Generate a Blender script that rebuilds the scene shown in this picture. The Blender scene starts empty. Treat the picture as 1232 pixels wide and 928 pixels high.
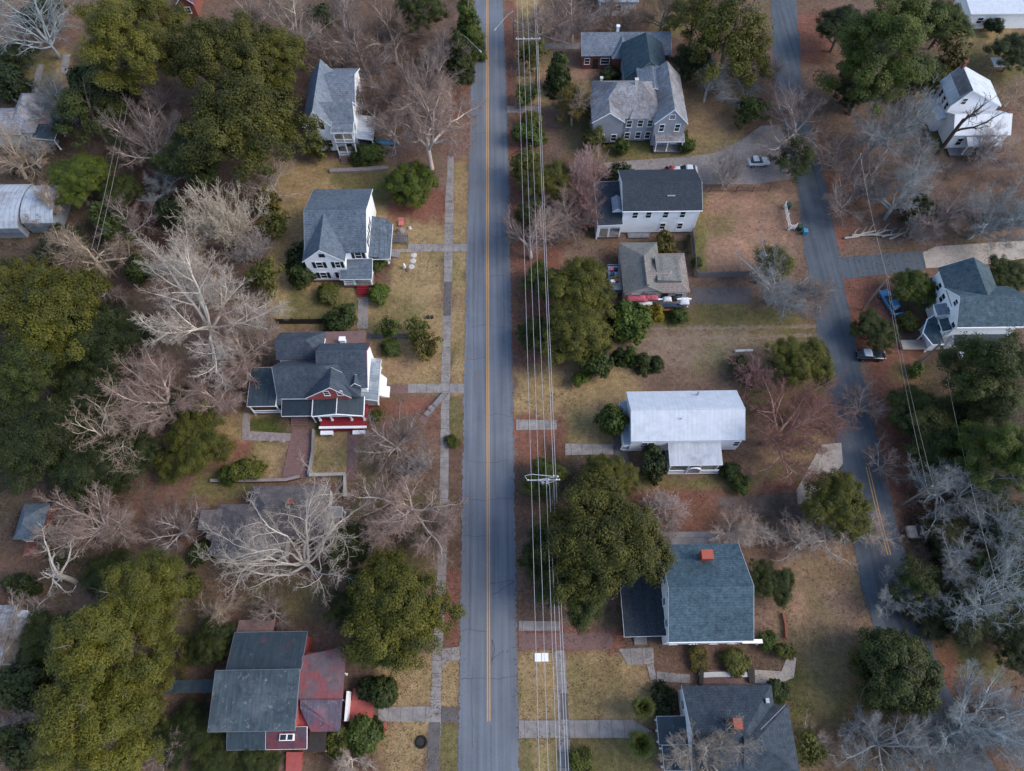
import bpy, math, random
import numpy as np
from mathutils import Vector, Matrix

R = math.radians
rnd = random.Random(7)
C = bpy.context.scene.collection
SC = bpy.context.scene

# ---------------------------------------------------------------- camera
F, CX, CY = 855.0, 616.0, 464.0          # focal length and centre in photo pixels (1232 x 928)
DEP, YAW, CAMH = R(63.5), R(0.87), 95.0
cam_d = bpy.data.cameras.new('camera')
cam = bpy.data.objects.new('camera', cam_d)
C.objects.link(cam)
cam_d.sensor_fit = 'HORIZONTAL'
cam_d.sensor_width = 36.0
cam_d.lens = F / 1232.0 * 36.0
cam_d.clip_start = 0.5
cam_d.clip_end = 5000
cam.location = (0, 0, CAMH)
cam.rotation_euler = (math.pi / 2 - DEP, 0, -YAW)
SC.camera = cam
MW = cam.rotation_euler.to_matrix()
EYE = Vector((0, 0, CAMH))


def P(px, py, z=0.0):
    """Point of the world at height z that the photo shows at pixel px, py."""
    d = MW @ Vector(((px - CX) / F, -(py - CY) / F, -1.0))
    return EYE + d * ((z - CAMH) / d.z)


def PX(px, py, z=0.0):
    return P(px, py, z).x


def PY(px, py, z=0.0):
    return P(px, py, z).y


FWD = MW @ Vector((0, 0, -1))


def mpp(p):
    """Metres per photo pixel at a point."""
    return (p - EYE).dot(FWD) / F


# ---------------------------------------------------------------- materials
def new_mat(name):
    m = bpy.data.materials.new(name)
    m.use_nodes = True
    nt = m.node_tree
    b = nt.nodes['Principled BSDF']
    return m, nt, b


class N:
    """Small helper for wiring nodes."""
    def __init__(self, nt):
        self.nt = nt

    def n(self, typ, **kw):
        x = self.nt.nodes.new(typ)
        for k, v in kw.items():
            setattr(x, k, v)
        return x

    def l(self, a, b):
        self.nt.links.new(a, b)

    def pos(self, scale=(1, 1, 1), rot=0.0, obj=False):
        if obj:
            s = self.n('ShaderNodeTexCoord').outputs['Object']
        else:
            s = self.n('ShaderNodeNewGeometry').outputs['Position']
        mp = self.n('ShaderNodeMapping')
        mp.inputs['Scale'].default_value = scale
        mp.inputs['Rotation'].default_value = (0, 0, rot)
        self.l(s, mp.inputs['Vector'])
        return mp.outputs['Vector']

    def noise(self, vec, scale, detail=4.0, rough=0.6):
        x = self.n('ShaderNodeTexNoise')
        x.inputs['Scale'].default_value = scale
        x.inputs['Detail'].default_value = detail
        x.inputs['Roughness'].default_value = rough
        self.l(vec, x.inputs['Vector'])
        return x.outputs['Fac']

    def ramp(self, fac, stops):
        r = self.n('ShaderNodeValToRGB')
        el = r.color_ramp.elements
        while len(el) < len(stops):
            el.new(0.5)
        for e, (p, c) in zip(el, stops):
            e.position = p
            e.color = (*c, 1) if len(c) == 3 else c
        self.l(fac, r.inputs['Fac'])
        return r.outputs['Color']

    def rng(self, fac, a, b, lo, hi):
        r = self.n('ShaderNodeMapRange')
        r.inputs[1].default_value = a
        r.inputs[2].default_value = b
        r.inputs[3].default_value = lo
        r.inputs[4].default_value = hi
        self.l(fac, r.inputs[0])
        return r.outputs[0]

    def mix(self, fac, a, b, mode='MIX'):
        x = self.n('ShaderNodeMix', data_type='RGBA', blend_type=mode)
        x.clamp_factor = True
        if isinstance(fac, (int, float)):
            x.inputs[0].default_value = fac
        else:
            self.l(fac, x.inputs[0])
        for i, v in ((6, a), (7, b)):
            if isinstance(v, (tuple, list)):
                x.inputs[i].default_value = (*v, 1) if len(v) == 3 else v
            else:
                self.l(v, x.inputs[i])
        return x.outputs[2]

    def math(self, op, a, b=0.0):
        x = self.n('ShaderNodeMath', operation=op)
        for i, v in ((0, a), (1, b)):
            if isinstance(v, (int, float)):
                x.inputs[i].default_value = v
            else:
                self.l(v, x.inputs[i])
        return x.outputs[0]

    def grey(self, v):
        c = self.n('ShaderNodeCombineColor')
        for i in range(3):
            self.l(v, c.inputs[i])
        return c.outputs[0]

    def bump(self, h, strength, dist, b):
        x = self.n('ShaderNodeBump')
        x.inputs['Strength'].default_value = strength
        x.inputs['Distance'].default_value = dist
        self.l(h, x.inputs['Height'])
        self.l(x.outputs['Normal'], b.inputs['Normal'])


def simple(name, col, rough=0.7, var=0.12, scale=2.0, metallic=0.0, stain=None, stain_scale=0.35, lines=None, line_amt=0.12, spec=0.3, bump=0.0, stain_lo=0.52, stain_hi=0.72):
    """Painted or weathered surface: base colour with two sizes of noise, optional stains, optional regular lines (axis, spacing)."""
    m, nt, b = new_mat(name)
    k = N(nt)
    b.inputs['Roughness'].default_value = rough
    b.inputs['Metallic'].default_value = metallic
    b.inputs['Specular IOR Level'].default_value = spec
    v = k.pos()
    n1 = k.noise(v, scale, 5, 0.65)
    n2 = k.noise(v, scale * 7, 3, 0.6)
    f = k.math('ADD', k.rng(n1, 0.25, 0.75, 1 - var, 1 + var), k.rng(n2, 0.25, 0.75, -var * 0.5, var * 0.5))
    c = k.mix(1.0, tuple(col), k.grey(f), 'MULTIPLY')
    if stain is not None:
        s = k.noise(v, stain_scale, 7, 0.7)
        c = k.mix(k.rng(s, stain_lo, stain_hi, 0, 0.85), c, tuple(stain))
    if lines is not None:
        ax, sp, wd = lines
        sep = k.n('ShaderNodeSeparateXYZ')
        k.l(v, sep.inputs[0])
        fr = k.math('FRACT', k.math('DIVIDE', sep.outputs[ax], sp))
        ln = k.math('LESS_THAN', fr, wd)
        c = k.mix(k.math('MULTIPLY', ln, line_amt), c, (0.01, 0.01, 0.012))
        if bump:
            k.bump(fr, 0.5, bump, b)
    k.l(c, b.inputs['Base Color'])
    return m


M = {}


def shingle(name, col, col2, streak=0.25, course=0.16, sx=1.0, sy=1.0):
    """Asphalt shingles: courses by height, per-tab flecks, weathered patches and run-off streaks."""
    m, nt, b = new_mat(name)
    k = N(nt)
    b.inputs['Roughness'].default_value = 0.85
    b.inputs['Specular IOR Level'].default_value = 0.25
    v = k.pos()
    patch = k.noise(v, 0.28, 6, 0.7)
    c = k.mix(k.rng(patch, 0.35, 0.68, 0, 1), tuple(col), tuple(col2))
    tabs = k.noise(k.pos((2.2 * sx, 2.2 * sy, 5)), 2.0, 2, 0.5)
    c = k.mix(1.0, c, k.grey(k.rng(tabs, 0.3, 0.7, 0.72, 1.28)), 'MULTIPLY')
    st = k.noise(k.pos((1.5 * sx, 1.5 * sy, 0.12)), 1.1, 4, 0.6)
    c = k.mix(1.0, c, k.grey(k.rng(st, 0.3, 0.7, 1 - streak, 1 + streak)), 'MULTIPLY')
    sep = k.n('ShaderNodeSeparateXYZ')
    k.l(v, sep.inputs[0])
    fr = k.math('FRACT', k.math('DIVIDE', sep.outputs[2], course))
    c = k.mix(k.math('MULTIPLY', k.math('LESS_THAN', fr, 0.22), 0.22), c, (0.01, 0.01, 0.012))
    k.l(c, b.inputs['Base Color'])
    return m


def seam_metal(name, col, axis, rust=None, rust_lo=0.55, rust_hi=0.7, spacing=0.5, rough=0.45, metallic=0.35, streak=0.15, spots=None, seam=0.3):
    """Painted sheet metal with raised seams every half metre, streaks running down the slope and rust or dirt patches."""
    m, nt, b = new_mat(name)
    k = N(nt)
    b.inputs['Roughness'].default_value = rough
    b.inputs['Metallic'].default_value = metallic
    v = k.pos()
    sc = (2.2, 0.16, 0.16) if axis == 0 else (0.16, 2.2, 0.16)
    st = k.noise(k.pos(sc), 1.6, 5, 0.65)
    c = k.mix(1.0, tuple(col), k.grey(k.rng(st, 0.25, 0.75, 1 - streak, 1 + streak)), 'MULTIPLY')
    n = k.noise(v, 1.1, 6, 0.7)
    c = k.mix(1.0, c, k.grey(k.rng(n, 0.25, 0.75, 0.85, 1.15)), 'MULTIPLY')
    if rust is not None:
        s = k.noise(v, 0.33, 8, 0.72)
        c = k.mix(k.rng(s, rust_lo, rust_hi, 0, 0.9), c, tuple(rust))
    if spots is not None:
        s2 = k.noise(v, 1.5, 6, 0.75)
        c = k.mix(k.rng(s2, 0.57, 0.68, 0, 0.8), c, tuple(spots))
        s3 = k.noise(k.pos((1, 1, 1), 0.7), 0.8, 6, 0.75)
        c = k.mix(k.rng(s3, 0.54, 0.66, 0, 0.75), c, (0.022, 0.026, 0.032))
    sep = k.n('ShaderNodeSeparateXYZ')
    k.l(v, sep.inputs[0])
    fr = k.math('FRACT', k.math('DIVIDE', sep.outputs[axis], spacing))
    c = k.mix(k.math('MULTIPLY', k.math('LESS_THAN', fr, 0.12), seam), c, (0.03, 0.03, 0.035))
    k.l(c, b.inputs['Base Color'])
    rr = k.rng(n, 0.3, 0.7, rough - 0.12, rough + 0.2)
    k.l(rr, b.inputs['Roughness'])
    return m


WHITE = (0.62, 0.63, 0.66)
M['white_siding'] = simple('white_siding', (0.84, 0.84, 0.85), 0.6, 0.05, 1.2, lines=(2, 0.2, 0.14), line_amt=0.12, stain=(0.40, 0.39, 0.37), stain_scale=0.5, stain_lo=0.55, stain_hi=0.85)
M['white_paint'] = simple('white_paint', (0.82, 0.82, 0.83), 0.55, 0.06, 3)
M['cream_siding'] = simple('cream_siding', (0.5, 0.48, 0.44), 0.6, 0.08, 1.2, lines=(2, 0.2, 0.14), line_amt=0.15)
M['grey_siding'] = simple('grey_siding', (0.30, 0.31, 0.34), 0.65, 0.1, 1.0, lines=(2, 0.2, 0.14), line_amt=0.15, stain=(0.20, 0.19, 0.19), stain_scale=0.5)
M['red_paint'] = simple('red_paint', (0.22, 0.018, 0.025), 0.55, 0.2, 2)
M['faded_red'] = simple('faded_red', (0.36, 0.085, 0.075), 0.6, 0.2, 2, lines=(0, 0.16, 0.15), line_amt=0.3)
M['brick'] = simple('brick', (0.22, 0.075, 0.055), 0.85, 0.3, 6, lines=(2, 0.08, 0.2), line_amt=0.25)
M['brick_orange'] = simple('brick_orange', (0.34, 0.085, 0.055), 0.85, 0.25, 6, lines=(2, 0.08, 0.2), line_amt=0.2)
M['brick_paving'] = simple('brick_paving', (0.17, 0.10, 0.09), 0.9, 0.35, 5, stain=(0.09, 0.06, 0.055), stain_scale=0.6)
M['glass'] = simple('glass', (0.018, 0.024, 0.03), 0.12, 0.3, 0.8, spec=0.6)
M['shutter'] = simple('shutter', (0.012, 0.014, 0.017), 0.6, 0.2, 5)
M['wood_grey'] = simple('wood_grey', (0.2, 0.19, 0.185), 0.85, 0.25, 3, lines=(0, 0.15, 0.12), line_amt=0.4)
M['wood_brown'] = simple('wood_brown', (0.12, 0.07, 0.05), 0.85, 0.3, 3, lines=(0, 0.15, 0.12), line_amt=0.4)
M['dark_wood'] = simple('dark_wood', (0.035, 0.028, 0.025), 0.8, 0.3, 3)
M['shingle_grey'] = shingle('shingle_grey', (0.165, 0.19, 0.225), (0.12, 0.145, 0.18))
M['shingle_blue'] = shingle('shingle_blue', (0.105, 0.13, 0.16), (0.072, 0.095, 0.122))
M['shingle_slate'] = shingle('shingle_slate', (0.062, 0.078, 0.10), (0.036, 0.048, 0.065))
M['shingle_black'] = shingle('shingle_black', (0.026, 0.035, 0.047), (0.036, 0.044, 0.055), 0.15)
M['shingle_teal'] = shingle('shingle_teal', (0.064, 0.102, 0.126), (0.038, 0.068, 0.088), 0.35)
M['shingle_dark'] = shingle('shingle_dark', (0.046, 0.06, 0.077), (0.032, 0.043, 0.057), 0.3)
M['shingle_tent'] = shingle('shingle_tent', (0.032, 0.062, 0.078), (0.06, 0.085, 0.10), 0.3)
M['shingle_brown'] = shingle('shingle_brown', (0.155, 0.128, 0.118), (0.10, 0.085, 0.082), 0.25)
M['shingle_moss'] = shingle('shingle_moss', (0.185, 0.18, 0.165), (0.14, 0.145, 0.13), 0.15)
M['shingle_tan'] = shingle('shingle_tan', (0.25, 0.205, 0.185), (0.19, 0.165, 0.15), 0.15)
M['shingle_old'] = shingle('shingle_old', (0.25, 0.26, 0.285), (0.16, 0.14, 0.14), 0.3)
M['metal_white'] = seam_metal('metal_white', (0.50, 0.53, 0.58), 0, (0.38, 0.40, 0.44), 0.55, 0.8, 0.6, 0.55, 0.1, 0.07, None, 0.1)
M['metal_white_porch'] = seam_metal('metal_white_porch', (0.40, 0.42, 0.46), 0, (0.20, 0.21, 0.23), 0.5, 0.72, 0.6, 0.55, 0.1, 0.2, None, 0.1)
M['metal_pale'] = seam_metal('metal_pale', (0.50, 0.53, 0.57), 1, (0.24, 0.245, 0.25), 0.48, 0.72, 0.6, 0.5, 0.15, 0.2)
M['metal_bluegrey'] = seam_metal('metal_bluegrey', (0.24, 0.275, 0.32), 0, (0.17, 0.18, 0.19), 0.55, 0.75, 0.5, 0.5, 0.2)
M['metal_annex'] = seam_metal('metal_annex', (0.24, 0.28, 0.33), 1, (0.16, 0.17, 0.18), 0.5, 0.7, 0.5, 0.5, 0.2)
M['metal_teal'] = seam_metal('metal_teal', (0.046, 0.066, 0.077), 0, (0.115, 0.135, 0.145), 0.47, 0.72, 0.9, 0.5, 0.15, 0.5, (0.24, 0.25, 0.255))
M['metal_teal_dark'] = seam_metal('metal_teal_dark', (0.028, 0.045, 0.056), 0, (0.10, 0.035, 0.04), 0.56, 0.74, 0.6, 0.5, 0.15, 0.4, (0.075, 0.095, 0.10))
M['metal_red'] = seam_metal('metal_red', (0.15, 0.018, 0.026), 0, (0.06, 0.05, 0.065), 0.42, 0.56, 0.35, 0.55, 0.1, 0.4, (0.24, 0.06, 0.065))
M['metal_plum'] = seam_metal('metal_plum', (0.060, 0.050, 0.078), 0, (0.18, 0.04, 0.05), 0.48, 0.64, 0.35, 0.55, 0.15, 0.5, (0.17, 0.15, 0.17))
M['metal_shed'] = seam_metal('metal_shed', (0.42, 0.45, 0.49), 0, (0.24, 0.21, 0.2), 0.5, 0.7, 0.8, 0.5, 0.25, 0.25)
M['metal_porch'] = seam_metal('metal_porch', (0.17, 0.20, 0.22), 1, (0.42, 0.44, 0.46), 0.5, 0.62, 0.4, 0.5, 0.2, 0.5)
M['concrete'] = simple('concrete', (0.265, 0.24, 0.225), 0.9, 0.15, 1.5, stain=(0.13, 0.115, 0.11), stain_scale=0.6, stain_lo=0.42, lines=(1, 1.5, 0.04), line_amt=0.5)
M['concrete_walk'] = simple('concrete_walk', (0.265, 0.24, 0.225), 0.9, 0.18, 1.5, stain=(0.13, 0.115, 0.11), stain_scale=0.6, stain_lo=0.42, lines=(0, 1.5, 0.04), line_amt=0.5)
M['concrete_dark'] = simple('concrete_dark', (0.115, 0.10, 0.098), 0.9, 0.2, 1.5, stain=(0.085, 0.08, 0.08), stain_scale=0.6, stain_lo=0.45)
M['concrete_pale'] = simple('concrete_pale', (0.37, 0.32, 0.275), 0.9, 0.15, 1.2, stain=(0.22, 0.19, 0.165), stain_scale=0.4, stain_lo=0.48)
M['dirt_gravel'] = simple('dirt_gravel', (0.15, 0.108, 0.092), 0.95, 0.3, 2.5, stain=(0.085, 0.06, 0.05), stain_scale=0.35, stain_lo=0.42)
M['gravel'] = simple('gravel', (0.25, 0.225, 0.215), 0.95, 0.25, 2.5, stain=(0.15, 0.115, 0.10), stain_scale=0.25, stain_lo=0.42)
M['yellow_line'] = simple('yellow_line', (0.60, 0.31, 0.075), 0.7, 0.2, 4, stain=(0.24, 0.16, 0.09), stain_scale=2.0, stain_lo=0.48, stain_hi=0.9)
M['tar'] = simple('tar', (0.055, 0.055, 0.06), 0.7, 0.2, 3)
M['rubber'] = simple('rubber', (0.012, 0.012, 0.013), 0.8, 0.1, 3)
M['steel'] = simple('steel', (0.35, 0.36, 0.38), 0.4, 0.1, 3, metallic=0.6)
M['wire_thin'] = simple('wire_thin', (0.30, 0.28, 0.25), 0.6, 0.1, 1.0)
M['wire'] = simple('wire', (0.46, 0.46, 0.48), 0.45, 0.1, 1.0, metallic=0.2)
M['pole_wood'] = simple('pole_wood', (0.20, 0.165, 0.14), 0.85, 0.25, 3)
M['blue_plastic'] = simple('blue_plastic', (0.06, 0.22, 0.34), 0.5, 0.15, 2)
M['blue_car'] = simple('blue_car', (0.05, 0.20, 0.36), 0.25, 0.1, 2, spec=0.6)
M['black_car'] = simple('black_car', (0.010, 0.016, 0.028), 0.2, 0.1, 2, spec=0.6)
M['white_car'] = simple('white_car', (0.62, 0.64, 0.66), 0.25, 0.04, 2, spec=0.6)
M['red_car'] = simple('red_car', (0.35, 0.03, 0.04), 0.3, 0.1, 2, spec=0.6)
M['tan_car'] = simple('tan_car', (0.30, 0.24, 0.19), 0.4, 0.1, 2, spec=0.5)
M['lamp'] = simple('lamp', (0.8, 0.3, 0.2), 0.3, 0.1, 2)
M['lamp_clear'] = simple('lamp_clear', (0.7, 0.7, 0.68), 0.15, 0.1, 2)
M['pink_plastic'] = simple('pink_plastic', (0.50, 0.16, 0.14), 0.55, 0.15, 2)
M['stone_pale'] = simple('stone_pale', (0.48, 0.46, 0.44), 0.9, 0.2, 3)
M['stone'] = simple('stone', (0.24, 0.20, 0.19), 0.9, 0.3, 2)
M['cloth_navy'] = simple('cloth_navy', (0.03, 0.045, 0.08), 0.9, 0.3, 2)
M['cloth_pink'] = simple('cloth_pink', (0.40, 0.09, 0.12), 0.9, 0.5, 2, stain=(0.14, 0.02, 0.03), stain_scale=1.2)
M['cloth_white'] = simple('cloth_white', (0.58, 0.57, 0.58), 0.9, 0.15, 2)
M['orange_wood'] = simple('orange_wood', (0.32, 0.13, 0.06), 0.8, 0.3, 3)
M['green_bin'] = simple('green_bin', (0.02, 0.06, 0.035), 0.5, 0.1, 2)


def leaf_mat(name, dark, light, var=0.35, clump=0.45):
    """Foliage: each leaf its own tone, larger clumps light and dark, all multiplied by the object's colour."""
    m, nt, b = new_mat(name)
    k = N(nt)
    b.inputs['Roughness'].default_value = 0.62
    b.inputs['Specular IOR Level'].default_value = 0.25
    oi = k.n('ShaderNodeObjectInfo')
    g = k.n('ShaderNodeNewGeometry')
    v = k.pos(obj=True)
    cl = k.noise(v, clump, 3, 0.6)
    c = k.mix(k.rng(cl, 0.3, 0.7, 0, 1), tuple(dark), tuple(light))
    c = k.mix(1.0, c, k.grey(k.rng(g.outputs['Random Per Island'], 0, 1, 1 - var, 1 + var)), 'MULTIPLY')
    c = k.mix(1.0, c, oi.outputs['Color'], 'MULTIPLY')
    k.l(c, b.inputs['Base Color'])
    return m


def bark_mat(name, base):
    m, nt, b = new_mat(name)
    k = N(nt)
    b.inputs['Roughness'].default_value = 0.9
    b.inputs['Specular IOR Level'].default_value = 0.15
    oi = k.n('ShaderNodeObjectInfo')
    n = k.noise(k.pos(obj=True), 1.3, 5, 0.65)
    c = k.mix(1.0, tuple(base), k.grey(k.rng(n, 0.25, 0.75, 0.65, 1.35)), 'MULTIPLY')
    c = k.mix(1.0, c, oi.outputs['Color'], 'MULTIPLY')
    k.l(c, b.inputs['Base Color'])
    return m


M['leaf'] = leaf_mat('leaf', (0.027, 0.034, 0.006), (0.098, 0.098, 0.015), 0.28)
M['leaf_shrub'] = leaf_mat('leaf_shrub', (0.028, 0.037, 0.007), (0.085, 0.093, 0.015), 0.28, 1.2)
M['bark'] = bark_mat('bark', (0.15, 0.12, 0.10))
M['bare_bark'] = bark_mat('bare_bark', (1, 1, 1))


def asphalt(name, col):
    m, nt, b = new_mat(name)
    k = N(nt)
    b.inputs['Roughness'].default_value = 0.8
    b.inputs['Specular IOR Level'].default_value = 0.3
    v = k.pos()
    big = k.noise(v, 0.12, 5, 0.65)
    long = k.noise(k.pos((1.3, 0.03, 1)), 1.0, 3, 0.6)
    fine = k.noise(v, 7.0, 4, 0.7)
    f = k.math('ADD', k.rng(big, 0.3, 0.7, 0.85, 1.15), k.rng(long, 0.3, 0.7, -0.24, 0.24))
    f = k.math('ADD', f, k.rng(fine, 0.3, 0.7, -0.1, 0.1))
    c = k.mix(1.0, tuple(col), k.grey(f), 'MULTIPLY')
    dust = k.noise(v, 0.5, 6, 0.7)
    c = k.mix(k.rng(dust, 0.52, 0.75, 0, 0.4), c, (0.16, 0.15, 0.155))
    k.l(c, b.inputs['Base Color'])
    k.bump(fine, 0.25, 0.02, b)
    return m


M['asphalt'] = asphalt('asphalt', (0.134, 0.148, 0.172))
M['asphalt_side'] = asphalt('asphalt_side', (0.070, 0.085, 0.102))


# ---------------------------------------------------------------- mesh helpers
class MB:
    def __init__(self):
        self.v, self.f = [], []

    def add(self, verts, faces):
        o = len(self.v)
        self.v += [tuple(p) for p in verts]
        self.f += [tuple(i + o for i in f) for f in faces]
        return self

    def box(self, x0, x1, y0, y1, z0, z1):
        x0, x1 = min(x0, x1), max(x0, x1)
        y0, y1 = min(y0, y1), max(y0, y1)
        return self.add([(x0, y0, z0), (x1, y0, z0), (x1, y1, z0), (x0, y1, z0), (x0, y0, z1), (x1, y0, z1), (x1, y1, z1), (x0, y1, z1)],
                        [(3, 2, 1, 0), (4, 5, 6, 7), (0, 1, 5, 4), (1, 2, 6, 5), (2, 3, 7, 6), (3, 0, 4, 7)])

    def shell(self, verts, faces, th):
        """Top surface given by verts and faces (counter-clockwise from above), made th thick downwards."""
        n = len(verts)
        vv = list(verts) + [(p[0], p[1], p[2] - th) for p in verts]
        ff = list(faces) + [tuple(i + n for i in reversed(f)) for f in faces]
        edges = {}
        for f in faces:
            for a, b in zip(f, f[1:] + f[:1]):
                edges[(a, b)] = 1
        for (a, b) in edges:
            if (b, a) not in edges:
                ff.append((b, a, a + n, b + n))
        return self.add(vv, ff)

    def tube(self, pts, rad, k=6, caps=True):
        pts = [Vector(p) for p in pts]
        if isinstance(rad, (int, float)):
            rad = [rad] * len(pts)
        o = len(self.v)
        for i, p in enumerate(pts):
            d = (pts[min(i + 1, len(pts) - 1)] - pts[max(i - 1, 0)]).normalized()
            a = d.cross(Vector((0.13, 0.21, 0.97)) if abs(d.z) < 0.9 else Vector((1, 0.1, 0))).normalized()
            b = d.cross(a)
            for j in range(k):
                t = 2 * math.pi * j / k
                self.v.append(tuple(p + (a * math.cos(t) + b * math.sin(t)) * rad[i]))
        for i in range(len(pts) - 1):
            for j in range(k):
                q = (j + 1) % k
                self.f.append((o + i * k + j, o + i * k + q, o + (i + 1) * k + q, o + (i + 1) * k + j))
        if caps:
            self.f.append(tuple(o + j for j in reversed(range(k))))
            self.f.append(tuple(o + (len(pts) - 1) * k + j for j in range(k)))
        return self

    def loft(self, secs, k=16, e=4.0):
        """Superellipse sections (x, half width, z0, z1) along x with closed ends."""
        o = len(self.v)
        for (x, hw, z0, z1) in secs:
            for j in range(k):
                t = 2 * math.pi * (j + 0.5) / k
                c, s = math.cos(t), math.sin(t)
                self.v.append((x, hw * math.copysign(abs(c) ** (2 / e), c), (z0 + z1) / 2 + (z1 - z0) / 2 * math.copysign(abs(s) ** (2 / e), s)))
        n = len(secs)
        for i in range(n - 1):
            for j in range(k):
                q = (j + 1) % k
                self.f.append((o + i * k + j, o + i * k + q, o + (i + 1) * k + q, o + (i + 1) * k + j))
        self.f.append(tuple(o + j for j in reversed(range(k))))
        self.f.append(tuple(o + (n - 1) * k + j for j in range(k)))
        return self

    def xf(self, mat):
        self.v = [tuple(mat @ Vector(p)) for p in self.v]
        return self

    def build(self, name, mat, parent=None, off=None, smooth=False):
        off = off or (0, 0, 0)
        me = bpy.data.meshes.new(name)
        me.from_pydata([(a - off[0], b - off[1], c - off[2]) for a, b, c in self.v], [], self.f)
        me.materials.append(M[mat] if isinstance(mat, str) else mat)
        if smooth:
            me.polygons.foreach_set('use_smooth', [True] * len(me.polygons))
        me.update()
        o = bpy.data.objects.new(name, me)
        C.objects.link(o)
        if parent:
            o.parent = parent
        return o


LABELS = {}


def tag(o, label, cat, group=None):
    o['label'] = label
    o['category'] = cat
    if group:
        o['group'] = group
    LABELS.setdefault(label, []).append(o.name)
    return o


class Thing:
    def __init__(self, name, label, cat, loc, group=None):
        self.loc = (loc[0], loc[1], loc[2] if len(loc) > 2 else 0.0)
        self.o = bpy.data.objects.new(name, None)
        self.o.location = self.loc
        self.o.empty_display_size = 0.5
        C.objects.link(self.o)
        tag(self.o, label, cat, group)

    def part(self, name, mb, mat, parent=None, smooth=False, label=None):
        p = mb.build(name, mat, parent or self.o, self.loc, smooth)
        if label:
            p['label'] = label
        return p


def mesh_thing(name, mb, mat, label, cat, loc, group=None, smooth=False):
    o = mb.build(name, mat, None, (loc[0], loc[1], loc[2] if len(loc) > 2 else 0), smooth)
    o.location = (loc[0], loc[1], loc[2] if len(loc) > 2 else 0)
    return tag(o, label, cat, group)


def structure(name, mb, mat):
    o = mb.build(name, mat)
    o['kind'] = 'structure'
    return o
M['log'] = simple('log', (0.36, 0.32, 0.28), 0.9, 0.25, 3)

# ---------------------------------------------------------------- ground
def vnoise(x, y, s, seed):
    """Smooth value noise with numpy."""
    x, y = x / s, y / s
    xi, yi = np.floor(x).astype(int), np.floor(y).astype(int)
    fx, fy = x - xi, y - yi
    fx, fy = fx * fx * (3 - 2 * fx), fy * fy * (3 - 2 * fy)

    def h(a, b):
        n = (a * 374761393 + b * 668265263 + seed * 974711) & 0x7fffffff
        n = ((n ^ (n >> 13)) * 1274126177) & 0x7fffffff
        return ((n ^ (n >> 16)) & 0xffff) / 65535.0
    return (h(xi, yi) * (1 - fx) + h(xi + 1, yi) * fx) * (1 - fy) + (h(xi, yi + 1) * (1 - fx) + h(xi + 1, yi + 1) * fx) * fy


TAN = (0.275, 0.192, 0.098)
OLV = (0.142, 0.12, 0.05)
GRN = (0.062, 0.07, 0.02)
BRN = (0.132, 0.081, 0.057)
LIT = (0.172, 0.115, 0.087)
RED = (0.185, 0.082, 0.058)
PNK = (0.295, 0.175, 0.118)
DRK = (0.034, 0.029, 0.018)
MAR = (0.065, 0.026, 0.021)
DRY = (0.215, 0.158, 0.115)

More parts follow.
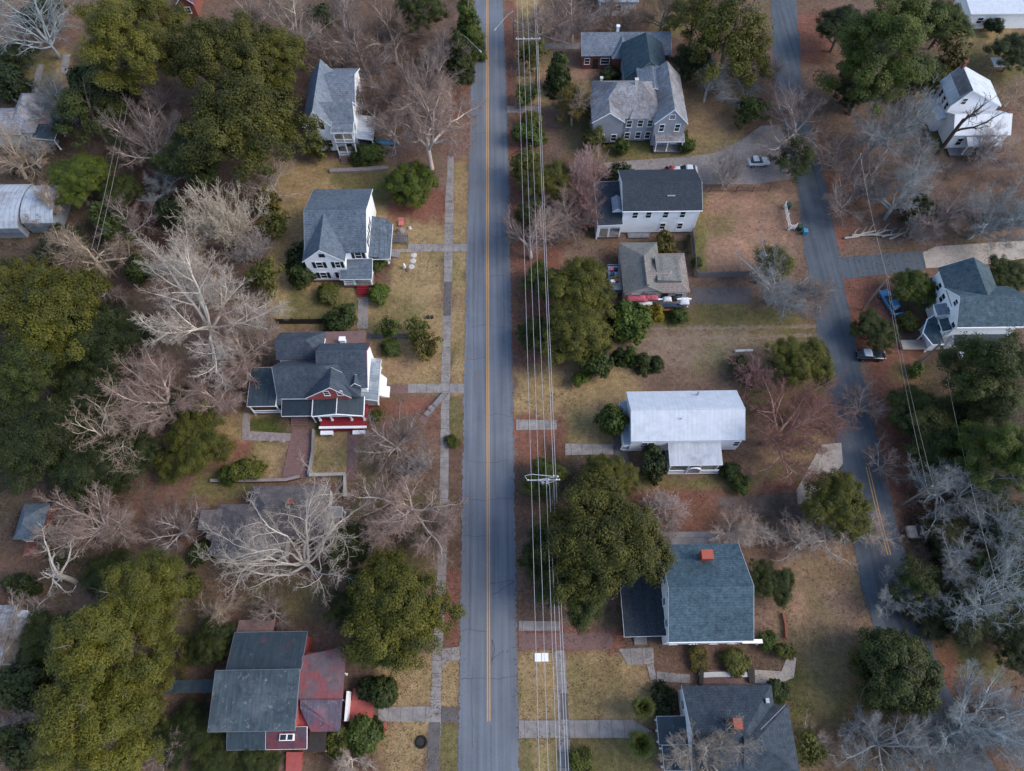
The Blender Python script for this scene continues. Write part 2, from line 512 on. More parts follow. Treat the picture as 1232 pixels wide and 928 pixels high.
ZONES = [  # x0, y0, x1, y1 (pixels of the photo), colour, softness in metres
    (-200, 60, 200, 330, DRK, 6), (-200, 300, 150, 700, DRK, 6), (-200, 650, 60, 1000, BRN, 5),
    (160, 200, 235, 300, MAR, 2.5), (205, 225, 330, 300, BRN, 3), (150, 640, 210, 720, BRN, 3),
    (60, 60, 85, 110, TAN, 2), (20, 60, 60, 110, OLV, 2), (80, 85, 130, 130, LIT, 4),
    (320, 195, 470, 392, TAN, 1.5), (400, 195, 470, 245, OLV, 2), (335, 350, 430, 390, OLV, 2), (330, 345, 350, 380, TAN, 2),
    (470, 225, 545, 268, RED, 2), (440, 265, 536, 400, TAN, 1.5), (440, 300, 470, 345, BRN, 1), (440, 350, 500, 400, OLV, 3),
    (440, 395, 535, 468, TAN, 2), (455, 430, 500, 460, PNK, 2), (440, 476, 530, 520, RED, 2),
    (430, 500, 538, 700, BRN, 3), (430, 540, 470, 620, OLV, 3), (490, 590, 530, 680, OLV, 3),
    (544, 190, 562, 478, TAN, 0.5), (535, 70, 566, 190, RED, 2), (538, 478, 558, 530, OLV, 1), (536, 530, 558, 690, BRN, 1), (533, 680, 555, 782, RED, 1),
    (170, 585, 330, 660, RED, 3), (240, 440, 300, 540, BRN, 3), (250, 500, 340, 570, TAN, 2), (255, 530, 300, 560, RED, 2), (300, 505, 345, 530, GRN, 1.2),
    (375, 505, 430, 575, TAN, 1.5), (375, 510, 400, 525, GRN, 1), (195, 655, 260, 760, OLV, 4), (230, 575, 310, 600, OLV, 2),
    (240, 640, 400, 760, BRN, 4), (300, 700, 400, 750, OLV, 3),
    (455, 790, 523, 852, TAN, 1), (532, 795, 553, 852, TAN, 0.4), (440, 868, 518, 960, TAN, 1.2), (527, 868, 553, 960, OLV, 0.5), (380, 890, 450, 960, BRN, 2),
    (608, -60, 660, 130, TAN, 2), (606, 0, 620, 130, RED, 1), (655, 50, 720, 115, PNK, 3), (680, 100, 735, 190, OLV, 3),
    (700, 160, 860, 195, OLV, 2), (820, 90, 900, 190, TAN, 3), (850, 110, 880, 150, PNK, 3), (665, 190, 740, 260, BRN, 3), (613, 130, 632, 300, RED, 1.5),
    (660, -60, 900, 45, BRN, 4), (780, 5, 850, 40, OLV, 3), (640, 190, 700, 300, BRN, 3),
    (835, 228, 955, 335, PNK, 2), (848, 255, 880, 280, OLV, 2.5), (836, 232, 850, 330, OLV, 1), (955, 15, 1000, 78, RED, 1.5),
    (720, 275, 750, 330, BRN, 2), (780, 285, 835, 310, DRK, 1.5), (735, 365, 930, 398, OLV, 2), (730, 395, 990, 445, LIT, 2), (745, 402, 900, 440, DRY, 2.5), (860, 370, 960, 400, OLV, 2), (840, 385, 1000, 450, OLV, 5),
    (840, 395, 930, 432, DRY, 3),
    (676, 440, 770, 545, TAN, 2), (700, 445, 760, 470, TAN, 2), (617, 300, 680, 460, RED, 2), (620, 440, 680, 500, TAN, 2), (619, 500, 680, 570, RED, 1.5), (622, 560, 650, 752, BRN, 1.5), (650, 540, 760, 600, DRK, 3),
    (900, 460, 1002, 505, OLV, 2), (870, 480, 1000, 600, BRN, 3), (925, 500, 1000, 560, TAN, 3), (905, 560, 970, 592, OLV, 2),
    (750, 583, 970, 640, RED, 2), (760, 575, 900, 590, OLV, 1), (860, 600, 970, 650, LIT, 3), (780, 640, 930, 660, BRN, 1),
    (623, 755, 750, 782, RED, 1), (623, 782, 680, 868, TAN, 0.5), (682, 782, 790, 868, TAN, 0.5), (684, 790, 740, 850, OLV, 4), (623, 885, 790, 960, OLV, 0.5), (640, 890, 672, 960, TAN, 1),
    (780, 775, 925, 812, BRN, 1), (880, 860, 970, 960, BRN, 3),
    (938, 670, 1062, 870, OLV, 3), (940, 672, 1050, 750, PNK, 6), (985, 715, 1040, 780, LIT, 4), (940, 835, 1075, 960, OLV, 4), (985, 870, 1060, 960, BRN, 4), (940, 790, 970, 860, GRN, 3),
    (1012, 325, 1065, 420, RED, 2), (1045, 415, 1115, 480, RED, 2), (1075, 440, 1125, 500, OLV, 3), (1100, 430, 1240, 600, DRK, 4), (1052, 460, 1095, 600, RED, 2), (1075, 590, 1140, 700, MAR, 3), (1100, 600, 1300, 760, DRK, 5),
    (1005, 190, 1300, 300, BRN, 4), (1000, 210, 1025, 300, RED, 2), (1030, 260, 1250, 298, LIT, 2), (1020, 100, 1135, 190, LIT, 4), (1085, 110, 1130, 150, TAN, 3), (1120, 160, 1190, 185, OLV, 2),
    (1150, 40, 1240, 110, OLV, 3), (1160, 20, 1220, 50, TAN, 2), (1135, 765, 1300, 850, BRN, 3), (1145, 780, 1210, 815, OLV, 2), (1110, 770, 1150, 840, RED, 1.5),
    (1195, 290, 1232, 320, GRN, 2),
]


def make_ground():
    xs = np.concatenate([[-900, -500, -300, -200], np.arange(-150, 150.1, 0.8), [200, 300, 500, 900]])
    ys = np.concatenate([[-600, -300, -120], np.arange(-60, 175.1, 0.8), [220, 300, 500, 900, 1500]])
    X, Y = np.meshgrid(xs, ys)
    nx, ny = len(xs), len(ys)
    wx = X + (vnoise(X, Y, 2.6, 1) - 0.5) * 2.6 + (vnoise(X, Y, 0.9, 2) - 0.5) * 1.2
    wy = Y + (vnoise(X, Y, 2.6, 3) - 0.5) * 2.6 + (vnoise(X, Y, 0.9, 4) - 0.5) * 1.2
    col = np.empty((ny, nx, 3))
    t = vnoise(X, Y, 9, 5)[..., None]
    col[:] = np.array(BRN) * (1 - t) + np.array(LIT) * t
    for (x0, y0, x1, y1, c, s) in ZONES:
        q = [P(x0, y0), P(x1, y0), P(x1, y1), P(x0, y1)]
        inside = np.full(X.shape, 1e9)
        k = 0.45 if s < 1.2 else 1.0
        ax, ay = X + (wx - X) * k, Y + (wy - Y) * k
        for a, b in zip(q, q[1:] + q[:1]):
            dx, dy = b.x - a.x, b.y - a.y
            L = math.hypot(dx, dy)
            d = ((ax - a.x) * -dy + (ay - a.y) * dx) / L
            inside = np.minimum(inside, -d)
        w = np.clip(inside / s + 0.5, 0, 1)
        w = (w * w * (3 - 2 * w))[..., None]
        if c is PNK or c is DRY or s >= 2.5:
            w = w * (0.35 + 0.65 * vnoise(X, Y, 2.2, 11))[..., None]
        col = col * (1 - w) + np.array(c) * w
    dry = np.clip((col.sum(-1, keepdims=True) - .17) / .09, 0, 1)
    # patchy: greener and browner spots
    g = np.clip((vnoise(X, Y, 4.5, 21) * 0.6 + vnoise(X, Y, 1.7, 22) * 0.4 - 0.56) * 4, 0, 1)[..., None] * 0.5
    col = col * (1 - g) + col * np.array((0.60, 0.80, 0.55)) * g
    g = np.clip((vnoise(X, Y, 3.5, 31) * 0.6 + vnoise(X, Y, 1.3, 32) * 0.4 - 0.55) * 4, 0, 1)[..., None] * 0.4 * dry
    col = col * (1 - g) + (col * 0.45 + np.array(RED) * 0.55) * g
    me = bpy.data.meshes.new('ground')
    idx = np.arange(nx * ny).reshape(ny, nx)
    f = np.stack([idx[:-1, :-1], idx[:-1, 1:], idx[1:, 1:], idx[1:, :-1]], -1).reshape(-1, 4)
    v = np.stack([X, Y, np.zeros_like(X)], -1).reshape(-1, 3)
    me.from_pydata(v.tolist(), [], f.tolist())
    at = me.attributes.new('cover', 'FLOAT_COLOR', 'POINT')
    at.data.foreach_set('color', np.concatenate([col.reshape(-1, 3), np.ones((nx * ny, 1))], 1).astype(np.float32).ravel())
    m, nt, b = new_mat('ground')
    k = N(nt)
    b.inputs['Roughness'].default_value = 0.95
    b.inputs['Specular IOR Level'].default_value = 0.1
    a = k.n('ShaderNodeAttribute', attribute_name='cover')
    p = k.pos()
    n0 = k.noise(p, 0.35, 5, 0.65)
    n1 = k.noise(p, 1.6, 5, 0.7)
    n2 = k.noise(p, 6.0, 4, 0.75)
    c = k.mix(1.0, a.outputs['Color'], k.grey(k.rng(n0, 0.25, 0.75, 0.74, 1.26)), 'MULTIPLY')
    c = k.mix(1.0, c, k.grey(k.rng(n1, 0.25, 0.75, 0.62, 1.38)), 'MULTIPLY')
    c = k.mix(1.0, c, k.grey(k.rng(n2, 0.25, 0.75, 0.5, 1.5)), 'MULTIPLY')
    # pale fallen leaves and dark twigs as specks
    sp = k.noise(p, 3.1, 2, 0.9)
    c = k.mix(k.rng(sp, 0.66, 0.74, 0, 0.55), c, (0.24, 0.17, 0.13))
    n3 = k.noise(p, 13.0, 2, 0.7)
    c = k.mix(1.0, c, k.grey(k.rng(n3, 0.3, 0.7, 0.7, 1.3)), 'MULTIPLY')
    sp2 = k.noise(k.pos((1, 1, 1), 1.1), 2.3, 2, 0.9)
    c = k.mix(k.rng(sp2, 0.65, 0.74, 0, 0.55), c, (0.045, 0.04, 0.022))
    k.l(c, b.inputs['Base Color'])
    k.bump(k.math('ADD', n2, k.math('MULTIPLY', n1, 2.0)), 0.6, 0.08, b)
    me.materials.append(m)
    me.update()
    o = bpy.data.objects.new('ground', me)
    C.objects.link(o)
    o['kind'] = 'structure'


make_ground()


# ---------------------------------------------------------------- roads, kerbs, markings
def ribbon(mb, left, right, z, n=10, wob=0.0, seed=0):
    """Sheet between two pixel polylines; z above ground."""
    r = random.Random(seed)
    L, Rr = [P(*p) for p in left], [P(*p) for p in right]

    def dens(pts):
        out = []
        for a, b in zip(pts, pts[1:]):
            for i in range(n):
                out.append(a.lerp(b, i / n))
        return out + [pts[-1]]
    L, Rr = dens(L), dens(Rr)
    vs = []
    for a, b in zip(L, Rr):
        wa, wb = r.uniform(-wob, wob), r.uniform(-wob, wob)
        d = (b - a).normalized()
        a2, b2 = a + d * wa, b + d * wb
        vs += [(a2.x, a2.y, z), (b2.x, b2.y, z)]
    m = len(L)
    fs = [(2 * i, 2 * i + 2, 2 * i + 3, 2 * i + 1) for i in range(m - 1)]
    o = len(mb.v)
    # orient upwards
    q = [Vector(vs[i]) for i in fs[0]]
    if (q[1] - q[0]).cross(q[2] - q[0]).z < 0:
        fs = [tuple(reversed(f)) for f in fs]
    return mb.add(vs, fs)


def quad_sheet(mb, pix, z):
    vs = [P(*p) for p in pix]
    vs = [(p.x, p.y, z) for p in vs]
    a, b, c = (Vector(p) for p in vs[:3])
    f = tuple(range(len(vs)))
    if (b - a).cross(c - a).z < 0:
        f = tuple(reversed(f))
    return mb.add(vs, [f])


def slab_poly(mb, pix, z, th=0.12):
    vs = [P(*p) for p in pix]
    vs = [(p.x, p.y, z) for p in vs]
    area = sum(a[0] * b[1] - b[0] * a[1] for a, b in zip(vs, vs[1:] + vs[:1]))
    f = tuple(range(len(vs)))
    if area < 0:
        f = tuple(reversed(f))
    return mb.shell(vs, [f], th)


ROADL = [(574, -90), (569.5, 20), (566.5, 100), (563, 240), (558, 470), (554.5, 700), (551, 928), (549, 1100)]
ROADR = [(603, -90), (605.5, 20), (609, 100), (613, 240), (617, 470), (620.5, 700), (624, 928), (626, 1100)]
structure('main_street', ribbon(MB(), ROADL, ROADR, 0.030, 90, 0.16, 3), 'asphalt')
SIDEL = [(926, -90), (929, 40), (932, 100), (944, 160), (960, 230), (967, 300), (976, 345), (987, 430), (998, 480), (1012, 560), (1024, 630), (1034, 700), (1053, 765), (1072, 815), (1105, 870), (1140, 960), (1180, 1060)]
SIDER = [(953, -90), (961, 40), (964, 100), (978, 160), (995, 230), (1009, 300), (1016, 345), (1033, 430), (1045, 480), (1063, 560), (1078, 630), (1099, 700), (1118, 765), (1133, 815), (1165, 870), (1215, 960), (1260, 1060)]
structure('side_street', ribbon(MB(), SIDEL, SIDER, 0.026, 30, 0.2, 5), 'asphalt_side')


def line_pair(mb, cl, z, half, w):
    for s in (-1, 1):
        pts = [P(*p) for p in cl]
        vs, fs = [], []
        fine = []
        for a, b in zip(pts, pts[1:]):
            for i in range(6):
                fine.append(a.lerp(b, i / 6))
        fine.append(pts[-1])
        for i, p in enumerate(fine):
            d = (fine[min(i + 1, len(fine) - 1)] - fine[max(i - 1, 0)]).normalized()
            nrm = Vector((d.y, -d.x, 0))
            c = p + nrm * half * s
            vs += [tuple(c - nrm * w / 2)[:2] + (z,), tuple(c + nrm * w / 2)[:2] + (z,)]
        for i in range(len(fine) - 1):
            fs.append((2 * i, 2 * i + 1, 2 * i + 3, 2 * i + 2))
        q = [Vector(vs[i]) for i in fs[0]]
        if (q[1] - q[0]).cross(q[2] - q[0]).z < 0:
            fs = [tuple(reversed(f)) for f in fs]
        mb.add(vs, fs)
    return mb


structure('road_centre_lines', line_pair(MB(), [(586.3, -90), (586.5, 100), (587, 470), (588, 868)], 0.036, 0.14, 0.125), 'yellow_line')
structure('side_street_lines', line_pair(MB(), [(1043.5, 562), (1052, 598), (1062, 640), (1070, 668)], 0.032, 0.19, 0.10), 'yellow_line')

# cracks sealed with tar, as thin ribbons over the asphalt
cr = MB()
rc = random.Random(12)


def crack(pts, w=0.05, z=0.034):
    pts = [P(*p) for p in pts]
    fine = []
    for a, b in zip(pts, pts[1:]):
        n = max(2, int((b - a).length / 0.5))
        for i in range(n):
            fine.append(a.lerp(b, i / n) + Vector((rc.uniform(-.09, .09), rc.uniform(-.09, .09), 0)))
    fine.append(pts[-1])
    vs, fs = [], []
    for i, p in enumerate(fine):
        d = (fine[min(i + 1, len(fine) - 1)] - fine[max(i - 1, 0)]).normalized()
        nrm = Vector((-d.y, d.x, 0)) * w * rc.uniform(.3, .7)
        vs += [(p.x - nrm.x, p.y - nrm.y, z), (p.x + nrm.x, p.y + nrm.y, z)]
    fs = [(2 * i, 2 * i + 1, 2 * i + 3, 2 * i + 2) for i in range(len(fine) - 1)]
    cr.add(vs, [tuple(reversed(f)) for f in fs] if False else fs)


for y in (30, 76, 160, 205, 284, 332, 393, 432, 500, 555, 602, 644, 700, 760, 815):
    a, b = rc.choice([(0, 1), (0, .55), (.5, 1), (.1, .9)])
    lx, rx = 571 - 0.0215 * y, 605 + 0.0205 * y
    crack([(lx + (rx - lx) * t, y + rc.uniform(-3, 3)) for t in (a, a * .65 + b * .35, a * .3 + b * .7, b)], 0.05)
for (x, y0, y1) in ((570, 260, 470), (606, 330, 430), (566, 560, 760), (573, 90, 200), (611, 600, 700), (592, 770, 800), (590, 872, 960), (600, 640, 720), (568, 800, 900)):
    crack([(x + rc.uniform(-1, 1), y0 + (y1 - y0) * t) for t in (0, .25, .5, .75, 1)], 0.035)
crack([(591, 716), (604, 709), (619, 700)], 0.07)
crack([(592, 770), (595, 782), (593, 793), (590, 796)], 0.09)
crack([(592, 794), (606, 783)], 0.05)
structure('road_cracks', cr, 'tar')

# sidewalks
structure('sidewalk_west', ribbon(MB(), [(539, 188), (536, 240), (534, 330), (531, 462), (530, 560), (526, 690), (520, 795), (517, 850), (512, 960)],
                                  [(546, 188), (546, 240), (544, 330), (541, 462), (540, 560), (537, 690), (532, 795), (531, 850), (528, 960)], 0.02, 8, 0.06, 8), 'concrete')
structure('sidewalk_patch', quad_sheet(MB(), [(534, 339), (543.5, 339), (542.5, 380), (533, 380)], 0.026), 'concrete_dark')
structure('sidewalk_dark', ribbon(MB(), [(516.5, 869), (511, 970)], [(530.2, 869), (527, 970)], 0.026, 6, 0.05, 4), 'concrete_dark')
structure('sidewalk_east', ribbon(MB(), [(667, 783), (672, 865), (672, 888), (673, 970)], [(680, 783), (684, 865), (685, 888), (688, 970)], 0.02, 8, 0.06, 9), 'concrete')
structure('sidewalk_east_dark', quad_sheet(MB(), [(674, 834), (682.6, 834), (684, 866), (674.5, 866)], 0.025), 'concrete_dark')
walks = MB()
for i, q in enumerate((
    [(491, 294), (536, 294), (536, 303), (470, 304), (470, 300), (491, 300)], [(545, 294), (562, 294), (562, 303), (545, 303)],
    [(431, 360), (443.5, 360), (442.5, 396), (429.5, 396)], [(491, 462), (531, 462), (531, 473), (491, 473)], [(541, 462), (558, 462), (558, 473), (541, 473)],
    [(455, 851), (517, 850), (517, 869), (455, 868)], [(531.5, 781), (553, 778), (553, 794), (538, 796), (532, 806)],
    [(624, 867), (672.5, 867), (672.5, 888), (624, 888)], [(684.5, 867), (760, 866), (785, 880), (760, 888), (685, 888)],
    [(624, 747), (673, 748), (673, 759), (624, 759)], [(621, 505), (670, 506), (670, 517), (621, 518)], [(680, 534), (738, 535), (738, 547), (680, 548)],
    [(610, 128), (650, 128), (650, 136), (610, 136)], [(655, 53), (700, 52), (700, 60), (655, 60)],
    [(744, 781), (786, 779), (787, 799), (755, 800)], [(778, 800), (786, 799), (790, 818), (783, 819)], [(790, 808), (830, 812), (830, 822), (790, 820)],
    [(45, 78), (53, 78), (46, 112), (38, 112)], [(76, 66), (85, 66), (80, 90), (73, 88)],
)):
    slab_poly(walks, q, 0.06 + 0.003 * (i % 5), 0.1)
structure('walkways', walks, 'concrete_walk')
dk = MB()
for q in ([(531.5, 851), (551, 851), (551, 869), (531.5, 869)], [(738, 524), (756, 524), (756, 560), (740, 560)], [(442, 402), (500, 402), (500, 408), (442, 408)]):
    slab_poly(dk, q, 0.05, 0.1)
structure('dark_walkways', dk, 'concrete_dark')
bp = MB()
for q in ([(465, 463), (491, 463), (491, 474), (465, 474)], [(624, 762), (737, 761), (737, 781), (624, 781)], [(418, 508), (431, 508), (430, 580), (417, 580)], [(449, 500), (530, 476), (540, 486), (524, 508), (510, 500)][0:0] or [(540, 473), (530, 474), (503, 505), (511, 512)]):
    slab_poly(bp, q, 0.05, 0.1)
structure('brick_path', bp, 'brick_paving')
pc = MB()
for q in ([(988, 535), (1012, 533), (1014, 558), (985, 595), (960, 608), (958, 590)], [(1110, 304), (1125, 297), (1196, 292), (1232, 290), (1250, 308), (1190, 318), (1114, 323)],
          [(908, 806), (940, 808), (947, 790), (958, 792), (955, 815), (935, 824), (908, 822)]):
    slab_poly(pc, q, 0.055, 0.1)
structure('concrete_driveway', pc, 'concrete_pale')
structure('asphalt_driveway', slab_poly(MB(), [(1008, 310), (1111, 302), (1113, 325), (1017, 336)], 0.022, 0.1), 'asphalt_side')
structure('gravel_driveway', slab_poly(MB(), [(725, 196), (830, 188), (862, 184), (893, 168), (915, 152), (938, 150), (952, 185), (958, 215), (905, 222), (850, 222), (740, 212)], 0.018, 0.1), 'gravel')
structure('gravel_lane', slab_poly(MB(), [(985, 190), (1060, 192), (1160, 195), (1250, 196), (1250, 205), (1140, 206), (1050, 206), (990, 206)], 0.016, 0.1), 'dirt_gravel')
structure('gravel_yard', slab_poly(MB(), [(862, 598), (960, 594), (1018, 600), (1022, 622), (960, 626), (870, 616)], 0.015, 0.1), 'dirt_gravel')
M['worn_earth'] = simple('worn_earth', (0.215, 0.158, 0.12), 0.95, 0.3, 2.0, stain=(0.15, 0.115, 0.06), stain_scale=0.7, stain_lo=0.42)
structure('wheel_tracks', ribbon(ribbon(MB(), [(735, 394), (860, 393), (992, 391)], [(735, 397), (860, 396.5), (992, 395)], 0.008, 60, .25, 2), [(740, 406), (860, 404), (994, 402)], [(740, 410), (860, 408), (994, 406)], 0.008, 60, .3, 6), 'worn_earth')
structure('alley', slab_poly(MB(), [(833, 346), (905, 346), (905, 366), (833, 366)], 0.014, 0.1), 'concrete_dark')

# ---------------------------------------------------------------- plants
def np_mesh(name, v, f, mat):
    """v (n,3), f (m,k) with constant k."""
    me = bpy.data.meshes.new(name)
    n, (m, k) = len(v), f.shape
    me.vertices.add(n)
    me.vertices.foreach_set('co', v.astype(np.float32).ravel())
    me.loops.add(m * k)
    me.loops.foreach_set('vertex_index', f.astype(np.int32).ravel())
    me.polygons.add(m)
    me.polygons.foreach_set('loop_start', np.arange(0, m * k, k, dtype=np.int32))
    me.materials.append(M[mat])
    me.update(calc_edges=True)
    return me


def nrm(a):
    return a / (np.linalg.norm(a, axis=-1, keepdims=True) + 1e-9)


def grow(rs, start, dirs, length, r0, r1, segs, wander, up, k):
    """Grow a level of branches together. Returns points (n,s+1,3), radii, verts, faces."""
    n = len(start)
    pts = np.empty((n, segs + 1, 3))
    pts[:, 0] = start
    d = dirs.copy()
    for s in range(segs):
        d = nrm(d + rs.normal(0, wander, (n, 3)) + np.array((0, 0, up)))
        pts[:, s + 1] = pts[:, s] + d * (length / segs)[:, None]
    t = np.linspace(0, 1, segs + 1)
    rad = r0[:, None] * (1 - t) + r1[:, None] * t
    tan = np.empty_like(pts)
    tan[:, :-1] = pts[:, 1:] - pts[:, :-1]
    tan[:, -1] = tan[:, -2]
    tan = nrm(tan)
    ref = np.array((0.31, 0.17, 0.94))
    a = np.cross(tan, ref)
    bad = np.linalg.norm(a, axis=-1) < 0.15
    a[bad] = np.cross(tan[bad], np.array((1, 0.2, 0.1)))
    a = nrm(a)
    b = np.cross(tan, a)
    ang = 2 * np.pi * np.arange(k) / k
    ring = a[:, :, None, :] * np.cos(ang)[None, None, :, None] + b[:, :, None, :] * np.sin(ang)[None, None, :, None]
    v = pts[:, :, None, :] + ring * rad[:, :, None, None]
    base = (np.arange(n) * (segs + 1) * k)[:, None, None]
    s = (np.arange(segs) * k)[None, :, None]
    j = np.arange(k)[None, None, :]
    jn = (j + 1) % k
    f = np.stack(np.broadcast_arrays(base + s + j, base + s + jn, base + s + k + jn, base + s + k + j), -1)
    return pts, rad, v.reshape(-1, 3), f.reshape(-1, 4)


def children(rs, pts, rad, length, C_, t0, a0, a1, ratio, ratio_r, flat=0.0):
    n, s1, _ = pts.shape
    t = t0 + (1 - t0) * (np.arange(C_)[None, :] + rs.uniform(0.1, 0.9, (n, C_))) / C_
    t[:, -1] = 1.0
    x = t * (s1 - 1)
    i = np.minimum(x.astype(int), s1 - 2)
    fr = (x - i)[..., None]
    rows = np.arange(n)[:, None]
    p = pts[rows, i] * (1 - fr) + pts[rows, i + 1] * fr
    d = nrm(pts[rows, i + 1] - pts[rows, i])
    r = rad[rows, i] * (1 - fr[..., 0]) + rad[rows, i + 1] * fr[..., 0]
    az = rs.uniform(0, 2 * np.pi, (n, 1)) + np.arange(C_)[None, :] * 2.4 + rs.uniform(-.5, .5, (n, C_))
    ref = np.array((0.31, 0.17, 0.94))
    a = nrm(np.cross(d, ref) + 1e-4)
    b = np.cross(d, a)
    side = a * np.cos(az)[..., None] + b * np.sin(az)[..., None]
    th = rs.uniform(a0, a1, (n, C_))
    th[:, -1] *= 0.35
    nd = d * np.cos(th)[..., None] + side * np.sin(th)[..., None]
    nd[..., 2] *= 1 - flat
    nd = nrm(nd)
    L = length[:, None] * ratio * (1.05 - 0.5 * t) * rs.uniform(0.7, 1.25, (n, C_))
    L[:, -1] = length * ratio * rs.uniform(0.6, 0.9, n)
    rr = np.minimum(r * ratio_r * rs.uniform(.75, 1.05, (n, C_)), r * 0.95)
    return p.reshape(-1, 3), nd.reshape(-1, 3), L.reshape(-1), rr.reshape(-1)


def bare_meshes(seed, trunk=2.6, r=0.22, lim=6, limb=5.5, a=(0.5, 1.0), up=0.05, counts=(7, 7, 6, 4), ratio=(0.55, 0.55, 0.55, 0.6), twig=0.0062, wander=0.13, stems=1, flat=0.0, droop=0.0):
    rs = np.random.RandomState(seed)
    st = np.zeros((stems, 3))
    dr = np.tile(np.array((0.0, 0.0, 1.0)), (stems, 1))
    if stems > 1:
        an = np.arange(stems) * 2 * np.pi / stems + rs.uniform(-.3, .3, stems)
        st[:, 0], st[:, 1] = np.cos(an) * 0.15, np.sin(an) * 0.15
        dr = nrm(dr + np.stack([np.cos(an), np.sin(an), np.zeros(stems)], 1) * 0.5)
    else:
        dr = nrm(dr + rs.normal(0, .06, (1, 3)))
    L = np.full(stems, trunk)
    st[:, 2] = -0.15
    P0, R0, v0, f0 = grow(rs, st, dr, L, np.full(stems, r), np.full(stems, r * 0.72), 4, 0.05, 0.05, 8)
    V, Fc = [v0], [f0]
    n = len(v0)
    p, d, l, rr = children(rs, P0, R0, L * 0 + limb, lim, 0.62, a[0], a[1], 1.0, 0.72, flat)
    P1, R1, v1, f1 = grow(rs, p, d, l, rr, rr * 0.35, 7, wander, up, 6)
    V.append(v1)
    Fc.append(f1 + n)
    CV, CF, n, nt_ = [], [], 0, n + len(v1)
    pp, RR, ll = P1, R1, l
    for i, c in enumerate(counts):
        p, d, l, rr = children(rs, pp, RR, ll, c, 0.22 if i == 0 else 0.15, 0.45, 0.95, ratio[i], 0.68)
        rr = np.maximum(rr, twig * (1.5 if i < 2 else 1.0))
        segs = (6, 4, 3, 2, 2)[i]
        P2, R2, v, f = grow(rs, p, d, l, rr, np.maximum(rr * 0.4, twig * .8), segs, wander * (1 + .25 * i), up - droop * (i > 1), (5, 4, 3, 3, 3)[i])
        if i == 0:
            V.append(v)
            Fc.append(f + nt_)
        else:
            CV.append(v)
            CF.append(f + n)
            n += len(v)
        pp, RR, ll = P2, R2, l
    tv, tf = np.concatenate(V), np.concatenate(Fc)
    cv, cf = np.concatenate(CV), np.concatenate(CF)
    rad = np.percentile(np.hypot(cv[:, 0], cv[:, 1]), 93)
    return {'trunk': np_mesh('bare_trunk', tv, tf, 'bare_bark'), 'crown': np_mesh('bare_crown', cv, cf, 'bare_bark'), 'R': rad, 'H': np.percentile(cv[:, 2], 98), 'zc': np.percentile(cv[:, 2], 55)}


def leaf_quads(rs, cen, nor, w, h):
    """Bent leaf sprays: one quad each around the centres with given normals."""
    n = len(cen)
    nor = nrm(nor)
    a = nrm(np.cross(nor, rs.normal(0, 1, (n, 3))))
    b = np.cross(nor, a)
    w = w * rs.uniform(.6, 1.3, n)[:, None]
    h = h * rs.uniform(.6, 1.3, n)[:, None]
    v = np.stack([cen - b * h, cen + a * w - b * h * .1, cen + b * h, cen - a * w + b * h * .05], 1)
    return v.reshape(-1, 3), np.arange(4 * n).reshape(n, 4)


def leafy_meshes(seed, blobs, n_clump, per, clump_r, leaf, trunk_h, trunk_r, mat='leaf', limbs=7, up_bias=0.5, outside=0.62, limb_len=4.0, ragged=0.24):
    """blobs: list of (x,y,z, rx,ry,rz). Clumps sit near the blobs' surfaces, leaves scatter about each clump."""
    rs = np.random.RandomState(seed)
    bl = np.array(blobs, float)
    area = (bl[:, 3] * bl[:, 4] + bl[:, 3] * bl[:, 5] + bl[:, 4] * bl[:, 5])
    pick = rs.choice(len(bl), n_clump, p=area / area.sum())
    dv = nrm(rs.normal(0, 1, (n_clump, 3)))
    dv[:, 2] = np.where(dv[:, 2] < -0.5, -dv[:, 2] * 0.6, dv[:, 2])
    rr = np.where(rs.rand(n_clump) < outside, rs.uniform(.86, 1.03, n_clump), rs.uniform(.35, .9, n_clump))
    cc = bl[pick, :3] + dv * bl[pick, 3:] * rr[:, None] + rs.normal(0, ragged, (n_clump, 3))
    cr_ = clump_r * rs.uniform(.55, 1.35, n_clump)
    nl = np.maximum(8, (per * (cr_ / clump_r) ** 2).astype(int))
    rep = np.repeat(np.arange(n_clump), nl)
    n = len(rep)
    off = nrm(rs.normal(0, 1, (n, 3))) * (rs.rand(n) ** 0.45)[:, None]
    off[:, 2] *= 0.75
    pos = cc[rep] + off * cr_[rep][:, None]
    pos[:, 2] = np.maximum(pos[:, 2], 0.05)
    nor = off * 0.9 + dv[rep] * 0.7 + np.array((0, 0, up_bias)) + rs.normal(0, .38, (n, 3))
    v, f = leaf_quads(rs, pos, nor, leaf[0], leaf[1])
    # trunk and limbs
    st = np.array([[0, 0, -0.15]])
    P0, R0, v0, f0 = grow(rs, st, np.array([[0.02, 0.01, 1.0]]), np.array([trunk_h]), np.array([trunk_r]), np.array([trunk_r * .55]), 5, .04, .03, 7)
    p, d, l, r_ = children(rs, P0, R0, np.array([limb_len]), limbs, .35, .5, 1.0, 1.0, .6)
    P1, R1, v1, f1 = grow(rs, p, d, l, r_, r_ * .3, 5, .12, .06, 5)
    p, d, l, r_ = children(rs, P1, R1, l, 4, .3, .4, .9, .5, .6)
    P2, R2, v2, f2 = grow(rs, p, d, l, r_, r_ * .3, 4, .15, .05, 4)
    tv = np.concatenate([v0, v1, v2])
    tf = np.concatenate([f0, f1 + len(v0), f2 + len(v0) + len(v1)])
    return {'trunk': np_mesh('tree_trunk', tv, tf, 'bark'), 'crown': np_mesh('tree_crown', v, f, mat), 'R': np.percentile(np.hypot(pos[:, 0], pos[:, 1]), 95), 'H': pos[:, 2].max(), 'zc': np.percentile(pos[:, 2], 60)}


